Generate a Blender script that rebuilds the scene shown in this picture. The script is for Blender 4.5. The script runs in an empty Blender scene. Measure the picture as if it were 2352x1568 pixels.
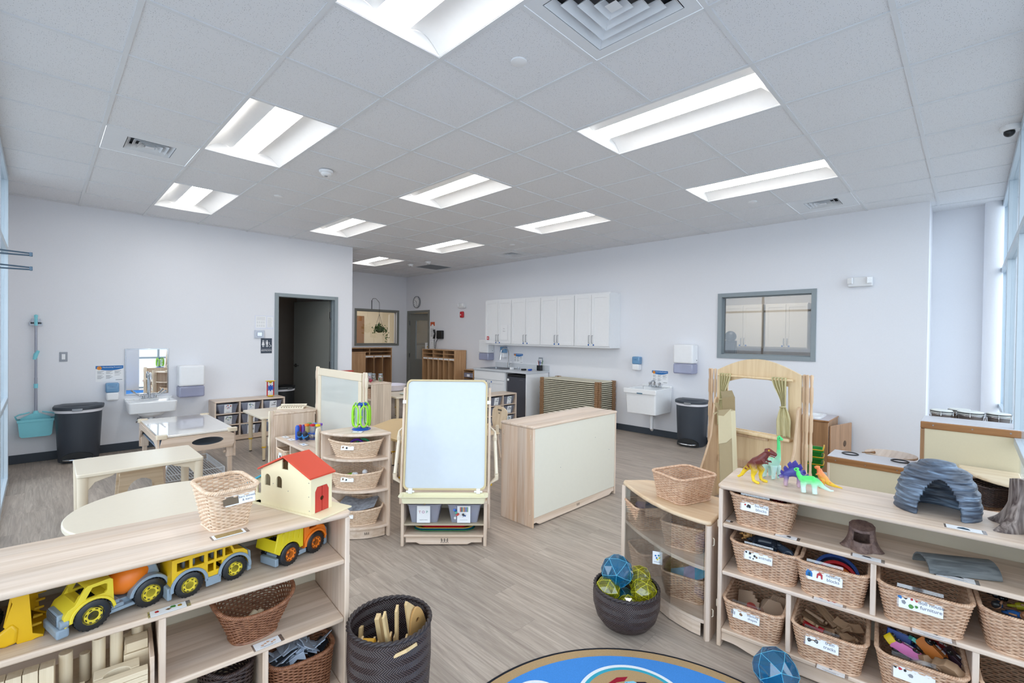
import bpy,bmesh,math,random
from math import sin,cos,pi,radians,sqrt,atan2
from mathutils import Vector,Matrix,Euler
random.seed(7)
C = bpy.context.scene.collection
SC = bpy.context.scene

# ------------------------------------------------------------ camera
def make_camera():
    yaw,pitch,roll,F = 0.79177,-0.01015,0.012457,1066.44
    f = Vector((sin(yaw)*cos(pitch),cos(yaw)*cos(pitch),sin(pitch)))
    r = Vector((cos(yaw),-sin(yaw),0)); u = r.cross(f)
    r2 = r*cos(roll)+u*sin(roll); u2 = -r*sin(roll)+u*cos(roll)
    cd = bpy.data.cameras.new('camera'); co = bpy.data.objects.new('camera',cd); C.objects.link(co)
    m = Matrix((r2,u2,-f)).transposed().to_4x4(); m.translation = Vector((0.2905,-0.8855,1.52))
    co.matrix_world = m
    cd.sensor_width = 36; cd.sensor_fit = 'HORIZONTAL'; cd.lens = F/2352*36
    cd.clip_start = 0.05; cd.clip_end = 200
    SC.camera = co
make_camera()

# ------------------------------------------------------------ sky, daylight, exposure
def make_world():
    w = bpy.data.worlds.new('sky'); SC.world = w; w.use_nodes = True
    nt = w.node_tree; nt.nodes.clear()
    out = nt.nodes.new('ShaderNodeOutputWorld'); bg = nt.nodes.new('ShaderNodeBackground')
    bg.inputs[0].default_value = (0.81,0.90,1.0,1); bg.inputs[1].default_value = 3.7
    nt.links.new(bg.outputs[0],out.inputs[0])
make_world()
def portal(name,loc,rot,sx,sy):
    l = bpy.data.lights.new(name,'AREA'); l.shape = 'RECTANGLE'; l.size = sx; l.size_y = sy
    l.cycles.is_portal = True
    o = bpy.data.objects.new(name,l); o.location = loc; o.rotation_euler = rot; C.objects.link(o)
portal('window_portal_left',(-0.09,2.3,1.5),(0,-pi/2,0),2.9,7.0)
portal('window_portal_near',(3.9,-1.30,1.5),(-pi/2,0,pi),7.6,2.9)
SC.view_settings.view_transform = 'Standard'; SC.view_settings.look = 'None'
SC.view_settings.exposure = 0.0; SC.view_settings.gamma = 1.0
try: SC.view_settings.use_curve_mapping = False
except Exception: pass

# ------------------------------------------------------------ colours and materials
def lin(h):
    h = h.lstrip('#'); v = [int(h[i:i+2],16)/255 for i in (0,2,4)]
    return tuple((x/12.92 if x <= 0.04045 else ((x+0.055)/1.055)**2.4) for x in v)+(1,)
MATS = {}
def newmat(name):
    m = bpy.data.materials.new(name); m.use_nodes = True
    nt = m.node_tree; return m,nt,nt.nodes['Principled BSDF']
def plain(name,hexc,rough=0.5,metal=0.0,noise=0.0,nscale=30,bump=0.0,coat=0.0,spec=0.5):
    if name in MATS: return MATS[name]
    m,nt,b = newmat(name); c = lin(hexc)
    b.inputs['Base Color'].default_value = c; b.inputs['Roughness'].default_value = rough
    b.inputs['Metallic'].default_value = metal; b.inputs['Specular IOR Level'].default_value = spec
    if coat: b.inputs['Coat Weight'].default_value = coat
    tc = nt.nodes.new('ShaderNodeTexCoord'); n = nt.nodes.new('ShaderNodeTexNoise')
    n.inputs['Scale'].default_value = nscale; n.inputs['Detail'].default_value = 3
    nt.links.new(tc.outputs['Object'],n.inputs['Vector'])
    mx = nt.nodes.new('ShaderNodeMix'); mx.data_type = 'RGBA'; mx.blend_type = 'MULTIPLY'
    a = max(noise,0.03)
    mr = nt.nodes.new('ShaderNodeMapRange'); mr.inputs[3].default_value = 1-a; mr.inputs[4].default_value = 1+a*0.5
    nt.links.new(n.outputs['Fac'],mr.inputs[0])
    mx.inputs['Factor'].default_value = 1; mx.inputs['A'].default_value = c
    cmb = nt.nodes.new('ShaderNodeCombineColor')
    for i in range(3): nt.links.new(mr.outputs[0],cmb.inputs[i])
    nt.links.new(cmb.outputs[0],mx.inputs['B']); nt.links.new(mx.outputs['Result'],b.inputs['Base Color'])
    if bump:
        bp = nt.nodes.new('ShaderNodeBump'); bp.inputs['Strength'].default_value = bump; bp.inputs['Distance'].default_value = 0.002
        nt.links.new(n.outputs['Fac'],bp.inputs['Height']); nt.links.new(bp.outputs[0],b.inputs['Normal'])
    MATS[name] = m; return m
def wood(name,h1,h2,axis='x',strip=0.075,strip_axis=None,rough=0.35,sv=0.10,gs=1.0,coat=0.0):
    """strip-glued timber: grain stretched along axis, strips across strip_axis"""
    if name in MATS: return MATS[name]
    m,nt,b = newmat(name); L = nt.links.new; N = nt.nodes.new
    tc = N('ShaderNodeTexCoord'); mp = N('ShaderNodeMapping')
    s = {'x': (1.2,22,22),'y': (22,1.2,22),'z': (22,22,1.2)}[axis]
    mp.inputs['Scale'].default_value = tuple(k*gs for k in s); L(tc.outputs['Object'],mp.inputs['Vector'])
    n = N('ShaderNodeTexNoise'); n.inputs['Scale'].default_value = 1.0; n.inputs['Detail'].default_value = 5; n.inputs['Roughness'].default_value = 0.62
    n.inputs['Distortion'].default_value = 0.6
    L(mp.outputs[0],n.inputs['Vector'])
    if strip_axis is None: strip_axis = {'x': 'y','y': 'x','z': 'x'}[axis]
    sp = N('ShaderNodeSeparateXYZ'); L(tc.outputs['Object'],sp.inputs[0])
    dv = N('ShaderNodeMath'); dv.operation = 'DIVIDE'; dv.inputs[1].default_value = strip; L(sp.outputs['xyz'.index(strip_axis)],dv.inputs[0])
    fl = N('ShaderNodeMath'); fl.operation = 'FLOOR'; L(dv.outputs[0],fl.inputs[0])
    wn = N('ShaderNodeTexWhiteNoise'); wn.noise_dimensions = '1D'; L(fl.outputs[0],wn.inputs['W'])
    ad = N('ShaderNodeVectorMath'); ad.operation = 'ADD'; cmb = N('ShaderNodeCombineXYZ')
    for i in range(3): L(wn.outputs['Value'],cmb.inputs[i])
    sc = N('ShaderNodeVectorMath'); sc.operation = 'SCALE'; sc.inputs['Scale'].default_value = 9; L(cmb.outputs[0],sc.inputs[0])
    L(mp.outputs[0],ad.inputs[0]); L(sc.outputs[0],ad.inputs[1]); L(ad.outputs[0],n.inputs['Vector'])
    rp = N('ShaderNodeValToRGB'); rp.color_ramp.elements[0].position = 0.3; rp.color_ramp.elements[0].color = lin(h2)
    rp.color_ramp.elements[1].position = 0.6; rp.color_ramp.elements[1].color = lin(h1); L(n.outputs['Fac'],rp.inputs['Fac'])
    mr = N('ShaderNodeMapRange'); mr.inputs[3].default_value = 1-sv; mr.inputs[4].default_value = 1+sv*0.6; L(wn.outputs['Value'],mr.inputs[0])
    cc = N('ShaderNodeCombineColor')
    for i in range(3): L(mr.outputs[0],cc.inputs[i])
    mx = N('ShaderNodeMix'); mx.data_type = 'RGBA'; mx.blend_type = 'MULTIPLY'; mx.inputs['Factor'].default_value = 1
    L(rp.outputs[0],mx.inputs['A']); L(cc.outputs[0],mx.inputs['B']); L(mx.outputs['Result'],b.inputs['Base Color'])
    b.inputs['Roughness'].default_value = rough
    if coat: b.inputs['Coat Weight'].default_value = coat; b.inputs['Coat Roughness'].default_value = 0.15
    MATS[name] = m; return m
def emis(name,col,st):
    if name in MATS: return MATS[name]
    m,nt,b = newmat(name); b.inputs['Base Color'].default_value = (0.9,0.9,0.9,1)
    b.inputs['Emission Color'].default_value = col; b.inputs['Emission Strength'].default_value = st
    MATS[name] = m; return m
def clear(name,tint=(1,1,1,1),gloss=0.08,rough=0.02,alpha=0.0,diff=None):
    """thin clear sheet or plastic: see-through with a fresnel sheen, optional milky share"""
    if name in MATS: return MATS[name]
    m = bpy.data.materials.new(name); m.use_nodes = True; nt = m.node_tree; nt.nodes.clear(); L = nt.links.new; N = nt.nodes.new
    o = N('ShaderNodeOutputMaterial'); t = N('ShaderNodeBsdfTransparent'); t.inputs[0].default_value = tint
    g = N('ShaderNodeBsdfGlossy'); g.inputs['Roughness'].default_value = rough
    fr = N('ShaderNodeLayerWeight'); fr.inputs['Blend'].default_value = 0.25
    ma = N('ShaderNodeMath'); ma.operation = 'MULTIPLY_ADD'; ma.inputs[1].default_value = 0.55; ma.inputs[2].default_value = gloss; L(fr.outputs['Fresnel'],ma.inputs[0])
    base = t
    if alpha > 0:
        d = N('ShaderNodeBsdfPrincipled'); d.inputs['Base Color'].default_value = diff or (0.8,0.8,0.8,1); d.inputs['Roughness'].default_value = 0.35
        m1 = N('ShaderNodeMixShader'); m1.inputs[0].default_value = alpha; L(t.outputs[0],m1.inputs[1]); L(d.outputs[0],m1.inputs[2]); base = m1
    m2 = N('ShaderNodeMixShader'); L(ma.outputs[0],m2.inputs[0]); L(base.outputs[0],m2.inputs[1]); L(g.outputs[0],m2.inputs[2]); L(m2.outputs[0],o.inputs[0])
    MATS[name] = m; return m

MAPLE1,MAPLE2 = 'e8d4c2','cdb39a'
Wx = wood('maple_x',MAPLE1,MAPLE2,'x'); Wy = wood('maple_y',MAPLE1,MAPLE2,'y'); Wz = wood('maple_z',MAPLE1,MAPLE2,'z')
Wzy = wood('maple_zy',MAPLE1,MAPLE2,'z',strip_axis='y')
Px = wood('birch_ply_x','e6d2b6','d2b896','x',strip=3,sv=0.0); Pz = wood('birch_ply_z','e4d0b4','d0b694','z',strip=3,sv=0.0)
Ox = wood('golden_birch','dfbd8c','cfa775','z',strip=0.2,sv=0.05)
WAL = wood('warm_brown_wood','b08660','8f6a48','z',strip=0.05,sv=0.16); WALx = wood('warm_brown_trim','a5764a','86592f','x',strip=1,sv=0); WALy = wood('warm_brown_trim_y','a5764a','86592f','y',strip=1,sv=0)
LAM = plain('cream_laminate','e8dcc6',0.28); LAMP = plain('cream_plastic','e2d3bb',0.4)
BACKP = plain('pale_cream_panel','dfd6c0',0.45)
WHITE = plain('white_plastic','f0f1f3',0.35); PORC = plain('white_porcelain','f4f5f6',0.12,coat=0.5)
CAB = plain('white_cabinet_paint','eff0f2',0.4)
CHROME = plain('chrome','c9ccd0',0.12,1.0); STEEL = plain('brushed_steel','9a9da2',0.35,1.0)
BLACK = plain('black_plastic','1b1d20',0.4); DARK = plain('charcoal_plastic','3a4049',0.45,noise=0.12,nscale=200)
GREYP = plain('grey_plastic','8c99a8',0.4); DOORG = plain('grey_door_paint','7f7f79',0.5)
FRAMEG = plain('grey_frame_paint','8e989d',0.45)
PAPER = plain('white_paper','f2f3f5',0.5); INK = plain('black_ink','26282c',0.6); INKG = plain('grey_ink','8a8d92',0.6)
BLUEINK = plain('blue_ink','1f6fb5',0.5); ORANGEINK = plain('orange_ink','e8922c',0.5); REDINK = plain('red_ink','b52a30',0.5); GREENINK = plain('green_ink','4d8a3c',0.5); BROWNINK = plain('brown_ink','7d5c3c',0.6)
YEL = plain('yellow_plastic','e9c41c',0.35); YEL2 = plain('golden_yellow_plastic','e6b40c',0.35); ORA = plain('orange_plastic','ec7a18',0.35); RED = plain('red_plastic','c8202c',0.3); BLU = plain('blue_plastic','1450b8',0.3); GRN = plain('lime_plastic','9be02a',0.35)
TYRE = plain('black_tyre_plastic','202225',0.35,bump=0.2,nscale=60)
AQUA = plain('aqua_plastic','86d6e2',0.4)

# ------------------------------------------------------------ mesh builder
class MB:
    def __init__(s): s.v = []; s.f = []; s.M = Matrix.Identity(4); s.mi = []; s.cur = 0
    def at(s,x=0,y=0,z=0,rz=0,rx=0,ry=0): s.M = Matrix.Translation((x,y,z)) @ Euler((rx,ry,rz)).to_matrix().to_4x4(); return s
    def mat(s,i): s.cur = i; return s
    def add(s,vs,fs):
        o = len(s.v); s.v += [s.M @ Vector(p) for p in vs]; s.f += [[i+o for i in f] for f in fs]; s.mi += [s.cur]*len(fs); return s
    def box(s,x0,x1,y0,y1,z0,z1):
        return s.add([(x0,y0,z0),(x1,y0,z0),(x1,y1,z0),(x0,y1,z0),(x0,y0,z1),(x1,y0,z1),(x1,y1,z1),(x0,y1,z1)],
                     [(0,3,2,1),(4,5,6,7),(0,1,5,4),(1,2,6,5),(2,3,7,6),(3,0,4,7)])
    def bc(s,x,y,z,a,b,c): return s.box(x-a/2,x+a/2,y-b/2,y+b/2,z-c/2,z+c/2)
    def prism(s,poly,z0,z1,scale_top=1.0,caps=True):
        n = len(poly); cx = sum(p[0] for p in poly)/n; cy = sum(p[1] for p in poly)/n
        vs = [(p[0],p[1],z0) for p in poly]+[(cx+(p[0]-cx)*scale_top,cy+(p[1]-cy)*scale_top,z1) for p in poly]
        fs = [(i,(i+1) % n,n+(i+1) % n,n+i) for i in range(n)]
        if caps: fs += [tuple(range(n))[::-1],tuple(range(n,2*n))]
        return s.add(vs,fs)
    def prism_y(s,poly,y0,y1):   # poly in (x,z), extruded along y
        n = len(poly); vs = [(p[0],y0,p[1]) for p in poly]+[(p[0],y1,p[1]) for p in poly]
        return s.add(vs,[(i,n+i,n+(i+1) % n,(i+1) % n) for i in range(n)]+[tuple(range(n)),tuple(range(n,2*n))[::-1]])
    def prism_x(s,poly,x0,x1):   # poly in (y,z)
        n = len(poly); vs = [(x0,p[0],p[1]) for p in poly]+[(x1,p[0],p[1]) for p in poly]
        return s.add(vs,[(i,(i+1) % n,n+(i+1) % n,n+i) for i in range(n)]+[tuple(range(n))[::-1],tuple(range(n,2*n))])
    def lathe(s,prof,n=24,cx=0,cy=0,sx=1,sy=1,cap=True):
        vs = []; k = len(prof)
        for r,z in prof:
            for i in range(n):
                a = 2*pi*i/n; vs.append((cx+r*sx*cos(a),cy+r*sy*sin(a),z))
        fs = [(j*n+i,j*n+(i+1) % n,(j+1)*n+(i+1) % n,(j+1)*n+i) for j in range(k-1) for i in range(n)]
        if cap:
            if prof[0][0] > 1e-6: fs.append(tuple(range(n))[::-1])
            if prof[-1][0] > 1e-6: fs.append(tuple(range((k-1)*n,k*n)))
        return s.add(vs,fs)
    def tube(s,path,r,n=8,closed=False,cap=True):
        P = [Vector(p) for p in path]; k = len(P); rr = r if isinstance(r,(list,tuple)) else [r]*k
        vs = []; prev = None
        for i in range(k):
            if closed: t = P[(i+1) % k]-P[i-1]
            else: t = P[min(i+1,k-1)]-P[max(i-1,0)]
            t.normalize()
            if prev is None:
                up = Vector((0,0,1)) if abs(t.z) < 0.9 else Vector((1,0,0)); a = t.cross(up).normalized()
            else:
                a = (prev-t*prev.dot(t)).normalized()
            prev = a; b = t.cross(a)
            for j in range(n):
                w = 2*pi*j/n; vs.append(P[i]+(a*cos(w)+b*sin(w))*rr[i])
        m = k if closed else k-1
        fs = [(i*n+j,i*n+(j+1) % n,((i+1) % k)*n+(j+1) % n,((i+1) % k)*n+j) for i in range(m) for j in range(n)]
        if cap and not closed: fs += [tuple(range(n))[::-1],tuple(range((k-1)*n,k*n))]
        return s.add(vs,fs)
    def cyl(s,p0,p1,r,n=16,r1=None): return s.tube([p0,p1],[r,r if r1 is None else r1],n)
    def ball(s,x,y,z,r,n=16,sx=1,sy=1,sz=1):
        m = max(n//2,4); vs = [(x,y,z-r*sz)]
        for j in range(1,m):
            a = -pi/2+pi*j/m
            for i in range(n): b = 2*pi*i/n; vs.append((x+r*sx*cos(a)*cos(b),y+r*sy*cos(a)*sin(b),z+r*sz*sin(a)))
        vs.append((x,y,z+r*sz)); fs = [(0,1+(i+1) % n,1+i) for i in range(n)]
        for j in range(m-2): fs += [(1+j*n+i,1+j*n+(i+1) % n,1+(j+1)*n+(i+1) % n,1+(j+1)*n+i) for i in range(n)]
        e = len(vs)-1; fs += [(e,1+(m-2)*n+i,1+(m-2)*n+(i+1) % n) for i in range(n)]
        return s.add(vs,fs)
    def torus(s,R,r,x=0,y=0,z=0,n=32,m=8,a0=0,a1=2*pi):
        full = abs(a1-a0-2*pi) < 1e-6; k = n if full else n+1
        return s.tube([(x+R*cos(a0+(a1-a0)*i/n),y+R*sin(a0+(a1-a0)*i/n),z) for i in range(k)],r,m,closed=full)
    def build(s,name,mat,parent=None,bev=0.0,smooth=False,segs=2,sub=0):
        me = bpy.data.meshes.new(name); me.from_pydata([tuple(p) for p in s.v],[],s.f)
        mats = mat if isinstance(mat,(list,tuple)) else [mat]
        for m in mats: me.materials.append(m)
        if len(mats) > 1: me.polygons.foreach_set('material_index',s.mi)
        bm = bmesh.new(); bm.from_mesh(me); bmesh.ops.recalc_face_normals(bm,faces=bm.faces); bm.to_mesh(me); bm.free()
        if smooth: me.polygons.foreach_set('use_smooth',[True]*len(me.polygons))
        me.update()
        o = bpy.data.objects.new(name,me); C.objects.link(o)
        if parent is not None: o.parent = parent
        if bev:
            b = o.modifiers.new('bevel','BEVEL'); b.width = bev; b.segments = segs; b.limit_method = 'ANGLE'; b.angle_limit = radians(40); b.harden_normals = False
            if not smooth:
                me.polygons.foreach_set('use_smooth',[True]*len(me.polygons)); me.set_sharp_from_angle(angle=radians(50)) if hasattr(me,'set_sharp_from_angle') else None
        if sub:
            u = o.modifiers.new('sub','SUBSURF'); u.levels = sub; u.render_levels = sub
        if smooth == 'auto' and hasattr(me,'set_sharp_from_angle'): me.set_sharp_from_angle(angle=radians(45))
        return o
def tag(o,label,cat,group=None,kind=None):
    o['label'] = label; o['category'] = cat
    if group: o['group'] = group
    if kind: o['kind'] = kind
    return o
def thing(name,label,cat,loc=(0,0,0),rz=0.0,group=None,rot=None):
    o = bpy.data.objects.new(name,None); C.objects.link(o); o.empty_display_size = 0.05
    o.location = loc; o.rotation_euler = rot if rot else (0,0,rz)
    return tag(o,label,cat,group)
def struct(o,label=None):
    o['kind'] = 'structure'
    if label: o['label'] = label
    return o
def children(o): return [c for c in bpy.data.objects if c.parent == o]
def copy_tree(o,loc=None,rz=None,label=None,group=None,parent=None):
    c = o.copy(); C.objects.link(c)
    if parent is not None: c.parent = parent
    if loc is not None: c.location = loc
    if rz is not None: c.rotation_euler = (0,0,rz) if not isinstance(rz,(tuple,Euler)) else rz
    if label: c['label'] = label
    if group: c['group'] = group
    for ch in children(o): copy_tree(ch,parent=c)
    return c
def text_mesh(name,s,size,mat,parent,M,extrude=0.0003,align='CENTER',spacing=1.0):
    cu = bpy.data.curves.new(name+'_c','FONT'); cu.body = s; cu.size = size; cu.extrude = extrude; cu.align_x = align; cu.align_y = 'CENTER'; cu.space_line = spacing
    t = bpy.data.objects.new(name+'_t',cu); C.objects.link(t)
    dg = bpy.context.evaluated_depsgraph_get(); me = bpy.data.meshes.new_from_object(t.evaluated_get(dg))
    bpy.data.objects.remove(t); bpy.data.curves.remove(cu)
    me.transform(M); me.materials.clear(); me.materials.append(mat); me.name = name
    o = bpy.data.objects.new(name,me); C.objects.link(o); o.parent = parent
    return o
def face_M(x,y,z,rz=0.0,tilt=0.0):
    """matrix that stands text (drawn in XY) upright facing local -y, then spins it by rz"""
    return Matrix.Translation((x,y,z)) @ Matrix.Rotation(rz,4,'Z') @ Matrix.Rotation(pi/2+tilt,4,'X')
def rrect(a,b,r,n=6,cx=0,cy=0):
    pts = []
    for (sx,sy,a0) in ((1,1,0),(-1,1,pi/2),(-1,-1,pi),(1,-1,1.5*pi)):
        for i in range(n+1):
            t = a0+pi/2*i/n; pts.append((cx+sx*(a-r)+r*cos(t),cy+sy*(b-r)+r*sin(t)))
    return pts
def R(d): return radians(d)
# ------------------------------------------------------------ the room
H = 3.045; T = 0.6096; LWY = 6.83; RWX = 7.05; FWY = 9.73; NWY = -1.17
def make_wall_mat():
    m = plain('painted_wall','eaebf0',0.6,noise=0.015,nscale=90,bump=0.02); return m
WALLM = make_wall_mat()
def make_floor_mat():
    m,nt,b = newmat('vinyl_planks'); L = nt.links.new; N = nt.nodes.new
    tc = N('ShaderNodeTexCoord'); sp = N('ShaderNodeSeparateXYZ'); L(tc.outputs['Object'],sp.inputs[0])
    def math_(op,a,v=None,c=None):
        n = N('ShaderNodeMath'); n.operation = op; L(a,n.inputs[0])
        if v is not None:
            if isinstance(v,(int,float)): n.inputs[1].default_value = v
            else: L(v,n.inputs[1])
        if c is not None: n.inputs[2].default_value = c
        return n.outputs[0]
    px = math_('DIVIDE',sp.outputs[0],0.18); row = math_('FLOOR',px)
    wr = N('ShaderNodeTexWhiteNoise'); wr.noise_dimensions = '1D'; L(row,wr.inputs['W'])
    off = math_('MULTIPLY',wr.outputs['Value'],1.22); yy = math_('ADD',sp.outputs[1],off); py = math_('DIVIDE',yy,1.22); col = math_('FLOOR',py)
    cm = N('ShaderNodeCombineXYZ'); L(row,cm.inputs[0]); L(col,cm.inputs[1])
    wn = N('ShaderNodeTexWhiteNoise'); wn.noise_dimensions = '2D'; L(cm.outputs[0],wn.inputs['Vector'])
    mp = N('ShaderNodeMapping'); mp.inputs['Scale'].default_value = (26,1.6,1); L(tc.outputs['Object'],mp.inputs['Vector'])
    sc = N('ShaderNodeVectorMath'); sc.operation = 'SCALE'; sc.inputs['Scale'].default_value = 13; L(wn.outputs['Color'],sc.inputs[0])
    ad = N('ShaderNodeVectorMath'); L(mp.outputs[0],ad.inputs[0]); L(sc.outputs[0],ad.inputs[1])
    n1 = N('ShaderNodeTexNoise'); n1.inputs['Scale'].default_value = 1; n1.inputs['Detail'].default_value = 7; n1.inputs['Roughness'].default_value = 0.68; n1.inputs['Distortion'].default_value = 1.6; L(ad.outputs[0],n1.inputs['Vector'])
    rp = N('ShaderNodeValToRGB'); e = rp.color_ramp.elements
    e[0].position = 0.25; e[0].color = lin('8e8075'); e[1].position = 0.72; e[1].color = lin('c8bbad'); k = e.new(0.5); k.color = lin('ac9e91')
    L(n1.outputs['Fac'],rp.inputs['Fac'])
    mr = N('ShaderNodeMapRange'); mr.inputs[3].default_value = 0.88; mr.inputs[4].default_value = 1.07; L(wn.outputs['Value'],mr.inputs[0])
    fx = math_('FRACT',px); ex = math_('PINGPONG',fx,0.5); ex = math_('GREATER_THAN',ex,0.008)
    fy = math_('FRACT',py); ey = math_('PINGPONG',fy,0.5); ey = math_('GREATER_THAN',ey,0.0015)
    g = math_('MULTIPLY',ex,ey); g = math_('MULTIPLY_ADD',g,0.14,0.86)
    tot = N('ShaderNodeMath'); tot.operation = 'MULTIPLY'; L(mr.outputs[0],tot.inputs[0]); L(g,tot.inputs[1])
    cc = N('ShaderNodeCombineColor')
    for i in range(3): L(tot.outputs[0],cc.inputs[i])
    mx = N('ShaderNodeMix'); mx.data_type = 'RGBA'; mx.blend_type = 'MULTIPLY'; mx.inputs['Factor'].default_value = 1
    L(rp.outputs[0],mx.inputs['A']); L(cc.outputs[0],mx.inputs['B']); L(mx.outputs['Result'],b.inputs['Base Color'])
    b.inputs['Roughness'].default_value = 0.42
    bp = N('ShaderNodeBump'); bp.inputs['Strength'].default_value = 0.15; bp.inputs['Distance'].default_value = 0.001; L(n1.outputs['Fac'],bp.inputs['Height']); L(bp.outputs[0],b.inputs['Normal'])
    return m
def make_ceiling_mat():
    m,nt,b = newmat('mineral_ceiling_tile'); L = nt.links.new; N = nt.nodes.new
    tc = N('ShaderNodeTexCoord'); mp = N('ShaderNodeMapping'); mp.inputs['Scale'].default_value = (110,190,1); L(tc.outputs['Object'],mp.inputs[0])
    nz = N('ShaderNodeTexNoise'); nz.inputs['Scale'].default_value = 25; L(tc.outputs['Object'],nz.inputs['Vector'])
    v = N('ShaderNodeTexVoronoi'); v.inputs['Scale'].default_value = 1.0
    ad = N('ShaderNodeVectorMath'); s2 = N('ShaderNodeVectorMath'); s2.operation = 'SCALE'; s2.inputs['Scale'].default_value = 2.2; L(nz.outputs['Color'],s2.inputs[0]); L(mp.outputs[0],ad.inputs[0]); L(s2.outputs[0],ad.inputs[1]); L(ad.outputs[0],v.inputs['Vector'])
    a = N('ShaderNodeMath'); a.operation = 'LESS_THAN'; a.inputs[1].default_value = 0.2; L(v.outputs['Distance'],a.inputs[0])
    sc = N('ShaderNodeSeparateColor'); L(v.outputs['Color'],sc.inputs[0]); a2 = N('ShaderNodeMath'); a2.operation = 'GREATER_THAN'; a2.inputs[1].default_value = 0.45; L(sc.outputs[0],a2.inputs[0])
    a3 = N('ShaderNodeMath'); a3.operation = 'MULTIPLY'; L(a.outputs[0],a3.inputs[0]); L(a2.outputs[0],a3.inputs[1])
    mx = N('ShaderNodeMix'); mx.data_type = 'RGBA'; L(a3.outputs[0],mx.inputs['Factor']); mx.inputs['A'].default_value = lin('e6e7ea'); mx.inputs['B'].default_value = lin('8e8f94')
    L(mx.outputs['Result'],b.inputs['Base Color']); b.inputs['Roughness'].default_value = 0.85
    return m
FLOORM = make_floor_mat(); CEILM = make_ceiling_mat(); GRIDM = plain('white_ceiling_grid','dfe1e4',0.5); BASEM = plain('charcoal_rubber_base','3b434d',0.5,noise=0.05,nscale=80)
struct(MB().box(-0.6,8.2,-1.6,10.2,-0.1,0).build('floor',FLOORM))
# ceiling with the cells of lights and diffusers left open
LIGHTS = [(2,4),(2,8),(2,0),(5,0),(5,4),(5,8),(8,0),(8,4),(8,8),(8,12)]
VENTS = [(1,6),(3,0),(10,0),(10,8),(10,12)]
holes = {(a,b+k) for a,b in LIGHTS for k in (0,1)} | set(VENTS)
mb = MB()
for a in range(-1,13):
    for b in range(-3,17):
        if (a,b) in holes: continue
        x0,x1 = max(a*T,-0.15),min((a+1)*T,7.75); y0,y1 = max(b*T,-1.3),min((b+1)*T,9.83)
        if x1-x0 > 0.01 and y1-y0 > 0.01: mb.box(x0,x1,y0,y1,H,H+0.02)
struct(mb.build('ceiling',CEILM))
mb = MB()
for a in range(0,13):
    y1 = 9.73
    mb.box(a*T-0.012,a*T+0.012,NWY,y1,H-0.006,H)
for b in range(-1,16):
    ym = b*T
    for a in range(0,12):
        if any(la == a and b == lb+1 for la,lb in LIGHTS): continue
        mb.box(a*T+0.012,(a+1)*T-0.012,ym-0.012,ym+0.012,H-0.0055,H)
g = mb.build('trim_1',GRIDM,bev=0.0); struct(g)
# walls; openings are left where doors and windows sit
def wall_with_holes(name,axis,c,t,a0,a1,z1,rects):
    """slab at axis=c, thickness t; rects = (a0,a1,z0,z1) openings"""
    xs = sorted({a0,a1}|{r[0] for r in rects}|{r[1] for r in rects}); zs = sorted({0,z1}|{r[2] for r in rects}|{r[3] for r in rects}); mb = MB()
    for i in range(len(xs)-1):
        for j in range(len(zs)-1):
            mxx,mz = (xs[i]+xs[i+1])/2,(zs[j]+zs[j+1])/2
            if any(r[0] < mxx < r[1] and r[2] < mz < r[3] for r in rects): continue
            if axis == 'y': mb.box(xs[i],xs[i+1],min(c,c+t),max(c,c+t),zs[j],zs[j+1])
            else: mb.box(min(c,c+t),max(c,c+t),xs[i],xs[i+1],zs[j],zs[j+1])
    o = mb.build(name,WALLM)
    bm = bmesh.new(); bm.from_mesh(o.data); bmesh.ops.remove_doubles(bm,verts=bm.verts,dist=1e-5)
    dup = [f for f in bm.faces if not f.is_valid]
    bm.to_mesh(o.data); bm.free()
    return struct(o)
wall_with_holes('wall_left','y',LWY,0.13,-0.12,4.11,H,[(2.868,3.816,0,2.13)])
wall_with_holes('wall_right','x',RWX,0.13,-0.55,FWY,H,[(8.70,9.62,0,2.13),(0.51,1.645,1.29,2.135)])
wall_with_holes('wall_far','y',FWY,0.13,3.98,7.18,H,[(5.64,6.77,1.29,2.135)])
struct(MB().box(3.98,4.11,LWY+0.13,FWY,0,H).build('wall_alcove',WALLM))
struct(MB().box(7.66,7.78,NWY-0.13,-0.55,0,H).box(RWX+0.13,7.66,-0.55,-0.42,0,H).build('wall_recess',WALLM))
struct(MB().box(-0.12,0.035,5.87,6.32,0,H).box(-0.12,0.0,6.32,LWY,0,H).build('wall_pier',WALLM,bev=0.003))
# baseboards
mb = MB().box(0.0,2.832,LWY-0.008,LWY,0,0.102).box(3.852,4.11,LWY-0.008,LWY,0,0.102); struct(mb.build('baseboard_left',BASEM,bev=0.002))
mb = MB().box(RWX-0.008,RWX,-0.55,8.66,0,0.102).box(RWX-0.008,RWX,9.66,FWY,0,0.102); struct(mb.build('baseboard_right',BASEM,bev=0.002))
struct(MB().box(4.11,RWX-0.008,FWY-0.008,FWY,0,0.102).build('baseboard_far',BASEM))
struct(MB().box(0.035,0.043,5.86,6.33,0,0.102).build('baseboard_pier',BASEM))
struct(MB().box(7.652,7.66,-1.17,-0.55,0,0.102).box(7.06,7.652,-0.558,-0.55,0,0.102).build('baseboard_recess',BASEM))
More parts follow.
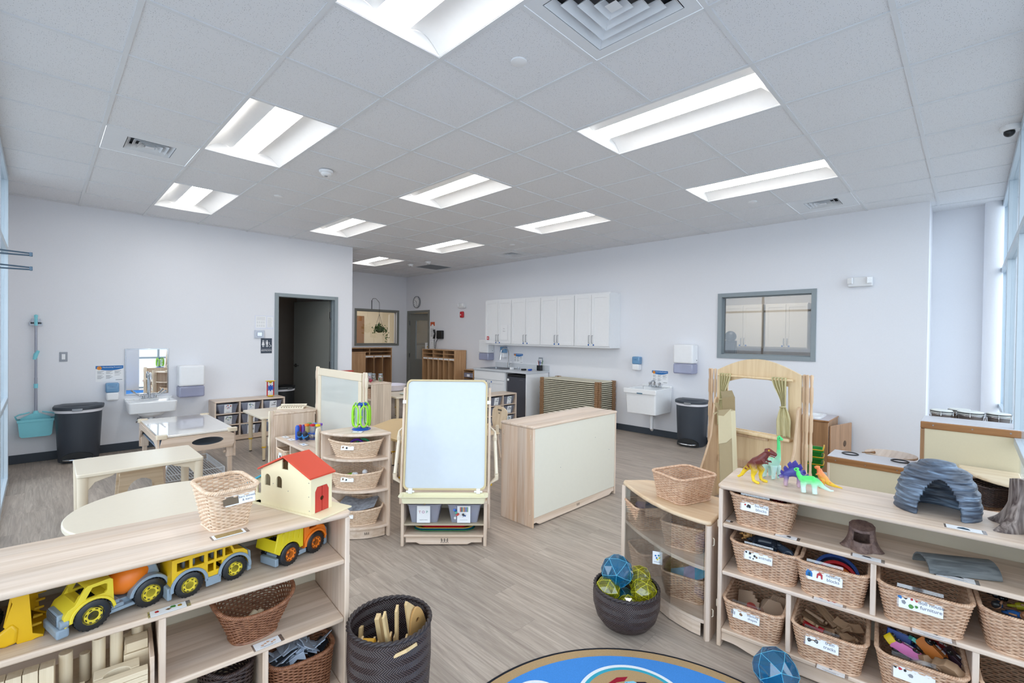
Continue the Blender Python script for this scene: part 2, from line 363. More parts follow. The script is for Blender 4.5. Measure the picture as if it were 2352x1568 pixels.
# glazed walls: pale aluminium mullions, clear panes
ALU = plain('pale_aluminium','c5d2dc',0.35,0.2); GLASS = clear('window_glass',(0.97,0.99,1,1),0.04)
def glazed(name,p0,p1,posts,rails,d=0.06,w=0.05):
    p0 = Vector(p0); p1 = Vector(p1); L = (p1-p0).length; ang = atan2(p1.y-p0.y,p1.x-p0.x)
    root = thing(name,'','window',(p0.x,p0.y,0),ang); del root['label']; del root['category']; root['kind'] = 'structure'
    mb = MB()
    for a in posts: mb.box(a-w/2,a+w/2,-d,0,0,H)
    mb.build('window_frame',ALU,root,bev=0.003)
    mb = MB()
    ps = sorted(posts)
    for i in range(len(ps)-1):
        for z in rails: mb.box(ps[i]+w/2,ps[i+1]-w/2,-d,0,z-w/2,z+w/2)
    mb.build('mullion',ALU,root,bev=0.003)
    for i in range(len(ps)-1):
        zz = [-0.02]+[z for z in rails]+[H]
        rr = sorted(rails)
        for j in range(len(rr)-1): MB().box(ps[i]+w/2,ps[i+1]-w/2,-d*0.55,-d*0.45,rr[j]+w/2,rr[j+1]-w/2).build('pane',GLASS,root)
    return root
glazed('window_3',(0,-1.17),(0,5.87),[0.03,1.45,2.9,4.35,5.78,7.0],[0.05,0.84,2.3,3.01])
glazed('window_4',(7.66,-1.17),(0,-1.17),[0.04,1.2,2.6,4.0,5.15,5.95,7.6],[0.05,0.84,2.3,3.01])
struct(MB().box(1.6,2.1,-1.26,-1.1,0,H).build('wall_near_pier',WALLM))
struct(MB().box(-0.14,7.8,-1.32,-1.17,H-0.02,H+0.1).box(-0.15,0.0,-1.17,5.9,H-0.02,H+0.1).build('trim_2',ALU))
struct(MB().lathe([(0.075,0),(0.075,H)],28,7.56,-1.05).build('trim_3',WALLM,smooth='auto'))
# restroom and neighbouring rooms seen through the openings
DIMW = plain('beige_room_wall','b9aca0',0.7); TANW = plain('tan_room_wall','e6d6b6',0.7)
struct(MB().box(2.2,3.98,9.0,9.1,0,H).box(2.1,2.2,6.96,9.1,0,H).box(2.2,3.98,6.96,9.0,2.6,2.65).build('wall_restroom',DIMW))
struct(MB().box(4.2,8.9,12.2,12.3,0,H).box(4.1,4.2,9.86,12.3,0,H).box(8.8,8.9,9.4,12.3,0,H).box(4.1,8.9,9.86,12.3,2.9,2.95).build('wall_next_room',TANW))
struct(MB().box(11.0,11.1,-0.4,5,0,H).box(7.2,11.0,5.0,5.1,0,H).box(7.2,11.0,-0.4,-0.3,0,H).box(7.2,11.1,-0.4,5.1,H+0.03,H+0.08).build('wall_kitchen',plain('kitchen_room_wall','cfc8bd',0.7)))
struct(MB().box(7.2,11.1,-0.4,12.3,-0.2,-0.002).box(3.9,8.9,9.86,12.3,-0.2,-0.002).build('floor_beyond',plain('beyond_floor','9a8c80',0.5)))
# door 1: restroom
d = thing('door_1','','',(0,0,0)); del d['label']; del d['category']; d['kind'] = 'structure'
mb = MB(); y0 = LWY-0.018; y1 = LWY+0.145
mb.box(2.838,2.893,y0,y1,0,2.16).box(3.794,3.848,y0,y1,0,2.16).box(2.893,3.794,y0,y1,2.104,2.16).box(2.893,2.91,LWY+0.05,LWY+0.08,0,2.104).box(3.777,3.794,LWY+0.05,LWY+0.08,0,2.104)
mb.build('door_frame',FRAMEG,d,bev=0.002)
def leaf(parent,hx,hy,ang,w=0.88,sw=1,win=False):
    mb = MB().at(hx,hy,0.01,ang)
    if not win: mb.box(0,w,-0.022,0.022,0,2.085)
    else:
        mb.box(0,w,-0.022,0.022,0,0.9).box(0,w,-0.022,0.022,1.9,2.085).box(0,0.2,-0.022,0.022,0.9,1.9).box(w-0.2,w,-0.022,0.022,0.9,1.9)
    l = mb.build('door_leaf',DOORG,parent,bev=0.002)
    if win: MB().at(hx,hy,0.01,ang).box(0.2,w-0.2,-0.004,0.004,0.9,1.9).build('pane',clear('door_glass',(0.6,0.63,0.66,1),0.1,alpha=0.25,diff=lin('9aa0a6')),l)
    mb = MB().at(hx,hy,0.01,ang)
    for s in (-1,1):
        mb.cyl((w-0.07,s*0.022,0.95),(w-0.07,s*0.034,0.95),0.03,20).cyl((w-0.07,s*0.034,0.95),(w-0.07,s*0.065,0.95),0.011,12).tube([(w-0.07,s*0.062,0.95),(w-0.12,s*0.064,0.95),(w-0.18,s*0.06,0.95)],0.010,10)
    mb.build('door_handle',CHROME,l,smooth='auto')
    return l
l = leaf(d,3.775,6.965,R(108))
mb = MB()
for z in (0.25,1.0,1.85): mb.box(3.762,3.793,LWY+0.085,LWY+0.15,z-0.055,z+0.055).cyl((3.77,6.955,z-0.055),(3.77,6.955,z+0.055),0.008)
mb.build('hinge',STEEL,d)

d2 = thing('door_3','','',(0,0,0)); del d2['label']; del d2['category']; d2['kind'] = 'structure'
leaf(d2,2.98,7.95,R(135),w=0.8)
# door 2: exit, right wall
d = thing('door_2','','',(0,0,0)); del d['label']; del d['category']; d['kind'] = 'structure'
x0 = RWX-0.018; x1 = RWX+0.145
MB().box(x0,x1,9.60,9.655,0,2.16).box(x0,x1,8.665,8.72,0,2.16).box(x0,x1,8.72,9.60,2.104,2.16).build('door_frame',DOORG,d,bev=0.002)
l = leaf(d,RWX+0.05,9.58,R(-80),w=0.86,win=True)
mb = MB()
for z in (0.25,1.0,1.85): mb.box(RWX+0.02,RWX+0.06,9.585,9.6,z-0.055,z+0.055)
mb.build('hinge',STEEL,d)
# far window and right window frames
def frame_window(name,axis,c,a0,a1,z0,z1,fw=0.045,tint=(0.95,0.97,1,1),gl=0.06):
    w = thing(name,'','',(0,0,0)); del w['label']; del w['category']; w['kind'] = 'structure'
    mb = MB(); f = -0.018; b = 0.145
    def bx(a,aa,d0,d1,z,zz):
        if axis == 'y': mb.box(a,aa,c+d0,c+d1,z,zz)
        else: mb.box(c+d0,c+d1,a,aa,z,zz)
    bx(a0,a0+fw,f,b,z0,z1); bx(a1-fw,a1,f,b,z0,z1); bx(a0+fw,a1-fw,f,b,z0,z0+fw); bx(a0+fw,a1-fw,f,b,z1-fw,z1)
    bx(a0+fw,a0+fw+0.012,0.05,0.08,z0+fw,z1-fw); bx(a1-fw-0.012,a1-fw,0.05,0.08,z0+fw,z1-fw); bx(a0+fw,a1-fw,0.05,0.08,z0+fw,z0+fw+0.012); bx(a0+fw,a1-fw,0.05,0.08,z1-fw-0.012,z1-fw)
    mb.build('window_frame',FRAMEG if axis == 'x' else DOORG,w,bev=0.002)
    mb = MB(); bx(a0+fw,a1-fw,0.062,0.068,z0+fw,z1-fw); mb.build('pane',clear('pane_'+name,tint,gl),w)
frame_window('window_1','y',FWY,5.61,6.83,1.256,2.165,0.05)
frame_window('window_2','x',RWX,0.48,1.677,1.258,2.166,0.055,gl=0.05)
# outdoors, seen in the mirror and through the glazing
struct(MB().box(-60,-0.2,-60,40,-0.5,-0.12).box(-0.2,60,-60,-1.5,-0.5,-0.12).build('ground_outside',plain('pale_asphalt','a9abad',0.9,noise=0.1,nscale=3)))
struct(MB().box(-0.2,12,-3.2,-1.6,-0.12,-0.05).build('kerb_outside',plain('pale_concrete','cfcfcb',0.9)))
# ------------------------------------------------------------ ceiling fixtures
LENS = emis('lit_lens',(1,0.965,0.92,1),13.5); REFL = plain('white_reflector','f6f6f6',0.35)
def troffer(a,b,label):
    t = thing('ceiling_light',label,'ceiling light',(a*T+T/2,b*T+T,H),0,'recessed ceiling troffers')
    return t
mbase = {}
def make_troffer(label):
    t = thing('ceiling_light',label,'ceiling light',(0,0,H),0,'recessed ceiling troffers')
    w = T-0.03; l = 2*T-0.03
    mb = MB().box(-w/2-0.008,-w/2,-l/2,l/2,-0.002,0.09).box(w/2,w/2+0.008,-l/2,l/2,-0.002,0.09).box(-w/2,w/2,-l/2-0.008,-l/2,-0.002,0.09).box(-w/2,w/2,l/2,l/2+0.008,-0.002,0.09).box(-w/2,w/2,-l/2,l/2,0.09,0.095)
    mb.build('housing',REFL,t)
    # curved side reflectors either side of the lens
    n = 8; mb = MB()
    for s in (-1,1):
        prof = []
        for i in range(n+1):
            q = i/n; prof.append((s*(0.095+(w/2-0.096)*q),0.055+0.03*sin(pi*q)-0.052*q*q))
        vs = [(x,y,z) for y in (-l/2+0.002,l/2-0.002) for x,z in prof]
        mb.add(vs,[(i,i+1,n+1+i+1,n+1+i) for i in range(n)])
    mb.build('reflector',REFL,t,smooth=True)
    for s in (-1,1):
        MB().add([(-0.09,s*(l/2-0.003),0.0),(0.09,s*(l/2-0.003),0.0),(0.07,s*(l/2-0.06),0.05),(-0.07,s*(l/2-0.06),0.05)],[(0,1,2,3)]).build('end_cap',REFL,t)
    prof = [(-0.09,0.056),(-0.07,0.042),(-0.04,0.034),(0,0.031),(0.04,0.034),(0.07,0.042),(0.09,0.056)]
    vs = [(x,y,z) for y in (-l/2+0.05,l/2-0.05) for x,z in prof]; k = len(prof)
    mb = MB().add(vs,[(i,i+1,k+i+1,k+i) for i in range(k-1)]); mb.build('lens',LENS,t,smooth=True)
    return t
LL = {(2,4): 'lit recessed ceiling troffer nearest above the left wall sink area',(2,8): 'lit recessed troffer close to the left wall, leftmost in the photo',(2,0): 'lit recessed troffer cut by the top edge of the photo',(5,0): 'large lit recessed troffer right of the ceiling centre',(5,4): 'lit recessed troffer in the middle of the ceiling',(5,8): 'lit recessed troffer just in front of the left wall end',(8,0): 'lit recessed troffer beside the right-hand square air diffuser',(8,4): 'lit recessed troffer above the white upper cabinets',(8,8): 'lit recessed troffer before the small dark square vent',(8,12): 'farthest lit troffer, in the alcove ceiling'}
tro = make_troffer(LL[LIGHTS[0]])
for i,(a,b) in enumerate(LIGHTS):
    loc = ((a+0.5)*T,(b+1)*T,H)
    if i == 0: tro.location = loc
    else: copy_tree(tro,loc,label=LL[(a,b)])
VM = plain('white_diffuser_metal','e3e6ea',0.45)
def make_diffuser(label,frac=0.5):
    t = thing('air_diffuser',label,'air vent',(0,0,H),0,'square louvred ceiling diffusers')
    w = T-0.03; h = w*frac/2*1.08
    MB().box(-w/2,w/2,-w/2,-h,-0.004,0.004).box(-w/2,w/2,h,w/2,-0.004,0.004).box(-w/2,-h,-h,h,-0.004,0.004).box(h,w/2,-h,h,-0.004,0.004).build('face_plate',VM,t)
    MB().box(-h,h,-h,h,0.05,0.055).box(-h-0.002,-h,-h,h,0,0.055).box(h,h+0.002,-h,h,0,0.055).box(-h,h,-h-0.002,-h,0,0.055).box(-h,h,h,h+0.002,0,0.055).build('duct',plain('dark_duct','3c3f45',0.6),t)
    for k in range(4):
        o = h*(1-0.235*k)-0.004; i = o-0.03; z0 = -0.004; z1 = 0.03
        vs = [(-o,-o,z0),(o,-o,z0),(o,o,z0),(-o,o,z0),(-i,-i,z1),(i,-i,z1),(i,i,z1),(-i,i,z1)]
        vs = vs+[(x*0.99,y*0.99,z+0.004) for x,y,z in vs]
        fs = [(j,(j+1) % 4,4+(j+1) % 4,4+j) for j in range(4)]+[(8+j,8+(j+1) % 4,12+(j+1) % 4,12+j) for j in range(4)]+[(j,(j+1) % 4,8+(j+1) % 4,8+j) for j in range(4)]
        MB().add(vs,fs).build('louvre',VM,t)
    MB().add([(-0.03,-0.03,-0.004),(0.03,-0.03,-0.004),(0.03,0.03,-0.004),(-0.03,0.03,-0.004),(0,0,0.012)],[(0,1,4),(1,2,4),(2,3,4),(3,0,4),(0,1,2,3)]).build('hub',VM,t)
    return t
dif = make_diffuser('square louvred ceiling diffuser near the left wall'); dif.location = (1.5*T,6.5*T,H)
copy_tree(dif,(10.5*T,0.5*T,H),label='square louvred ceiling diffuser beside the right-hand troffer')
copy_tree(dif,(10.5*T,8.5*T,H),label='small far ceiling diffuser above the upper cabinets')
d2 = make_diffuser('large square louvred diffuser at the top edge of the photo',0.74); d2.location = (3.5*T,0.5*T,H)
t = thing('return_grille','dark grey return air grille in the alcove ceiling','air vent',(10.5*T,12.5*T,H))
MB().box(-0.29,0.29,-0.29,0.29,0.01,0.015).build('backing',plain('grille_grey','5f6266',0.7),t)
mb = MB()
for i in range(24): mb.box(-0.29,0.29,-0.285+i*0.0245,-0.279+i*0.0245,-0.003,0.01)
mb.build('slat',plain('grille_slat','8b8e92',0.6),t)
def smoke(x,y,label):
    t = thing('smoke_detector',label,'smoke detector',(x,y,H-0.006),0,'round ceiling smoke detectors')
    MB().lathe([(0.062,0),(0.062,-0.012),(0.055,-0.02),(0.05,-0.022)],28).build('base',WHITE,t,smooth='auto')
    MB().lathe([(0.046,-0.022),(0.046,-0.03),(0.036,-0.043),(0.02,-0.047),(0.0,-0.047)],28).build('sensor_head',WHITE,t,smooth='auto')
    MB().lathe([(0.014,-0.046),(0.012,-0.052),(0,-0.052)],16).build('sensor_window',plain('grey_sensor','8d9095',0.5),t,smooth='auto')
smoke(3.52*T,5.58*T,'white smoke detector on the ceiling left of centre'); smoke(9.54*T,12.53*T,'left of two small detectors on the alcove ceiling'); smoke(9.6*T,11.58*T,'right of two small detectors on the alcove ceiling')
for (a,b,s) in ((3.52,1.51,'round flush cover plate on the nearest large ceiling tile'),(3.49,7.53,'small round cover plate on the ceiling near the left wall'),(9.53,1.4,'small round cover plate beside the right-hand air diffuser'),(9.45,7.45,'small round cover plate before the far square vent')):
    tag(MB().lathe([(0.045,0),(0.045,-0.006),(0.041,-0.008),(0,-0.008)],32,a*T,b*T).build('sprinkler_cover',WHITE,None,smooth='auto'),s,'sprinkler cover')

for o in [o for o in C.objects if o.name.startswith('sprinkler_cover')]: o.location.z = H
t = thing('security_camera','white dome security camera on the ceiling by the right edge','security camera',(5.0,-1.0,H))
t.location = (8.34*T,-1.75*T,H)
MB().lathe([(0.06,0),(0.06,-0.025),(0.05,-0.035),(0.0,-0.035)],28).build('mount',WHITE,t,smooth='auto')
MB().ball(-0.01,0.01,-0.045,0.03,20).build('dome',BLACK,t,smooth=True)
MB().tube([(0.05,-0.02,-0.015),(0.09,-0.05,-0.012),(0.12,-0.05,-0.01)],0.008).build('bracket',WHITE,t,smooth=True)
# ------------------------------------------------------------ things on the left wall
# all are built facing local -y with their back at y=0
def towel_dispenser(label,loc,rz):
    t = thing('paper_towel_dispenser',label,'towel dispenser',loc,rz,'white wall towel dispensers')
    MB().box(-0.15,0.15,-0.19,0,0.15,0.43).build('body',WHITE,t,bev=0.025,segs=4)
    MB().box(-0.147,0.147,-0.185,0,0.0,0.148).build('paper_tray',clear('lilac_smoke_plastic',(0.72,0.74,0.9,1),0.06,alpha=0.55,diff=lin('c3c7e2')),t,bev=0.02,segs=3)
    MB().cyl((0.151,-0.06,0.2),(0.156,-0.06,0.2),0.008).build('lock',STEEL,t)
    return t
def soap_dispenser(label,loc,rz):
    t = thing('soap_dispenser',label,'soap dispenser',loc,rz,'blue topped wall soap dispensers')
    MB().box(-0.065,0.065,-0.1,0,0.1,0.22).build('reservoir_cover',clear('blue_clear_plastic',(0.4,0.66,0.9,1),0.06,alpha=0.7,diff=lin('7db3de')),t,bev=0.016,segs=3)
    MB().box(-0.06,0.06,-0.105,0,0.0,0.1).build('body',WHITE,t,bev=0.018,segs=3)
    text_mesh('brand_mark','PURELL',0.018,plain('navy_ink','1d4f91',0.5),t,face_M(0,-0.1005,0.17))
    return t
def wash_poster(label,loc,rz,w=0.265,h=0.2):
    t = thing('handwashing_poster',label,'poster',loc,rz,'handwashing posters')
    MB().box(-w/2,w/2,-0.002,0,0,h).build('sheet',PAPER,t)
    n = 12; top = [(-w/2+w*i/n,h*0.70+h*0.12*(2*i/n-1)**2) for i in range(n+1)]
    MB().prism_y(top+[(w/2,h),(-w/2,h)],-0.003,-0.002).build('blue_banner',BLUEINK,t)
    MB().cyl((-w*0.37,-0.003,h*0.86),(-w*0.37,-0.0042,h*0.86),h*0.115,24).build('round_badge',ORANGEINK,t)
    text_mesh('banner_lettering','Handwashing Procedure',h*0.095,PAPER,t,face_M(w*0.1,-0.0035,h*0.9))
    text_mesh('badge_mark','!',h*0.18,REDINK,t,face_M(-w*0.37,-0.0045,h*0.86))
    mb = MB()
    for c in range(3):
        x = -w*0.44+c*w*0.31
        for k,q in enumerate((0.66,0.61,0.56,0.51,0.40,0.35,0.30,0.25,0.2)):
            if c == 2 and k > 4: continue
            mb.box(x,x+w*(0.24-0.05*((k*7+c*3) % 3)),-0.003,-0.002,h*q-0.0018,h*q+0.0018)
    mb.box(w*0.22,w*0.46,-0.003,-0.002,h*0.08,h*0.115); mb.build('text_lines',INKG,t)
    return t
soap_dispenser('blue and white soap dispenser left of the wall mirror',(0.913,LWY,0.66),0)
towel_dispenser('white towel dispenser right of the wall mirror',(1.731,LWY,0.645),0)
wash_poster('handwashing poster left of the wall mirror',(0.892,LWY,0.893),0)
soap_dispenser('blue and white soap dispenser above the utility sink',(RWX,2.916,1.008),-pi/2)
towel_dispenser('white towel dispenser between utility sink and window',(RWX,2.1,1.01),-pi/2)
wash_poster('handwashing poster behind the utility sink faucet',(RWX,2.545,0.82),-pi/2)
def switch(name,label,loc,rz,n=1,cat='light switch'):
    t = thing(name,label,cat,loc,rz); w = 0.035+0.035*n
    MB().box(-w/2,w/2,-0.008,0,-0.057,0.057).build('cover_plate',plain('grey_switch_plate','9a9fa8',0.4),t,bev=0.003)
    for i in range(n):
        x = (i-(n-1)/2)*0.036
        MB().box(x-0.016,x+0.016,-0.013,-0.008,-0.033,0.033).build('rocker',WHITE,t,bev=0.003)
    return t
switch('light_switch','grey light switch on the left wall between broom and poster',(0.473,LWY,1.214),0)
# mirror
t = thing('wall_mirror','square steel framed mirror above the small wall sink','mirror',(1.266,LWY,0.705))
m,nt,b = newmat('mirror_glass'); b.inputs['Base Color'].default_value = (0.93,0.95,0.95,1); b.inputs['Metallic'].default_value = 1; b.inputs['Roughness'].default_value = 0.01
MB().box(-0.217,0.217,-0.012,0,0.01,0.59).build('mirror_glass',m,t)
MB().box(-0.227,-0.214,-0.016,0,0,0.6).box(0.214,0.227,-0.016,0,0,0.6).box(-0.214,0.214,-0.016,0,0,0.013).box(-0.214,0.214,-0.016,0,0.587,0.6).build('frame',CHROME,t,bev=0.002)
# small wall sink
t = thing('wall_sink','white porcelain wall-hung sink under the mirror','sink',(1.284,LWY,0.5))
def basin_mesh(w,d,h,wall,depth,r=0.04):
    """open-topped tub facing -y"""
    o = rrect(w/2,d/2,r,5,0,-d/2); i = rrect(w/2-wall,d/2-wall,max(r-wall/2,0.01),5,0,-d/2); i2 = rrect(w/2-wall*1.9,d/2-wall*1.9,max(r-wall/2,0.01),5,0,-d/2); n = len(o)
    ob = rrect(w/2*0.94,d/2*0.92,r*0.8,5,0,-d/2+0.01)
    vs = [(x,y,0) for x,y in ob]+[(x,y,h) for x,y in o]+[(x,y,h) for x,y in i]+[(x,y,h-depth) for x,y in i2]
    fs = []
    for k in range(3): fs += [(k*n+j,k*n+(j+1) % n,(k+1)*n+(j+1) % n,(k+1)*n+j) for j in range(n)]
    fs += [tuple(range(n))[::-1],tuple(range(3*n,4*n))]
    return MB().add(vs,fs)
basin_mesh(0.505,0.40,0.145,0.035,0.1).build('basin',PORC,t,bev=0.012,segs=3)
MB().box(-0.25,0.25,-0.03,0,0.145,0.165).box(-0.1,0.1,-0.085,-0.02,0.142,0.149).build('backsplash',PORC,t,bev=0.008,segs=3)
MB().ball(0,-0.2,-0.005,0.15,20,1.0,0.9,0.45).build('bowl_underside',PORC,t,smooth=True)
MB().tube([(0,-0.2,-0.05),(0,-0.2,-0.12),(0.03,-0.18,-0.16),(0.05,-0.1,-0.13),(0.05,-0.0,-0.12)],0.022,12).build('drain_trap',WHITE,t,smooth=True)
MB().tube([(-0.09,-0.02,-0.09),(-0.09,-0.06,-0.09),(-0.09,-0.07,-0.12)],0.012,10).tube([(-0.115,-0.06,-0.09),(-0.135,-0.07,-0.15)],0.008,8).build('stop_valve',CHROME,t,smooth=True)
f = MB().cyl((0,-0.06,0.149),(0,-0.06,0.165),0.024,20).box(-0.08,0.08,-0.08,-0.04,0.149,0.162).tube([(0,-0.06,0.16),(0,-0.06,0.40),(0,-0.075,0.46),(0,-0.12,0.49),(0,-0.165,0.465),(0,-0.175,0.41)],0.012,12).build('faucet',CHROME,t,smooth='auto')
for s in (-1,1):
    MB().cyl((s*0.06,-0.06,0.162),(s*0.06,-0.06,0.195),0.016,14).tube([(s*0.06,-0.06,0.195),(s*0.11,-0.07,0.2),(s*0.15,-0.1,0.235),(s*0.165,-0.12,0.25)],[0.011,0.009,0.009,0.013],10).build('lever_handle',CHROME,f,smooth='auto')
MB().box(-0.16,-0.11,-0.1,-0.06,0.146,0.156).build('soap_block',WHITE,t,bev=0.004)
# pedal bins
def pedal_bin(label,loc,rz,kick=True,liner=True,col=None,rot=0):
    t = thing('pedal_bin',label,'trash bin',loc,rz,'tall charcoal pedal bins')
    DK = col or DARK
    def D(k,w=0.42,dp=0.3):   # plan outline: flat back, bowed front
        a = w/2*k; pts = [(a,0.0),(a,dp*0.5*k*0.9),(a*0.9,dp*0.5*k),(-a*0.9,dp*0.5*k),(-a,dp*0.5*k*0.9),(-a,0.0)]
        n = 14
        for i in range(1,n): th = pi+pi*i/n; pts.append((a*cos(th),dp*0.62*k*sin(th)))
        return pts
    def rings(levels,closed_top=True):
        vs = []; n = None
        for z,k in levels:
            p = D(k); n = len(p); vs += [(x,y,z) for x,y in p]
        m = len(levels); fs = [(j*n+i,j*n+(i+1) % n,(j+1)*n+(i+1) % n,(j+1)*n+i) for j in range(m-1) for i in range(n)]
        fs.append(tuple(range(n))[::-1])
        if closed_top: fs.append(tuple(range((m-1)*n,m*n)))
        return MB().add(vs,fs)
    rings([(0,0.84),(0.02,0.86),(0.30,0.92),(0.58,0.98)]).build('body',DK,t,smooth='auto')
    if liner: rings([(0.575,0.995),(0.6,1.005),(0.612,0.99)]).build('liner_bag',plain('white_bin_liner','e8e6ea',0.5),t,smooth='auto')
    l = rings([(0.608,1.06),(0.63,1.075),(0.645,1.05),(0.652,0.9)]).build('lid',DK,t,smooth='auto')
    MB().prism(D(0.86),0.652,0.662,0.85).build('lid_panel',DK,l,bev=0.003)
    MB().box(-0.045,0.045,-0.205,-0.19,0.6,0.628).build('lid_catch',STEEL,t,bev=0.003)
    if kick:
        n = 10; arch = [(-0.14,0.02),(0.14,0.02)]+[(0.14*cos(pi*i/n),0.05+0.07*sin(pi*i/n)) for i in range(n+1)]
        MB().prism_y(arch,-0.176,-0.05).build('pedal_recess',BLACK,t)
        MB().tube([(-0.12,-0.185,0.045),(-0.06,-0.205,0.04),(0,-0.21,0.04),(0.06,-0.205,0.04),(0.12,-0.185,0.045)],0.011,10).build('pedal',CHROME,t,smooth=True)
    return t
pedal_bin('charcoal pedal bin on the left beside the hanging broom',(0.60,6.62,0),R(-6))
pedal_bin('charcoal pedal bin right of the utility sink',(6.84,1.95,0),R(-82))
pedal_bin('dark pedal bin inside the restroom doorway',(3.12,7.32,0),R(20),kick=False,col=BLACK)
# broom with dustpan
t = thing('broom','aqua broom with telescopic grey pole hanging on the left wall','broom',(0.243,LWY-0.05,0.0))
MB().cyl((0,0,0.56),(0,0,0.98),0.014,14).cyl((0,0,0.98),(0,0,1.6),0.012,14).build('pole',plain('grey_pole','a4a7b4',0.35,0.4),t,smooth='auto')
MB().cyl((0,0,1.58),(0,0,1.68),0.014,14).ball(0,0,1.69,0.018).build('grip',AQUA,t,smooth='auto')
MB().tube([(-0.01,0,1.19),(0,0,1.25),(0.02,-0.01,1.29)],[0.017,0.02,0.014],12).cyl((0,0,0.86),(0,0,0.91),0.018).build('pole_collar',AQUA,t,smooth='auto')
MB().tube([(0,0,0.60),(0,0,0.56)],[0.018,0.03],12).prism_y([(-0.03,0.57),(0.03,0.57),(0.125,0.52),(0.125,0.495),(-0.125,0.495),(-0.125,0.52)],-0.03,0.02).build('brush_head',AQUA,t,bev=0.005)
mb = MB()
for i in range(34):
    for j in (-0.02,0.0,0.012): mb.cyl((-0.12+i*0.0073,j,0.5),(-0.125+i*0.0076,j,0.43),0.0022,5)
o = mb.build('bristles',plain('white_bristle','d8dbe2',0.7),t); o['kind'] = 'stuff'
t = thing('broom_holder','clear and grey broom clip on the left wall','wall clip',(0.243,LWY,1.6))
MB().box(-0.055,0.055,-0.03,0,-0.018,0.018).box(-0.035,0.035,-0.012,0,0.018,0.06).build('clip_body',clear('clear_clip',(0.85,0.88,0.95,1),0.08,alpha=0.4,diff=lin('b8c0d0')),t)
MB().cyl((-0.03,-0.04,0.0),(-0.03,-0.04,0.02),0.014).cyl((0.03,-0.04,0.0),(0.03,-0.04,0.02),0.014).build('grip_roller',DARK,t)
t = thing('dustpan','aqua dustpan bucket clipped round the hanging broom head','dustpan',(0.245,LWY-0.05,0.31))
o1 = [(x,z) for x,z in ((-0.112,0.0),(0.112,0.0),(0.13,0.02),(0.145,0.2),(-0.145,0.2),(-0.13,0.02))]
mb = MB(); mb.prism_y(o1,-0.085,-0.08).prism_y(o1,0.04,0.045)
mb.add([(-0.112,-0.08,0),(0.112,-0.08,0),(0.112,0.04,0),(-0.112,0.04,0)],[(0,1,2,3)])
for s in (-1,1): mb.add([(s*0.112,-0.08,0),(s*0.112,0.04,0),(s*0.145,0.04,0.2),(s*0.145,-0.08,0.2)],[(0,1,2,3)])
mb.build('bucket',AQUA,t)
MB().box(-0.15,0.15,-0.089,-0.084,0.17,0.2).build('bucket_rim',AQUA,t,bev=0.002)
MB().tube([(-0.15,-0.04,0.2),(-0.165,-0.05,0.24),(-0.13,-0.05,0.26),(-0.05,-0.05,0.28)],0.008).tube([(0.15,-0.04,0.2),(0.165,-0.05,0.24),(0.13,-0.05,0.26),(0.05,-0.05,0.28)],0.008).build('arm',AQUA,t,smooth=True)
# notices, thermostat and sign beside the restroom door
t = thing('wall_notice','clear sleeve of printed notices above the thermostat','notice',(2.69,LWY,1.59))
MB().box(-0.135,0.135,-0.002,0,0,0.21).build('sleeve',plain('milky_sleeve','e4e7f2',0.3),t)
MB().box(-0.12,0.02,-0.0035,-0.002,0.02,0.195).build('sheet',PAPER,t); MB().box(0.04,0.125,-0.0035,-0.002,0.03,0.19).build('sheet',PAPER,t)
mb = MB()
for k in range(5):
    mb.box(-0.11,0.01,-0.0042,-0.0036,0.18-k*0.011,0.1815-k*0.011)
for i in range(4):
    for j in range(2):
        for k in range(3): mb.box(-0.108+i*0.03,-0.088+i*0.03,-0.0042,-0.0036,0.04+j*0.05+k*0.011,0.042+j*0.05+k*0.011)
for k in range(12): mb.box(0.05,0.11-0.004*(k % 4),-0.0042,-0.0036,0.04+k*0.012,0.0415+k*0.012)
mb.build('text_lines',INKG,t)
t = thing('thermostat','grey thermostat with small blue screen above the restroom sign','thermostat',(2.62,LWY,1.512))
MB().box(-0.068,0.068,-0.022,0,-0.062,0.062).build('case',plain('pale_grey_case','c5ccda',0.4),t,bev=0.006)
MB().box(-0.038,0.038,-0.024,-0.021,-0.034,0.034).build('bezel',plain('grey_bezel','8a93a6',0.4),t)
MB().box(-0.032,0.032,-0.0245,-0.0238,-0.028,0.028).build('screen',emis('blue_screen',(0.25,0.45,0.75,1),0.5),t)
t = thing('restroom_sign','dark restroom sign with pictograms beside the door','sign',(2.721,LWY,1.22))
MB().box(-0.079,0.079,-0.004,0,0,0.23).build('plate',plain('slate_sign','2f3a4b',0.4),t,bev=0.001)
mb = MB()
def fig(x,woman):
    mb.cyl((x,-0.004,0.192),(x,-0.0055,0.192),0.0085,16)
    if woman: mb.prism_y([(x-0.008,0.18),(x+0.008,0.18),(x+0.018,0.125),(x-0.018,0.125)],-0.0055,-0.004).box(x-0.007,x-0.001,-0.0055,-0.004,0.095,0.126).box(x+0.001,x+0.007,-0.0055,-0.004,0.095,0.126)
    else: mb.box(x-0.013,x+0.013,-0.0055,-0.004,0.135,0.18).box(x-0.008,x-0.001,-0.0055,-0.004,0.095,0.136).box(x+0.001,x+0.008,-0.0055,-0.004,0.095,0.136)
fig(-0.048,True); fig(0.008,False); mb.box(-0.0225,-0.0195,-0.0055,-0.004,0.095,0.2)
mb.cyl((0.04,-0.004,0.163),(0.04,-0.0055,0.163),0.006,14).tube([(0.04,-0.005,0.155),(0.041,-0.005,0.13),(0.056,-0.005,0.13),(0.062,-0.005,0.108),(0.068,-0.005,0.108)],0.003,6)
mb.tube([(0.048+0.018*cos(a),-0.005,0.115+0.018*sin(a)) for a in [radians(150+i*20) for i in range(12)]],0.0022,6)
mb.box(-0.068,0.068,-0.0055,-0.004,0.062,0.065); mb.build('pictograms',PAPER,t)
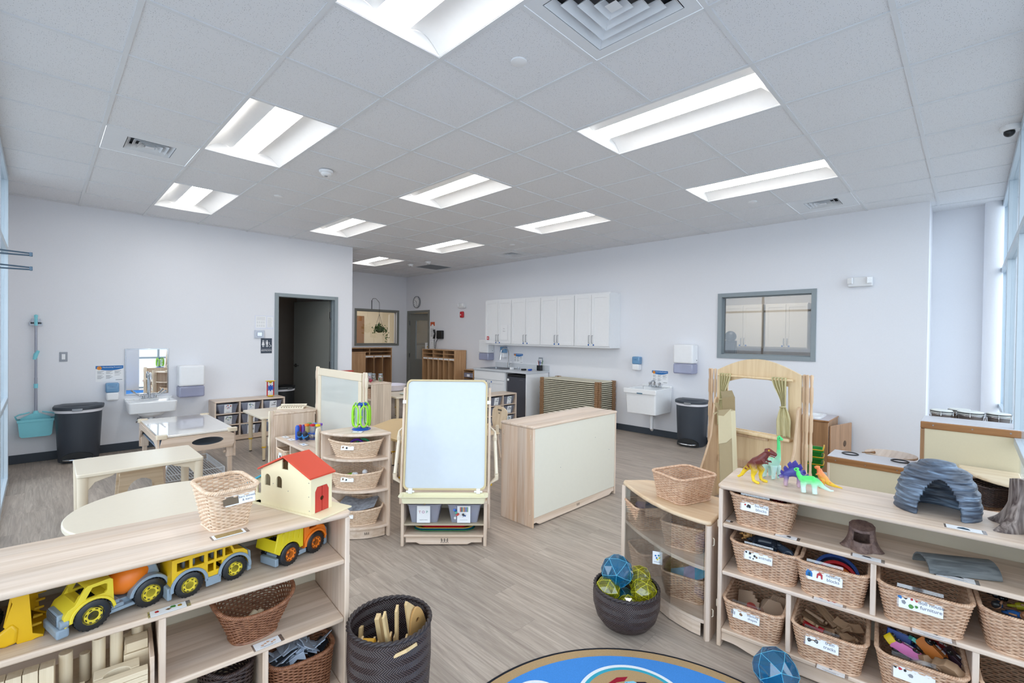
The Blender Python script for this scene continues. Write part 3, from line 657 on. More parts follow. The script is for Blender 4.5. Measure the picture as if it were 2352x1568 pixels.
text_mesh('lettering','RESTROOM',0.028,PAPER,t,face_M(0,-0.0045,0.04))
# bracket arms on the window frame, left edge
for z,s in ((2.11,'upper'),(2.0,'lower')):
    t = thing('window_arm',s+' grey folding arm sticking out at the left edge of the photo','bracket',(0.0,4.33,z),0,'window frame arms')
    MB().box(0.0,0.012,-0.03,0.03,-0.02,0.03).build('plate',STEEL,t)
    MB().tube([(0.0,0,0.022),(0.23,0,0.012)],0.006,8).build('top_rod',plain('blue_grey_metal','5f7385',0.35,0.6),t)
    MB().tube([(0.0,0,-0.008),(0.23,0,-0.004)],0.006,8).build('bottom_rod',plain('blue_grey_metal','5f7385',0.35,0.6),t)
    MB().box(0.222,0.24,-0.01,0.01,-0.012,0.02).build('end_fork',plain('blue_grey_metal','5f7385',0.35,0.6),t,bev=0.003)
# ------------------------------------------------------------ right wall (facing -x: rz=-pi/2, local -y = world -x)
def em_light(label,loc,w=0.235):
    t = thing('emergency_light',label,'emergency light',loc,-pi/2,'twin head emergency lights')
    MB().box(-w/2,w/2,-0.06,0,-0.055,0.055).build('body',plain('white_light_case','e7e8ea',0.4),t,bev=0.01,segs=3)
    for s in (-1,1):
        h = MB().at(s*w*0.36,-0.062,0.012,s*0.35).box(-0.026,0.026,-0.028,0.0,-0.036,0.036).build('lamp_head',WHITE,t,bev=0.004)
        mb = MB().at(s*w*0.36,-0.062,0.012,s*0.35)
        for i in (-1,1):
            for j in (-1,1): mb.cyl((i*0.011,-0.028,j*0.014),(i*0.011,-0.031,j*0.014),0.007,12)
        mb.build('led_cluster',plain('bright_led_lens','ffffff',0.1),h)
em_light('twin head emergency light near the right column',(RWX,0.044,2.213)); em_light('small twin head emergency light above the red alarm',(RWX,7.38,2.215),0.22)
t = thing('fire_alarm','red wall fire alarm below an emergency light','fire alarm',(RWX,7.386,2.012),-pi/2)
MB().box(-0.06,0.06,-0.045,0,-0.07,0.07).build('body',RED,t,bev=0.02,segs=3); MB().box(-0.022,0.0,-0.05,-0.04,-0.02,0.01).build('strobe',WHITE,t,bev=0.004)
t = thing('wall_clock','round white wall clock above the exit door','clock',(RWX,9.215,2.375),-pi/2)
MB().at(rx=pi/2).lathe([(0.152,0),(0.152,0.035),(0.142,0.042),(0.134,0.03),(0.134,0.02)],40).build('rim',plain('grey_clock_rim','8b8e93',0.35),t,smooth='auto')
MB().at(rx=pi/2).lathe([(0.134,0.012),(0.134,0.022)],40).build('dial',PAPER,t,smooth='auto')
mb = MB()
for k in range(12):
    a = k*pi/6; mb.at(0.112*sin(a),-0.0235,0.112*cos(a),0,0,a).box(-0.0035,0.0035,-0.001,0.001,-0.011,0.011)
mb.build('hour_marks',INK,t)
MB().at(0,-0.026,0,0,0,R(-50)).box(-0.004,0.004,-0.001,0.001,-0.01,0.07).build('hour_hand',INK,t); MB().at(0,-0.028,0,0,0,R(170)).box(-0.003,0.003,-0.001,0.001,-0.01,0.1).build('minute_hand',INK,t)
t = thing('wall_phone','black wall phone right of the exit door','phone',(RWX,8.2,1.42),-pi/2)
MB().box(-0.09,0.12,-0.07,0,0.03,0.23).build('base',BLACK,t,bev=0.012,segs=3)
MB().tube([(-0.13,-0.11,0.25),(-0.12,-0.09,0.15),(-0.13,-0.11,0.03)],[0.03,0.02,0.03],10).build('handset',BLACK,t,smooth=True)
MB().tube([(-0.13,-0.1,0.02),(-0.14,-0.09,-0.1),(-0.13,-0.09,-0.2),(-0.11,-0.08,-0.21),(-0.1,-0.07,-0.05),(-0.05,-0.05,0.03)],0.007,8).build('cord',BLACK,t,smooth=True)
t = thing('tall_poster','narrow poster with orange header right of the exit door','poster',(RWX,8.54,1.42),-pi/2)
MB().box(-0.09,0.09,-0.002,0,0,0.44).build('sheet',PAPER,t); MB().box(-0.09,0.09,-0.003,-0.002,0.34,0.44).build('orange_header',plain('rust_ink','cc5a34',0.5),t)
MB().cyl((0,-0.0032,0.33),(0,-0.004,0.33),0.055,24).build('white_arch',PAPER,t)
mb = MB()
for k in range(9): mb.box(-0.075,0.06-0.01*(k % 3),-0.003,-0.002,0.27-k*0.024,0.279-k*0.024)
mb.build('text_lines',INKG,t)
t = thing('evacuation_map','white evacuation map hung below the orange poster','notice',(RWX,8.53,1.12),-pi/2)
MB().box(-0.1,0.1,-0.002,0,0,0.27).build('sheet',PAPER,t)
mb = MB().box(-0.07,0.05,-0.003,-0.002,0.05,0.052).box(-0.07,-0.068,-0.003,-0.002,0.05,0.2).box(-0.07,0.03,-0.003,-0.002,0.2,0.202).box(0.0,0.002,-0.003,-0.002,0.1,0.2).box(-0.03,0.05,-0.003,-0.002,0.12,0.122).box(-0.06,0.0,-0.003,-0.002,0.23,0.235)
mb.build('plan_lines',INKG,t)
t = thing('door_notice','white warning notice with yellow triangle on the exit door glass','notice',(RWX+0.045,8.91,1.2),R(-90))
t.rotation_euler.z = R(-80-0)
t.location = (RWX+0.05+0.66*cos(R(-80))-0.03,9.58+0.66*sin(R(-80)),1.14)
MB().box(-0.09,0.09,-0.002,0,0,0.2).build('sheet',PAPER,t); MB().prism_y([(-0.035,0.08),(0.035,0.08),(0,0.14)],-0.003,-0.002).build('yellow_triangle',YEL2,t)
MB().box(-0.03,0.03,-0.003,-0.002,0.16,0.17).box(-0.06,0.06,-0.003,-0.002,0.04,0.046).box(-0.05,0.05,-0.003,-0.002,0.025,0.031).build('text_lines',INKG,t)
switch('wall_outlet','steel double outlet above the counter',(RWX,5.0,1.07),-pi/2,2,'outlet')
# hanging plant by the far window
t = thing('hanging_plant','trailing green plant in a basket before the alcove window','plant',(6.14,9.5,1.62))
LEAF = plain('green_leaf','3f6b2a',0.45,noise=0.3,nscale=25)
MB().lathe([(0.03,-0.04),(0.09,0.0),(0.105,0.1),(0.1,0.1),(0.085,0.01)],20).build('pot',plain('green_pot','4c5a3a',0.6),t,smooth='auto')
mb = MB()
for a in (0,2.1,4.2): mb.cyl((0.1*cos(a),0.1*sin(a),0.1),(0,0,0.42),0.003,6)
mb.cyl((0,0,0.42),(0,0,0.68),0.004,6); mb.build('chain',plain('dark_chain','3a3b3c',0.4,0.6),t)
rng = random.Random(5); mb = MB()
def leaf_at(mb,p,s,rng):
    q = Euler((rng.uniform(-1.2,1.2),rng.uniform(-1.2,1.2),rng.uniform(0,6.28))).to_matrix()
    pts = [(0,0,0),(0.5,0.35,0.05),(1.0,0.0,0),(0.5,-0.35,0.05)]
    mb.add([Vector(p)+q @ Vector(v)*s for v in pts],[(0,1,2),(0,2,3)])
for i in range(170):
    a = rng.uniform(0,6.28); r = rng.uniform(0.03,0.17); leaf_at(mb,(r*cos(a),r*sin(a)*0.7,rng.uniform(0.0,0.2)-r*0.3),rng.uniform(0.04,0.06),rng)
for (dx,L) in ((0.15,0.36),(0.2,0.28),(-0.12,0.12),(0.1,0.2)):
    for k in range(int(L/0.018)): leaf_at(mb,(dx+0.02*sin(k)+0.05*k*0.018/L,rng.uniform(-0.03,0.03),0.08-k*0.018),0.045,rng)
mb.build('foliage',LEAF,t)
t = thing('plant_hook','black wall hook holding the hanging plant','hook',(6.06,FWY,2.28))
MB().box(-0.008,0.008,-0.006,0,-0.12,0.1).tube([(0,-0.003,0.1),(0,-0.06,0.145),(0.03,-0.15,0.14),(0.07,-0.22,0.06),(0.08,-0.23,0.02)],0.005,8).build('hook_arm',BLACK,t,smooth='auto')
# brown board seen through the alcove window
tag(MB().box(5.4,7.12,12.13,12.16,0.7,2.09).build('pin_board',plain('tan_pin_board','8f6334',0.8,noise=0.1,nscale=6)),'brown pin board on the wall beyond the alcove window','board')
# ------------------------------------------------------------ kitchenette along the right wall
def shaker_door(mb,x0,x1,z0,z1,y,fr=0.055):
    mb.box(x0,x1,y-0.012,y,z0,z1)
    mb.box(x0,x0+fr,y-0.02,y-0.012,z0,z1).box(x1-fr,x1,y-0.02,y-0.012,z0,z1).box(x0+fr,x1-fr,y-0.02,y-0.012,z0,z0+fr).box(x0+fr,x1-fr,y-0.02,y-0.012,z1-fr,z1)
def pull(x,y,z,parent,vert=True,L=0.13):
    m = MB()
    if vert: m.tube([(x,y,z),(x,y-0.028,z),(x,y-0.028,z+L),(x,y,z+L)],0.005,8)
    else: m.tube([(x,y,z),(x,y-0.028,z),(x+L,y-0.028,z),(x+L,y,z)],0.005,8)
    return m.build('handle',STEEL,parent,smooth='auto')
bounds = [6.244,5.49,4.735,3.965,3.262]
names = ['leftmost white upper cabinet with a red first aid mark','second white upper cabinet from the left','third white upper cabinet from the left','rightmost white upper cabinet with a pale open end panel']
for i in range(4):
    w = bounds[i]-bounds[i+1]; t = thing('upper_cabinet',names[i],'cabinet',(RWX,(bounds[i]+bounds[i+1])/2,1.352),-pi/2,'white upper kitchen cabinets')
    MB().box(-w/2+0.001,w/2-0.001,-0.31,0,0,0.912).build('body',CAB,t,bev=0.001)
    for s in (-1,1):
        mb = MB(); x0,x1 = (-w/2+0.006,-0.0025) if s < 0 else (0.0025,w/2-0.006)
        shaker_door(mb,x0,x1,0.03,0.885,-0.312); dd = mb.build('door',CAB,t,bev=0.0015)
        pull(s*0.032,-0.332,0.075,dd)
        MB().cyl((s*0.05,-0.3325,0.048),(s*0.05,-0.334,0.048),0.014,20).build('blue_dot_sticker',plain('blue_sticker','1c5fae',0.5),dd)
        if i == 0 and s < 0:
            st = MB().box(-0.32,-0.26,-0.334,-0.332,0.10,0.17).build('first_aid_sticker',RED,dd)
            MB().box(-0.297,-0.283,-0.3355,-0.334,0.115,0.155).box(-0.31,-0.27,-0.3355,-0.334,0.128,0.142).build('white_cross',PAPER,st)
        if i == 0 and s > 0:
            st = MB().box(0.09,0.28,-0.3345,-0.3325,0.1,0.4).build('paper_note',PAPER,dd)
            text_mesh('lettering','First\n\nAid kit',0.024,INKG,st,face_M(0.18,-0.335,0.3))
# counter run
t = thing('countertop','grey white laminate countertop with backsplash and inset sink hole','countertop',(RWX,5.515,0.0),-pi/2)
CT = plain('grey_laminate','cfd3d8',0.3)
# local x: -0.735 (y=6.25) .. 0.735 (y=4.78); sink cut x -0.6..0.02, y -0.53..-0.1
mb = MB().box(-0.735,-0.62,-0.64,0,0.85,0.885).box(0.02,0.735,-0.64,0,0.85,0.885).box(-0.62,0.02,-0.64,-0.53,0.85,0.885).box(-0.62,0.02,-0.1,0,0.85,0.885); mb.build('worktop',CT,t,bev=0.003)
MB().box(-0.735,0.735,-0.02,0,0.885,0.985).build('backsplash',CT,t,bev=0.003)
t = thing('base_cabinet','white base cabinet under the kitchen sink','cabinet',(RWX,5.8,0.0),-pi/2)
MB().box(-0.445,0.445,-0.60,-0.02,0.08,0.849).box(-0.445,0.445,-0.54,-0.02,0,0.08).build('body',CAB,t,bev=0.001)
MB().box(-0.435,0.435,-0.622,-0.602,0.68,0.84).build('drawer_front',CAB,t,bev=0.002)
for s in (-1,1):
    mb = MB(); x0,x1 = (-0.435,-0.003) if s < 0 else (0.003,0.435); shaker_door(mb,x0,x1,0.1,0.67,-0.602); dd = mb.build('door',CAB,t,bev=0.0015)
    pull(s*0.035,-0.622,0.48,dd); MB().cyl((s*0.075,-0.6225,0.64),(s*0.075,-0.624,0.64),0.015,20).build('blue_dot_sticker',plain('blue_sticker','1c5fae',0.5),dd)
tag(MB().box(6.43,7.03,4.79,4.815,0,0.849).build('end_panel',CAB,None,bev=0.001),'white end panel right of the mini fridge','panel')
t = thing('mini_fridge','dark grey mini fridge under the counter','fridge',(6.75,5.08,0),-pi/2)
FR = plain('dark_steel_fridge','62656f',0.35,0.6)
MB().box(-0.24,0.24,-0.22,0.27,0.02,0.82).build('body',BLACK,t,bev=0.004)
MB().box(-0.24,0.24,-0.29,-0.225,0.04,0.775).build('door',FR,t,bev=0.006); MB().box(-0.24,0.24,-0.285,-0.225,0.78,0.82).build('top_strip',BLACK,t,bev=0.003)
MB().box(-0.235,-0.19,-0.3,-0.288,0.69,0.735).build('door_lock',WHITE,t,bev=0.01)
MB().box(0.08,0.17,-0.292,-0.289,0.725,0.73).build('brand_strip',STEEL,t)
t = thing('kitchen_sink','steel drop-in sink in the counter','sink',(RWX,5.815,0.885),-pi/2)
mb = MB(); o = rrect(0.345,0.23,0.03,4,0,-0.315); i = rrect(0.3,0.185,0.03,4,0,-0.315); n = len(o)
vs = [(x,y,0.0005) for x,y in o]+[(x,y,0.004) for x,y in o]+[(x,y,0.004) for x,y in i]+[(x*0.98,(y+0.315)*0.97-0.315,-0.14) for x,y in i]
fs = [(k*n+j,k*n+(j+1) % n,(k+1)*n+(j+1) % n,(k+1)*n+j) for k in range(3) for j in range(n)]+[tuple(range(3*n,4*n))]
mb.add(vs,fs).build('basin',STEEL,t,smooth='auto')
t = thing('kitchen_faucet','tall arched chrome faucet at the kitchen sink','faucet',(6.9,5.73,0.886),-pi/2)
MB().cyl((0,0,0),(0,0,0.012),0.03,20).cyl((0,0,0.01),(0,0,0.12),0.02,16).tube([(0,0,0.1),(0,0,0.30)]+[(0,-0.11+0.11*cos(a),0.30+0.11*sin(a)) for a in [pi*k/10 for k in range(1,10)]]+[(0,-0.225,0.26),(0,-0.235,0.2)],0.012,12).tube([(0,-0.228,0.24),(0,-0.236,0.175)],0.018,12).build('spout',CHROME,t,smooth='auto')
MB().tube([(0.018,0,0.08),(0.06,0,0.1),(0.075,0.0,0.14)],0.007,8).build('lever',CHROME,t,smooth=True)
soap_dispenser('blue and white soap dispenser behind the arched faucet',(RWX,5.98,1.09),-pi/2)
towel_dispenser('white towel dispenser at the left end of the upper cabinets',(RWX,6.46,1.02),-pi/2)
wash_poster('handwashing poster beside the arched faucet',(RWX,5.6,0.99),-pi/2,0.25,0.19)
t = thing('pen_holder','black mesh cup of pens on the counter','pen holder',(6.93,4.92,0.885),0)
MB().box(-0.04,0.04,-0.035,0.045,0.0,0.1).build('cup',BLACK,t,bev=0.004)
for k,(dx,dy,m) in enumerate(((0.015,0.01,BLU),(-0.02,-0.01,BLACK),(0,0.02,REDINK),(-0.01,0.02,WHITE),(0.02,-0.015,GREENINK))): MB().cyl((dx,dy,0.05),(dx*2.4,dy*2.4,0.19),0.005,8).build('pen',m,t)
for k,(x,y,w,h,m,nm,lb,ct) in enumerate(((6.75,5.0,0.09,0.035,BLU,'blue_cloth','crumpled blue thing before the black pen cup','cloth'),(6.72,5.14,0.09,0.03,BLACK,'sunglasses_case','black case on the counter right of the white box','case'),(6.68,5.42,0.07,0.045,WHITE,'white_box','small white box on the counter beside the sink','box'),(6.78,5.33,0.05,0.05,clear('clear_cup',(0.9,0.93,0.97,1),0.1,alpha=0.3),'clear_cup','small clear cup on the counter beside the white box','cup'))):
    if 'cup' in nm: o = MB().lathe([(0.02,0),(0.025,0.05),(0.023,0.05),(0.018,0.004)],16).build(nm,m,None,smooth='auto')
    elif 'cloth' in nm:
        mb = MB()
        for j in range(5): mb.ball((j-2)*0.018,0.012*sin(j*2),0.018,0.022,10,1,1,0.8)
        o = mb.build(nm,m,None,smooth=True)
    else: o = MB().box(-w/2,w/2,-w/3,w/3,0,h).build(nm,m,None,bev=0.006)
    o.location = (x,y,0.886); tag(o,lb,ct)
# stacked cots
COTF = plain('beige_cot_fabric','d3cdb8',0.6); COTB = plain('brown_cot_plastic','94704f',0.5)
def make_cot():
    t = thing('nap_cot','beige nap cot with brown corner posts','cot',(6.765,3.93,0),0,'nap cots stacked against the right wall')
    L,Wd = 1.22,0.48
    mb = MB().box(-Wd/2+0.02,Wd/2-0.02,-L/2+0.04,L/2-0.04,0.012,0.016)
    for s in (-1,1): mb.tube([(s*(Wd/2-0.015),-L/2+0.05,0.014),(s*(Wd/2-0.015),L/2-0.05,0.014)],0.0098,8).tube([(-Wd/2+0.05,s*(L/2-0.015),0.014),(Wd/2-0.05,s*(L/2-0.015),0.014)],0.0098,8)
    mb.build('bed_sheet',COTF,t,smooth='auto')
    for sx in (-1,1):
        for sy in (-1,1):
            MB().box(sx*(Wd/2+0.0)-0.012,sx*(Wd/2)+0.012,sy*(L/2)-(0.07 if sy > 0 else -0.01),sy*(L/2)+(0.01 if sy > 0 else 0.07),0.0,0.031).box(sx*(Wd/2)-(0.07 if sx > 0 else -0.01),sx*(Wd/2)+(0.01 if sx > 0 else 0.07),sy*L/2-0.012,sy*L/2+0.012,0.0,0.031).build('corner_leg',COTB,t,bev=0.003)
    return t
cot = make_cot(); NC = 25
for k in range(NC):
    if k == 0: c = cot
    else: c = copy_tree(cot,(6.765+0.002*((k*7) % 3-1),3.93+0.003*((k*5) % 3-1),k*0.0325))
    c['label'] = 'beige nap cot with brown corner posts in the stack by the right wall' if k < NC-1 else 'topmost beige nap cot of the stack by the right wall'
# utility sink
t = thing('utility_sink','deep white wall-hung utility sink by the right wall','sink',(RWX,2.58,0.40),-pi/2)
o = basin_mesh(0.5,0.55,0.37,0.03,0.3,0.03); o.build('tub',PORC,t,bev=0.006)
MB().box(-0.235,0.25,-0.05,0,0.368,0.40).build('backsplash',PORC,t,bev=0.008); MB().box(-0.265,0.265,-0.565,-0.548,0.3,0.372).build('front_rim',PORC,t,bev=0.008)
MB().box(-0.04,0.05,-0.5665,-0.5655,0.232,0.25).build('label_sticker',plain('teal_sticker','5f7f93',0.4),t) if False else MB().box(-0.04,0.05,-0.5695,-0.5645,0.30,0.318).build('label_sticker',plain('teal_sticker','5f7f93',0.4),t)
MB().cyl((0.05,-0.28,0.02),(0.05,-0.28,-0.16),0.026,14).tube([(0.05,-0.28,-0.1),(0.05,-0.28,-0.24),(0.03,-0.22,-0.27),(0.0,-0.16,-0.22),(-0.02,-0.12,-0.12),(-0.05,0.0,-0.1)],0.022,12).build('drain_trap',WHITE,t,smooth='auto')
f = MB().box(-0.11,0.09,-0.1,-0.05,0.37,0.385).cyl((-0.01,-0.075,0.38),(-0.01,-0.075,0.45),0.014).tube([(-0.01,-0.075,0.44),(-0.01,-0.1,0.47),(-0.01,-0.17,0.465),(-0.01,-0.2,0.43)],0.012,10).build('faucet',CHROME,t,smooth='auto')
for s in (-0.09,0.07): MB().cyl((s,-0.075,0.38),(s,-0.075,0.42),0.018,12).ball(s,-0.075,0.43,0.026,12,1,1,0.6).build('tap_handle',CHROME,f,smooth='auto')
# ------------------------------------------------------------ coat lockers
def lockers(label,loc,rz,w,h,d,n,m=None):
    t = thing('coat_locker',label,'coat locker',loc,rz,'open wooden coat lockers')
    W1 = wood('locker_maple','caa179','b38659','z',strip=0.09,sv=0.07)
    MB().box(-w/2,-w/2+0.02,-d,0,0,h-0.02).build('side_panel',W1,t,bev=0.003); MB().box(w/2-0.02,w/2,-d,0,0,h-0.02).build('side_panel',W1,t,bev=0.003)
    MB().box(-w/2-0.004,w/2+0.004,-d-0.006,0,h-0.02,h).build('top',W1,t,bev=0.004)
    MB().box(-w/2+0.02,w/2-0.02,-0.008,0,0.04,h-0.02).build('back',plain('locker_back_brown','8a6444',0.6),t)
    z1 = h-0.1; z2 = h-0.185
    for z in (z1,z2,0.09): MB().box(-w/2+0.02,w/2-0.02,-d+0.004,-0.008,z-0.008,z+0.008).build('shelf',W1,t,bev=0.002)
    MB().box(-w/2+0.02,w/2-0.02,-d+0.01,-d+0.03,0.0,0.08).build('plinth',W1,t,bev=0.002)
    iw = (w-0.04)/n; k = n//2
    for i in range(1,n): MB().box(-w/2+0.02+iw*i-0.007,-w/2+0.02+iw*i+0.007,-d+0.004,-0.008,0.098,z2-0.008).build('divider',W1,t,bev=0.002)
    for i in range(1,k): x = -w/2+0.02+(w-0.04)*i/k; MB().box(x-0.007,x+0.007,-d+0.004,-0.008,z2+0.008,h-0.02).build('divider',W1,t,bev=0.002)
    for i in range(n):
        xa = -w/2+0.02+iw*i+0.008; xb = xa+iw-0.016; arc = [(xa+(xb-xa)*j/8,z2-0.055-0.018*(2*j/8-1)**2*1.0) for j in range(9)]
        MB().prism_y([(xb,z2-0.009),(xa,z2-0.009)]+arc,-d+0.012,-d+0.02).build('rail',W1,t)
        MB().box(xa+0.003,xb-0.003,-d+0.009,-d+0.0115,z2-0.045,z2-0.012).build('name_label',PAPER,t)
        MB().tube([((xa+xb)/2,-0.02,z2-0.12),((xa+xb)/2,-0.06,z2-0.125),((xa+xb)/2,-0.065,z2-0.1)],0.004,6).build('coat_hook',STEEL,t)
    return t
lockers('wide wooden coat locker under the alcove window',(5.83,9.71,0),0,1.2,1.215,0.33,5)
lockers('wooden coat locker against the right wall left of the kitchenette',(7.03,7.84,0),-pi/2,1.24,1.205,0.33,6)
t = thing('wooden_cabinet','plain wooden cabinet at the left edge of the alcove','cabinet',(5.2,9.25,0),0)
W1 = wood('locker_maple','caa179','b38659','z',strip=0.09,sv=0.07)
MB().box(-0.35,0.37,-0.16,0.08,0,1.1).build('body',W1,t,bev=0.003); MB().box(-0.355,0.375,-0.165,0.085,1.1,1.125).build('top',W1,t,bev=0.004)
t = thing('drawer_unit','small wooden unit of clear trays beside the base cabinet','drawer unit',(6.9,6.81,0),-pi/2)
MB().box(-0.17,-0.155,-0.15,0.14,0,0.785).box(0.155,0.17,-0.15,0.14,0,0.785).box(-0.17,0.17,-0.15,0.14,0.785,0.8).box(-0.155,0.155,0.125,0.14,0,0.785).build('body',W1,t,bev=0.002)
for k in range(5):
    tr = MB().box(-0.15,0.15,-0.145,0.12,0.05+k*0.145,0.15+k*0.145).build('tray',clear('lilac_tray',(0.7,0.7,0.82,1),0.06,alpha=0.6,diff=lin('a9a7bd')),t,bev=0.01)
    MB().box(-0.04,0.05,-0.149,-0.146,0.07+k*0.145,0.12+k*0.145).build('card',PAPER,tr)
    MB().box(-0.155,0.155,-0.15,0.12,0.162+k*0.145,0.168+k*0.145).build('shelf',W1,t)
# ------------------------------------------------------------ nine-bin cubby units
def pics(mb_list,kind):
    pass
BINM = clear('clear_bin_plastic',(0.78,0.8,0.88,1),0.07,alpha=0.42,diff=lin('a9afc4'))
def bin_mesh(w,h,d,lipw=0.012):
    """tapered open tub, front at y=-d/2"""
    b = rrect(w/2*0.76,d/2*0.86,0.015,3); tp = rrect(w/2*0.96,d/2*0.97,0.018,3); n = len(b); L = rrect(w/2,d/2,0.02,3)
    vs = [(x,y,0.0) for x,y in b]+[(x,y,h*0.96) for x,y in tp]+[(x,y,h*0.96) for x,y in L]+[(x,y,h) for x,y in L]
    fs = [(k*n+j,k*n+(j+1) % n,(k+1)*n+(j+1) % n,(k+1)*n+j) for k in range(3) for j in range(n)]+[tuple(range(n))[::-1]]
    return MB().add(vs,fs)
def storage_bin(label,loc,rz,w,h,d,art,group,cont=None,cw=0.36,cardtext=None):
    t = thing('storage_bin',label,'bin',loc,rz,group)
    bin_mesh(w,h,d).build('tub',BINM,t,smooth='auto')
    cwid = w*cw; y0 = -d/2-0.002
    cd = MB().add([(-cwid/2,-d/2*0.86-0.004,0.004),(cwid/2,-d/2*0.86-0.004,0.004),(cwid/2,y0-0.002,h*0.97),(-cwid/2,y0-0.002,h*0.97),(-cwid/2,-d/2*0.86-0.002,0.004),(cwid/2,-d/2*0.86-0.002,0.004),(cwid/2,y0,h*0.97),(-cwid/2,y0,h*0.97)],[(0,1,2,3),(7,6,5,4),(0,4,5,1),(1,5,6,2),(2,6,7,3),(3,7,4,0)]).build('label_card',PAPER,t)
    rng = random.Random(art); cols = [REDINK,BLUEINK,plain('purple_ink','6a3f8f',0.5),INK,ORANGEINK,GREENINK]
    def P(u,v): # card coords -> 3d
        k = v; return (u*cwid,(-d/2*0.86-0.004)*(1-k)+(y0-0.002)*k-0.0012,0.004+(h*0.97-0.004)*k)
    for q in range(3):
        mb = MB()
        for j in range(3+art % 3):
            u = rng.uniform(-0.34,0.3); v = rng.uniform(0.42,0.85); s = rng.uniform(0.05,0.13)
            pts = [(u,v),(u+s*1.4,v+s*0.2),(u+s,v+s*0.9),(u-s*0.2,v+s*0.6)]
            mb.add([P(min(max(a,-0.45),0.45),min(b_,0.95)) for a,b_ in pts],[(0,1,2,3)])
        mb.build('picture',cols[(art+q*2) % 6] if art % 4 else INK,cd)
    mb = MB()
    for j in range(2): mb.add([P(-0.3+0.1*j,0.13-0.07*j),P(0.3-0.1*j,0.13-0.07*j),P(0.3-0.1*j,0.15-0.07*j),P(-0.3+0.1*j,0.15-0.07*j)],[(0,1,2,3)])
    mb.build('text_lines',INKG,cd)
    return t
def cubby9(label,loc,rz,binlabels,w=0.92,h=0.572,d=0.34,group='picture bins'):
    t = thing('bin_shelf',label,'shelf',loc,rz,'nine-space bin shelves')
    MB().box(-w/2,w/2,-d,0,h-0.02,h).build('top',Wx,t,bev=0.006)
    for s in (-1,1): MB().box(s*w/2-(0.018 if s > 0 else 0),s*w/2+(0 if s > 0 else 0.018),-d+0.004,0,0,h-0.02).build('side_panel',Wzy,t,bev=0.003)
    iw = (w-0.036)/3
    for i in (1,2): MB().box(-w/2+0.018+iw*i-0.008,-w/2+0.018+iw*i+0.008,-d+0.006,-0.006,0.075,h-0.02).build('divider',Wzy,t,bev=0.002)
    zs = [0.075,0.237,0.397]
    for z in zs: MB().box(-w/2+0.018,w/2-0.018,-d+0.006,-0.006,z-0.012,z).build('shelf',Wx,t,bev=0.002)
    MB().box(-w/2+0.018,w/2-0.018,-0.006,0,0.063,h-0.02).build('back',Px,t)
    MB().box(-w/2+0.018,w/2-0.018,-d+0.012,-d+0.03,0.01,0.063).build('kick_panel',Wx,t,bev=0.003)
    logo(t,0.0,-d+0.0115,0.036,0.03)
    c,s_ = cos(rz),sin(rz)
    for r_ in range(3):
        for i in range(3):
            lx = -w/2+0.018+iw*(i+0.5); ly = -d/2+0.0
            storage_bin(binlabels[r_*3+i],(loc[0]+c*lx-s_*ly,loc[1]+s_*lx+c*ly,loc[2]+[0.397,0.237,0.075][r_]+0.001),rz,iw-0.03,0.13,d-0.02,r_*3+i+1+len(label) % 3,group)
    return t
def logo(parent,x,y,z,s,rz=0.0,M=None):
    """the maker's mark: three small playing figures"""
    mb = MB(); mb.M = M if M is not None else Matrix.Translation((x,y,z)) @ Matrix.Rotation(rz,4,'Z')
    for k in (-1,0,1):
        c = k*s*0.62; q = s*0.5
        mb.tube([(c-q*0.4,0,-q*0.9),(c,0,0),(c+q*0.45,0,-q*0.8)],s*0.055,4).tube([(c,0,0),(c+q*0.1*k,0,q*0.55)],s*0.06,4).tube([(c-q*0.5,0,q*0.25),(c+q*0.05,0,q*0.45),(c+q*0.5,0,q*0.15)],s*0.045,4).ball(c+q*0.12*k,0,q*0.85,s*0.1,8)
    return mb.build('maker_mark',INK,parent)
rows = ['top','middle','bottom']; colz = ['left','centre','right']
cubby9('wooden nine-bin shelf against the left wall by the restroom door',(2.42,LWY-0.01,0),0,['clear picture bin in the %s row, %s column of the shelf by the restroom door' % (r,c) for r in rows for c in colz])
cubby9('wooden nine-bin shelf standing before the mini fridge',(5.5,4.92,0),0,['clear picture bin in the %s row, %s column of the shelf before the fridge' % (r,c) for r in rows for c in colz])
# sand wheel toy on top
t = thing('sand_wheel','yellow and red toy sand wheel on the left wall bin shelf','toy',(2.72,6.63,0.572))
MB().lathe([(0.03,0.0),(0.05,0.012),(0.048,0.02),(0.0,0.02)],8).build('base',YEL,t,bev=0.003)
MB().lathe([(0.012,0.2),(0.02,0.215),(0.075,0.235),(0.072,0.24),(0.015,0.222)],6,sy=0.8).build('funnel',YEL,t)
for s in (-1,1): MB().cyl((s*0.045,0,0.01),(s*0.045,0,0.225),0.008,10).build('post',RED,t)
mb = MB().cyl((0,-0.02,0.13),(0,0.02,0.13),0.03,16)
for k in range(8): a = k*pi/4; mb.at(0.036*cos(a),0,0.13+0.036*sin(a),0,0,-a).box(-0.012,0.012,-0.018,0.018,-0.005,0.005)
mb.build('wheel',BLU,t)
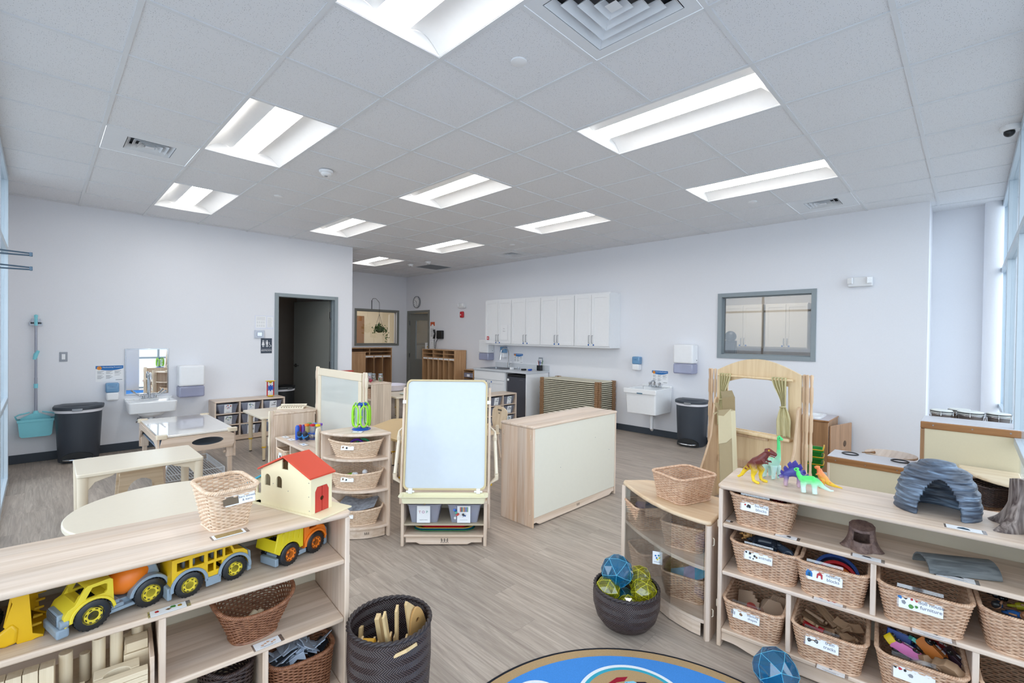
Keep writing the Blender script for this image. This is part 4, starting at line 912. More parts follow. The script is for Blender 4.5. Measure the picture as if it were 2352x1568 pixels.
# ------------------------------------------------------------ tables
LEGM = plain('table_leg_plastic','e3cfb0',0.4); STLW = plain('light_maple_leg','e5cfab',0.4)
def table(name,label,loc,rz,poly,h,legs,thick=0.028,topm=None,ring=True,group='tables',legr=0.026):
    t = thing(name,label,'table',loc,rz)
    MB().prism(poly,h-thick,h).build('tabletop',topm or LAM,t,bev=0.007,segs=3)
    for x,y in legs:
        lg = MB().tube([(x,y,h-thick),(x,y,0.20),(x,y,0.17)],[legr,legr*0.92,legr*0.8],14).build('leg',LEGM,t,smooth='auto')
        if ring: MB().cyl((x,y,0.158),(x,y,0.172),legr*0.92,14).build('yellow_ring',YEL2,lg)
        MB().tube([(x,y,0.16),(x,y,0.012)],[legr*0.72,legr*0.6],12).build('leg_extension',STLW,lg,smooth='auto'); MB().cyl((x,y,0),(x,y,0.012),legr*0.6,12).build('foot_cap',BLACK,lg)
    return t
def apron_brackets(t,x0,x1,y0,y1,h):
    MB().box(x0+0.03,x1-0.03,y0+0.02,y0+0.035,h-0.06,h-0.028).box(x0+0.03,x1-0.03,y1-0.035,y1-0.02,h-0.06,h-0.028).build('apron',LAMP,t,bev=0.003) if False else None
table('small_table','small cream table before the left wall bin shelf',(2.5,5.42,0),0,rrect(0.39,0.37,0.035),0.53,[(-0.34,-0.31),(-0.31,0.30),(0.34,-0.31),(0.34,0.31)])
table('round_table','round cream table behind the left foreground shelf',(0.85,2.64,0),0,[(0.485*cos(2*pi*i/56),0.485*sin(2*pi*i/56)) for i in range(56)],0.46,[(-0.3,-0.3),(0.3,-0.3),(-0.3,0.3),(0.3,0.3)],0.032)
# bench-like table with plastic bracket legs
t = thing('low_table','low rectangular cream table in front of the sensory table','table',(0.87,4.07,0))
h = 0.46; MB().prism(rrect(0.40,0.30,0.025),h-0.028,h).build('tabletop',LAM,t,bev=0.007,segs=3)
for sx in (-1,1):
    for sy in (-1,1):
        lg = MB().at(sx*0.365,sy*0.265,0).tube([(0,0,h-0.028),(0,0,0.0)],[0.034,0.028],14).build('leg',LAMP,t,smooth='auto')
        MB().at(sx*0.365,sy*0.265,0).prism_y([(0,h-0.029),(-sx*0.19,h-0.029),(-sx*0.17,h-0.045),(-sx*0.07,h-0.075),(-sx*0.03,h-0.13),(0,h-0.13)],-0.012,0.012).prism_x([(0,h-0.029),(-sy*0.15,h-0.029),(-sy*0.13,h-0.045),(-sy*0.06,h-0.07),(-sy*0.03,h-0.12),(0,h-0.12)],-0.012,0.012).build('bracket',LAMP,lg,bev=0.003)
# sensory table
t = thing('sensory_table','wooden sensory table with glossy white lid near the wall sink','table',(1.42,5.33,0))
h = 0.505; wx,wy = 0.34,0.63
GL = plain('glossy_white_lid','f1ece4',0.07,coat=1.0)
MB().prism(rrect(wx-0.01,wy-0.01,0.02),h-0.022,h).build('lid',GL,t,bev=0.005)
mb = MB()
for sx in (-1,1):
    for sy in (-1,1): MB().prism(rrect(0.045,0.035,0.015,4,sx*(wx-0.035),sy*(wy-0.03)),h-0.03,h+0.008).build('corner_clip',LAMP,t,bev=0.003)
n = 12; L = -wx+0.02; Rr = wx-0.02; oval = [(0.04+0.15*cos(2*pi*i/24),h-0.105+0.042*sin(2*pi*i/24)) for i in range(24)]
def panel_with_oval(x0,x1,z0,z1,y0,y1,cx,cz,a,b):
    n = 32; vs = []; rim = []
    for i in range(n):
        th = 2*pi*i/n; ix,iz = cx+a*cos(th),cz+b*sin(th)
        dx,dz = cos(th),sin(th); tx = ((x1-cx)/dx if dx > 1e-9 else (x0-cx)/dx if dx < -1e-9 else 1e9); tz = ((z1-cz)/dz if dz > 1e-9 else (z0-cz)/dz if dz < -1e-9 else 1e9); q = min(tx,tz)
        rim.append(((ix,iz),(cx+dx*q,cz+dz*q)))
    for (i_,o_) in rim: vs += [(i_[0],y0,i_[1]),(o_[0],y0,o_[1]),(i_[0],y1,i_[1]),(o_[0],y1,o_[1])]
    fs = []
    for i in range(n):
        j = (i+1) % n; fs += [(4*i,4*j,4*j+1,4*i+1),(4*i+2,4*i+3,4*j+3,4*j+2),(4*i,4*i+2,4*j+2,4*j),(4*i+1,4*j+1,4*j+3,4*i+3)]
    return MB().add(vs,fs)
panel_with_oval(L,Rr,h-0.19,h-0.024,-wy+0.005,-wy+0.022,0.08,h-0.10,0.14,0.04).build('end_panel',Wx,t)
MB().box(L,Rr,wy-0.022,wy-0.005,h-0.19,h-0.024).build('end_panel',Wx,t,bev=0.002)
for s in (-1,1):
    sp = [(-wy+0.03,h-0.024),(-wy+0.03,h-0.3),(-wy+0.06,h-0.3),(-wy+0.07,h-0.2),(-wy+0.14,h-0.11),(-wy+0.25,h-0.085),(wy-0.25,h-0.085),(wy-0.14,h-0.11),(wy-0.07,h-0.2),(wy-0.06,h-0.3),(wy-0.03,h-0.3),(wy-0.03,h-0.024)]
    MB().prism_x([(y,z+0.0) for y,z in sp],s*(wx-0.01)-0.009,s*(wx-0.01)+0.009).build('side_panel',Wy,t)
MB().box(-wx+0.03,wx-0.03,-wy+0.03,wy-0.03,h-0.16,h-0.15).build('tub_floor',plain('blue_grey_tub','8d9db0',0.4),t)
for sx in (-1,1):
    for sy in (-1,1):
        lg = MB().box(sx*(wx-0.05)-0.035,sx*(wx-0.05)+0.035,sy*(wy-0.06)-0.02,sy*(wy-0.06)+0.02,h-0.30,h-0.16).box(sx*(wx-0.05)-0.022,sx*(wx-0.05)+0.022,sy*(wy-0.06)-0.014,sy*(wy-0.06)+0.014,0,h-0.3).build('leg',Wz,t,bev=0.003)
        MB().at(sx*(wx-0.05)-sx*0.04,sy*(wy-0.06),h-0.24).cyl((0,0,0),(-sx*0.02,0,0),0.018,10).build('leg_knob',Wz,lg,smooth='auto')
t = thing('wire_rack','white wire rack standing on the floor under the sensory table','rack',(1.38,5.12,0.0))
mb = MB()
for i in range(23): mb.tube([(-0.27+i*0.0245,-0.36,0.04),(-0.27+i*0.0245,0.36,0.04)],0.0025,5)
mb.build('shelf_wires',plain('white_wire','dfe2e6',0.4),t)
mb = MB()
for s in (-1,1): mb.tube([(s*0.28,-0.37,0.04),(s*0.28,0.37,0.04)],0.004,6).tube([(-0.28,s*0.37,0.04),(0.28,s*0.37,0.04)],0.004,6).tube([(s*0.28,-0.37,0.1),(s*0.28,0.37,0.1)],0.004,6).tube([(-0.28,s*0.37,0.1),(0.28,s*0.37,0.1)],0.004,6)
for i in range(28): mb.tube([(0.28,-0.36+i*0.0265,0.04),(0.28,-0.36+i*0.0265,0.1)],0.002,4)
mb.build('rim_wires',plain('white_wire','dfe2e6',0.4),t)
for sx in (-1,1):
    for sy in (-1,1): MB().cyl((sx*0.28,sy*0.37,0),(sx*0.28,sy*0.37,0.1),0.005,8).build('foot',plain('white_wire','dfe2e6',0.4),t)
t = thing('drain_hose','white drain hose curving under the sensory table','hose',(1.15,4.87,0))
MB().tube([(-0.02,0,0.008),(0.0,0,0.05),(0.03,0.01,0.15),(0.07,0.02,0.25),(0.1,0.03,0.34)],0.012,10).build('tube',WHITE,t,smooth=True)
# plywood arch stool behind low table
t = thing('arch_stool','birch plywood stool with arched sides behind the low table','stool',(0.93,4.56,0))
arch = [(-0.17,0),(-0.105,0)]+[(-0.105*cos(pi*i/12)*1.0,0.07+0.13*sin(pi*i/12)) for i in range(13)]+[(0.105,0),(0.17,0),(0.15,0.3),(-0.15,0.3)]
for y in (-0.11,0.11): MB().prism_y(arch,y-0.008,y+0.008).build('side_panel',Px,t)
MB().box(-0.16,0.16,-0.135,0.135,0.3,0.318).build('seat',Px,t,bev=0.004); MB().box(-0.14,0.14,-0.1,0.1,0.2,0.215).build('brace',Px,t)
# hexagon of two trapezoid tables
GOLD = plain('golden_tabletop','e2c391',0.3)
cx,cy,Rr,a0 = 3.25,3.3,0.69,R(33)
hexp = [(Rr*cos(a0+pi/3*i),Rr*sin(a0+pi/3*i)) for i in range(6)]   # vertex 1 points up the room
rot = R(3); hexp = [(Rr*cos(R(93)+pi/3*i),Rr*sin(R(93)+pi/3*i)) for i in range(6)]
for k,lb in ((0,'golden trapezoid table, left half of the hexagon behind the easel'),(3,'golden trapezoid table, right half of the hexagon behind the easel')):
    p = [hexp[(k+i) % 6] for i in range(4)]; mx_ = sum(q[0] for q in p)/4; my_ = sum(q[1] for q in p)/4
    p2 = [(q[0]-(0.002 if k == 0 else -0.002),q[1]) for q in p]
    table('trapezoid_table',lb,(cx,cy,0),0,p2,0.53,[(q[0]*0.86+mx_*0.14,q[1]*0.86+my_*0.14) for q in p],0.03,GOLD)
# chairs
def make_chair(label,loc,rz):
    """faces local -y; backrest at +y"""
    t = thing('child_chair',label,'chair',loc,rz,'plywood children chairs')
    MB().prism(rrect(0.165,0.16,0.05),0.295,0.31).build('seat',Pz,t,bev=0.005)
    n = 8; out = [(-0.11,0.34),(0.11,0.34)]+[(0.155,0.42),(0.17,0.52)]+[(0.17*cos(pi*i/n*1.0)*1.0,0.55+0.075*sin(pi*i/n)) for i in range(n+1)]+[(-0.17,0.52),(-0.155,0.42)]
    MB().at(0,0.17,0,0,R(-8)).prism_y(out,-0.006,0.006).build('backrest',Pz,t,bev=0.003)
    MB().at(0,0.17,0,0,R(-8)).prism_y(rrect(0.045,0.011,0.0105,4,0,0.575),-0.0068,0.0068).build('hand_hole',plain('dark_slot','5a5148',0.7),t)
    logo(t,0,0,0,0.022,M=Matrix.Translation((0,0.17,0)) @ Matrix.Rotation(R(-8),4,'X') @ Matrix.Translation((0,0.008,0.535)))
    logo(t,0,0,0,0.022,M=Matrix.Translation((0,0.17,0)) @ Matrix.Rotation(R(-8),4,'X') @ Matrix.Translation((0,-0.008,0.535)))
    for sx in (-1,1):
        for sy in (-1,1): MB().tube([(sx*0.13,sy*0.12,0.295),(sx*0.155,sy*0.155,0.0)],[0.017,0.013],10).build('leg',Wz,t,smooth='auto')
        MB().box(sx*0.09-0.014,sx*0.09+0.014,0.125,0.168,0.26,0.40).build('back_bracket',LAMP,t,bev=0.005)
    return t
make_chair('plywood child chair with hand hole right of the easel',(4.22,3.48,0),R(-95+0))
ch = [o for o in C.objects if o.name.startswith('child_chair')][0]
ch.rotation_euler.z = R(-100)
copy_tree(ch,(2.72,3.52,0),R(75),label='plywood child chair tucked under the left half of the hexagon table')
# alcove table with white bowl
t = table('alcove_table','small cream table with a white tub behind the jar cabinet',(4.62,6.2,0),0,rrect(0.42,0.7,0.03),0.55,[(-0.36,-0.63),(0.36,-0.63),(0.38,0.63),(-0.36,0.63)])
tag(MB().lathe([(0.16,0),(0.2,0.012),(0.24,0.1),(0.25,0.105),(0.245,0.11),(0.225,0.1),(0.19,0.02),(0,0.015)],40,4.62,6.35).build('white_tub',plain('lilac_white_plastic','e6e2ee',0.35),None,smooth='auto'),'wide white plastic tub on the alcove table','tub').location.z = 0.55
tag(MB().lathe([(0.09,0),(0.1,0.004),(0.12,0.018),(0.116,0.018),(0.09,0.007),(0,0.006)],32,4.52,5.72).build('plate',plain('pale_green_plate','d8e2d8',0.35),None,smooth='auto'),'pale plate near the front edge of the alcove table','plate').location.z = 0.55
# ------------------------------------------------------------ open play shelves and wicker baskets
LSO,LSR = Vector((1.17,0.888)),R(-5.5)
RSO,RSR = Vector((2.645,-0.01)),R(-84.2)
def LSP(u,n,z): return (LSO.x-0.9954*u+0.0958*n,LSO.y+0.0958*u+0.9954*n,z)
def RSP(u,n,z): return (RSO.x+0.1011*u+0.9949*n,RSO.y-0.9949*u+0.1011*n,z)
def play_shelf(label,loc,rz,sgn,w=1.22,h=0.804,d=0.39):
    """front at y=0, depth to +y; runs along +x (sgn 1) or -x (sgn -1) from the near end"""
    t = thing('play_shelf',label,'shelf',loc,rz,'three-tier open play shelves')
    X = lambda a,b: (min(sgn*a,sgn*b),max(sgn*a,sgn*b))
    tp = [(sgn*x,y) for x,y in ((-0.006,0.02),(0.006,0.002),(0.022,-0.006),(w-0.022,-0.006),(w-0.006,0.002),(w+0.006,0.02),(w+0.006,d-0.01),(w-0.01,d+0.004),(0.01,d+0.004),(-0.006,d-0.01))]
    MB().prism(tp,h-0.02,h).build('top',Wx,t,bev=0.008,segs=4)
    for a in (0,w-0.02): x0,x1 = X(a,a+0.02); MB().box(x0,x1,0.004,d,0,h-0.02).build('side_panel',Wzy,t,bev=0.005,segs=3)
    x0,x1 = X(0.02,w-0.02)
    for z in (0.615,0.38): MB().box(x0,x1,0.006,d-0.01,z-0.02,z).build('shelf',Wx,t,bev=0.006,segs=3)
    MB().box(x0,x1,0.006,d-0.01,0.073,0.093).build('bottom_shelf',Wx,t,bev=0.006,segs=3)
    a,b = X(0.598,0.618); MB().box(a,b,0.012,d-0.01,0.38,0.595).build('divider',Wzy,t,bev=0.003)
    for q in (0.295,0.905): a,b = X(q,q+0.02); MB().box(a,b,0.012,d-0.01,0.093,0.36).build('divider',Wzy,t,bev=0.003)
    MB().box(x0,x1,d-0.01,d-0.004,0.075,h-0.02).build('back_panel',BACKP,t)
    # kick board with curved feet cut out
    L = w-0.04; n = 8; pts = [(0.02,0.073),(0.02,0.03)]
    for i in range(n+1): q = i/n; pts.append((0.06+0.13*q,0.03-0.022*(0.5-0.5*cos(pi*q))))
    for i in range(n+1): q = i/n; pts.append((L-0.15+0.13*q,0.008+0.022*(0.5-0.5*cos(pi*q))))
    pts += [(L+0.02,0.03),(L+0.02,0.073)]
    MB().prism_y([(sgn*x,z) for x,z in pts],0.018,0.034).build('kick_board',Wx,t,bev=0.002)
    for a in (0.02,w-0.04):
        x0,x1 = X(a,a+0.012); MB().box(x0,x1,0.3,0.36,h-0.09,h-0.03).build('corner_block',Wx,t,bev=0.002)
    # steel connector loops on the outer side panels
    for a,s in ((0,-1),(w,1)):
        for z in (0.2,0.6): x = sgn*(a+s*0.003); MB().tube([(x,0.03,z-0.02),(x+sgn*s*0.004,0.03,z-0.015),(x+sgn*s*0.004,0.03,z+0.015),(x,0.03,z+0.02)],0.003,6).build('connector',LAMP,t,smooth=True)
    return t
play_shelf('wooden three-tier play shelf on the left holding toy trucks',(LSO.x,LSO.y,0),LSR,-1)
play_shelf('wooden three-tier play shelf on the right holding wicker baskets and dinosaurs',(RSO.x,RSO.y,0),RSR,1)
# wicker ----------------------------------------------------------------
WICK = {}
def wick_mat(name,h1,h2):
    if name in MATS: return MATS[name]
    m,nt,b = newmat(name); L = nt.links.new; N = nt.nodes.new
    tc = N('ShaderNodeTexCoord'); n = N('ShaderNodeTexNoise'); n.inputs['Scale'].default_value = 60; L(tc.outputs['Object'],n.inputs['Vector'])
    rp = N('ShaderNodeValToRGB'); rp.color_ramp.elements[0].position = 0.35; rp.color_ramp.elements[0].color = lin(h2); rp.color_ramp.elements[1].position = 0.62; rp.color_ramp.elements[1].color = lin(h1)
    L(n.outputs['Fac'],rp.inputs['Fac']); L(rp.outputs[0],b.inputs['Base Color']); b.inputs['Roughness'].default_value = 0.38
    MATS[name] = m; return m
WK = wick_mat('natural_wicker','e0bd9f','c99f80'); WKB = wick_mat('brown_wicker','9c6a4c','7d4f36'); WKP = wick_mat('pale_wicker','eed4ba','dcbd9f'); WKD = wick_mat('dark_wicker','4a3a36','33292a')
def outline(kind,a,b,r,N):
    """N points evenly spaced on the plan curve"""
    if kind == 'rect': p = rrect(a,b,r,10)
    elif kind == 'oval':
        p = []
        for i in range(96):
            th = 2*pi*i/96; c_,s_ = cos(th),sin(th); e = 0.72; p.append((a*abs(c_)**e*(1 if c_ > 0 else -1),b*abs(s_)**e*(1 if s_ > 0 else -1)))
    elif kind == 'wedge':   # front (-y) bowed, back corners drawn in
        p = []
        for q in ((a,-b*0.35),(a*0.98,b*0.15),(a*0.45,b),(-a*0.45,b),(-a*0.98,b*0.15),(-a,-b*0.35)): p.append(q)
        n = 12
        for i in range(1,n): x = -a+2*a*i/n; p.append((x,-b*0.35-b*0.6*(1-(x/a)**2)))
    P = [Vector((x,y)) for x,y in p]; d = [0.0]
    for i in range(len(P)): d.append(d[-1]+(P[(i+1) % len(P)]-P[i]).length)
    out = []; T_ = d[-1]; k = 0
    for i in range(N):
        s = T_*i/N
        while d[k+1] < s: k += 1
        q = (s-d[k])/(d[k+1]-d[k]+1e-9); out.append(P[k].lerp(P[(k+1) % len(P)],q))
    if kind == 'wedge':
        for _ in range(3): out = [(out[i-1]+out[i]*2+out[(i+1) % N])/4 for i in range(N)]
    return out,T_
def wicker_basket(name,label,loc,rz,W,D,h,taper=0.8,r=0.05,kind='rect',m=None,rise=0.0,group=None,pitch=0.0072,stake=0.02,flare=1.0,rx=0,dip=0.0,shift=0.0):
    m = m or WK
    t = thing(name,label,'basket',loc,rz,group)
    if rx: t.rotation_euler = (rx[0],rx[1],rz)
    key = (W,D,h,taper,r,kind,m.name,rise,pitch,stake,flare,dip,shift)
    if key in WICK:
        for src in WICK[key]:
            o = src.copy(); C.objects.link(o); o.parent = t
        return t
    o1,T_ = outline(kind,W/2,D/2,r,8); NS = max(int(T_/stake)//2*2,16); N = NS*4
    base,_ = outline(kind,W/2,D/2,r,N)
    nrm = []
    for i in range(N):
        tg = base[(i+1) % N]-base[i-1]; nn = Vector((tg.y,-tg.x)).normalized(); nrm.append(nn)
    if sum(base[i].dot(nrm[i]) for i in range(N)) < 0: nrm = [-v for v in nrm]
    hh = lambda p: h+rise*(0.5+p.y/D)+dip*(abs(p.x)/(W/2))**2
    def pos(i,q,off):
        p = base[i % N]; k = taper+(1-taper)*(q**flare); nn = nrm[i % N]
        return Vector((p.x*k+nn.x*off,p.y*k+nn.y*off+shift*(1-q),q*(hh(p)-0.008)+0.004))
    rows = max(int(h/pitch),6); mb = MB(); amp = 0.0026
    for rr in range(rows):
        q = (rr+0.5)/rows
        path = [pos(i,q,amp*sin(pi*i/4+rr*pi)) for i in range(N)]
        mb.tube(path,pitch*0.47,5,closed=True)
    parts = [mb.build('woven_wall',m,t,smooth=True)]
    mb = MB()
    for sidx in range(NS): i = sidx*4; mb.tube([pos(i,0,0),pos(i,0.5,0),pos(i,1,0)],0.0018,4)
    parts.append(mb.build('stakes',m,t)); parts[-1]['kind'] = 'stuff'
    mb = MB()
    for ph in (0,pi*2/3,pi*4/3):
        path = []
        for i in range(N*2):
            w = i*2*pi*round(N*2/9.0)/(N*2)+ph; p = pos(i//2,1,0); p2 = pos(i//2+1,1,0); p = p.lerp(p2,0.5*(i % 2)); nn = nrm[(i//2) % N]
            path.append(Vector((p.x+nn.x*(0.0045*cos(w)),p.y+nn.y*(0.0045*cos(w)),p.z+0.004*sin(w)+0.002)))
        # close the braid smoothly
        mb.tube(path,0.0042,5,closed=True)
    parts.append(mb.build('rim',m,t,smooth=True))
    mb = MB().tube([pos(i,0,0.003) for i in range(N)],0.0045,6,closed=True)
    mb.add([tuple(pos(i,0,-0.001)+Vector((0,0,0.001))) for i in range(N)],[tuple(range(N))]); parts.append(mb.build('base',m,t,smooth='auto'))
    WICK[key] = parts
    return t
SLEEVE = clear('clear_label_sleeve',(0.97,0.98,1,1),0.1)
def basket_label(t,text,w,hgt,x,y,z,tilt,art,size=0.02,rz=0.0,hook=True):
    """white card in a clear clip, hung over the rim, facing local -y"""
    M = Matrix.Translation((x,y,z)) @ Matrix.Rotation(rz,4,'Z') @ Matrix.Rotation(tilt,4,'X')
    mb = MB(); mb.M = M; mb.box(-w/2,w/2,-0.0015,0,-hgt/2,hgt/2); cd = mb.build('label_card',PAPER,t)
    mb = MB(); mb.M = M; mb.box(-w/2-0.006,w/2+0.002,-0.0003,0.0012,-hgt/2,hgt/2+0.034 if hook else hgt/2)
    mb.build('label_clip',SLEEVE,t)
    if text:
        text_mesh('lettering',text,size,plain('slate_ink','5d6272',0.6),cd,M @ Matrix.Translation((w*0.24,-0.0018,0)) @ Matrix.Rotation(pi/2,4,'X'),extrude=0.0002,spacing=1.0)
    rng = random.Random(len(text)*7+len(art))
    for k,(mt,pts) in enumerate(art):
        mb = MB(); mb.M = M @ Matrix.Translation((-w*0.26,-0.0022,0)); mb.prism_y([(a*hgt,b*hgt) for a,b in pts],-0.0003,0.0004); mb.build('picture',mt,cd)
    return cd
def blob(cx,cy,r,n=7,seed=0):
    g = random.Random(seed); return [(cx+r*(0.7+0.5*g.random())*cos(2*pi*i/n),cy+r*(0.7+0.5*g.random())*sin(2*pi*i/n)) for i in range(n)]
def card(label,loc,rz,w,hgt,art,m=PAPER,text=False,z=0.0006):
    """picture card in a sleeve lying flat on a shelf"""
    t = thing('picture_card',label,'card',loc,rz,'picture cards on the shelves')
    MB().box(-w/2,w/2,-hgt/2,hgt/2,0.0005,z+0.0008).build('card',m,t); MB().box(-w/2-0.006,w/2+0.012,-hgt/2-0.002,hgt/2+0.003,0.0002,0.0006).build('sleeve',SLEEVE,t)
    for mt,pts in art: MB().prism([(a*hgt,b*hgt) for a,b in pts],z+0.0009,z+0.0014).build('picture',mt,t)
    if text:
        mb = MB()
        for i in range(2): mb.box(-w*0.3+0.01*i,w*0.3-0.01*i,-hgt*0.34-i*hgt*0.1,-hgt*0.31-i*hgt*0.1,z+0.0009,z+0.0014)
        mb.build('text_lines',INKG,t)
    return t
# right shelf baskets; (label text, u, n, z)
def rs_basket(label,u,n,z,W=0.27,D=0.33,h=0.152,text='',art=(),rz=0.0,lx=-0.02,lw=0.115,lh=0.045,tilt=-0.2,size=0.018,rise=0.015,**k):
    t = wicker_basket('wicker_basket',label,RSP(u,n+D*0.42,z),RSR+rz,W,D,h,0.8,0.055,'rect',WK,rise,'wicker baskets on the right play shelf',**k)
    if text is not None: basket_label(t,text,lw,lh,lx,-D/2*0.955-0.006,h-0.042,tilt,art,size)
    return t
A_ = plain('purple_ink','6a3f8f',0.5)
rs_basket('wicker basket labelled building blocks on the top row',0.182,0.03,0.615,rise=0.0,text='building\nblocks',art=[(INK,blob(0.1,0,0.22,9,3)),(REDINK,blob(-0.25,0.12,0.12,5,4)),(PAPER,blob(0.05,-0.14,0.1,5,2))])
rs_basket('wicker basket labelled animals on the middle row',0.20,0.035,0.38,text='animals',art=[(INK,blob(-0.5,0.2,0.12,6,1)),(INK,blob(-0.15,0.15,0.14,6,5)),(INK,blob(0.3,0.0,0.13,6,6)),(INKG,blob(-0.1,-0.25,0.14,4,7)),(INK,blob(0.2,-0.3,0.09,5,8)),(BROWNINK,blob(0.5,-0.1,0.12,5,9))],h=0.155,W=0.3)
rs_basket('wicker basket labelled nesting blocks on the middle row',0.462,0.025,0.38,text='nesting\nblocks',art=[(BLUEINK,[(-0.75,-0.25),(-0.25,-0.25),(-0.25,0.05),(-0.4,0.3),(-0.6,0.3),(-0.75,0.05)]),(GREENINK,[(-0.62,-0.25),(-0.38,-0.25),(-0.38,0),(-0.5,0.12),(-0.62,0)]),(REDINK,[(0.05,-0.25),(0.15,-0.25),(0.2,0.0),(0.35,0.0),(0.4,-0.25),(0.5,-0.25),(0.5,0.1),(0.3,0.3),(0.08,0.1)])],lw=0.125,lh=0.05)
rs_basket('empty wicker basket labelled doll house furniture on the middle row',0.765,0.012,0.38,W=0.285,D=0.34,text='doll house\nfurniture',art=[(BLUEINK,blob(-0.5,0.2,0.14,6,1)),(INK,blob(-0.2,0.22,0.1,5,2)),(REDINK,blob(0.15,0.22,0.1,5,3)),(REDINK,blob(0.4,0.2,0.1,6,3)),(INKG,blob(-0.3,-0.1,0.14,5,5)),(GREENINK,blob(0.1,-0.25,0.16,6,6)),(GREENINK,blob(0.4,-0.2,0.12,6,7))],lw=0.13,lh=0.055,lx=-0.01)
rs_basket('wicker basket of play people at the right end of the middle row',1.07,0.02,0.38,W=0.29,D=0.34,text='',art=[(INK,blob(-0.3+0.22*(i % 4),0.25-0.25*(i//4),0.06,5,i)) for i in range(12)],lw=0.12,lh=0.06,lx=0.04)
rs_basket('wicker basket labelled stacking shapes on the bottom row',0.155,0.02,0.093,W=0.262,text='stacking\nshapes',art=[(INKG,[(-0.8,-0.2),(-0.72,-0.2),(-0.72,0.25),(-0.8,0.25)]),(INKG,[(-0.65,-0.2),(-0.57,-0.2),(-0.57,0.2),(-0.65,0.2)]),(INKG,[(-0.5,-0.2),(-0.42,-0.2),(-0.42,0.1),(-0.5,0.1)]),(BROWNINK,blob(0.15,0.0,0.16,8,2))],h=0.15,size=0.015)
rs_basket('wicker basket labelled train tracks on the bottom row',0.457,0.01,0.093,W=0.275,text='train\ntracks',art=[(INK,blob(-0.3,0.0,0.16,10,2)),(PAPER,blob(-0.3,0.0,0.1,10,2)),(INK,blob(0.25,0.05,0.16,10,3)),(PAPER,blob(0.25,0.05,0.1,10,3)),(BROWNINK,[(-0.3,0.0),(0.3,0.05),(0.3,0.12),(-0.3,0.08)])],h=0.152,lw=0.12,lh=0.048)
rs_basket('wicker basket full of wooden toy cars on the bottom row',0.76,0.005,0.093,W=0.275,D=0.34,text='',art=[(INK,blob(-0.4,0.15,0.1,6,1)),(REDINK,blob(-0.15,0.12,0.1,6,2)),(INK,blob(0.1,0.1,0.1,5,3)),(INKG,blob(0.4,-0.1,0.14,6,4))],h=0.16,lw=0.125,lh=0.06)
rs_basket('wicker basket at the right end of the bottom row',1.065,0.01,0.093,W=0.27,D=0.34,text='',art=[(INKG,blob(0,0,0.2,6,4))],h=0.16)
# cards on the right shelf
card('card with a dark cave picture lying before the blue cave',RSP(0.878,0.045,0.804),RSR,0.10,0.043,[(plain('dark_teal_ink','24455a',0.6),[(-0.5,-0.2),(0.4,-0.25),(0.3,0.1),(0,0.28),(-0.35,0.1)])])
card('picture card before the building blocks basket',RSP(0.29,0.028,0.615),RSR,0.085,0.035,[(INK,blob(0.3,0.1,0.3,6,1))],text=True)
card('picture card before the small brown stump',RSP(0.585,0.01,0.615),RSR,0.095,0.034,[(INK,[(-0.5,0.1),(0.5,0.0),(0.3,0.35),(-0.3,0.4)])])
card('picture card before the grey bark arch',RSP(0.855,0.03,0.615),RSR,0.11,0.042,[(INK,[(-0.6,0.1),(0.6,0.1),(0.4,0.4),(-0.3,0.45)])],text=True)
card('picture card before the nesting blocks basket',RSP(0.455,0.024,0.38),RSR,0.105,0.04,[(BLUEINK,blob(-0.6,0.15,0.25,5,1)),(REDINK,blob(0.5,0.1,0.2,5,2)),(REDINK,blob(0.0,0.0,0.14,5,5))])
card('picture card before the doll house furniture basket',RSP(0.79,0.006,0.38),RSR,0.115,0.045,[(INK,blob(-0.2,0.3,0.2,5,1)),(INK,blob(0.3,0.25,0.2,5,6))],text=True)
card('picture card before the basket of play people',RSP(1.10,0.015,0.38),RSR,0.11,0.045,[(INK,blob(0.0,0.2,0.2,5,1))],text=True)
card('picture card before the train tracks basket',RSP(0.47,0.0,0.093),RSR,0.10,0.038,[(INKG,blob(0.0,0.2,0.2,5,1))],text=True)
card('clear card stuck inside the left panel of the right play shelf',RSP(0.035,0.05,0.615),RSR,0.02,0.02,[])
# left shelf -----------------------------------------------------------
t = wicker_basket('wicker_basket','pale wicker basket labelled barn animals and items beside the toy barn',LSP(0.413,0.175,0.804),LSR+R(11),0.172,0.20,0.15,0.68,0.04,'rect',WKP,0.012,None,pitch=0.0068,stake=0.019)
basket_label(t,'barn animals\n& items',0.10,0.036,0.016,-0.099,0.112,-0.24,[(plain('photo_brown','6b5b48',0.6),[(-0.85,-0.38),(0.55,-0.38),(0.55,0.38),(-0.85,0.38)])],0.0115,hook=False)
card('photo card of hay on the shelf before the pale wicker basket',LSP(0.417,0.055,0.804),LSR+R(6),0.10,0.04,[(plain('hay_photo','a98f5d',0.7,noise=0.5,nscale=180),[(-1.05,-0.35),(1.05,-0.35),(1.05,0.45),(-1.05,0.45)])])
card('photo card of toy trucks between the yellow mixer and the bus',LSP(0.592,0.022,0.615),LSR+R(2),0.095,0.038,[(GREENINK,blob(0.35,0.2,0.25,6,1)),(BROWNINK,blob(0.0,0.0,0.2,4,2)),(plain('amber_ink','b08a2c',0.6),blob(0.8,0.1,0.22,6,3)),(REDINK,blob(-0.8,0.1,0.2,6,3))])
card('photo card of wooden rollers before the brown wicker basket',LSP(0.298,0.024,0.38),LSR+R(3),0.085,0.042,[(plain('tan_photo','d2ab8e',0.6),blob(-0.4+0.25*i,-0.1+0.12*(i % 3),0.13,6,i)) for i in range(5)],text=True)
t = wicker_basket('wicker_basket','flared brown oval wicker basket on the middle shelf of the left play shelf',LSP(0.325,0.13,0.38),LSR+R(8),0.27,0.22,0.12,0.56,0.06,'oval',WKB,0.045,None,pitch=0.0058,stake=0.017,dip=0.018)
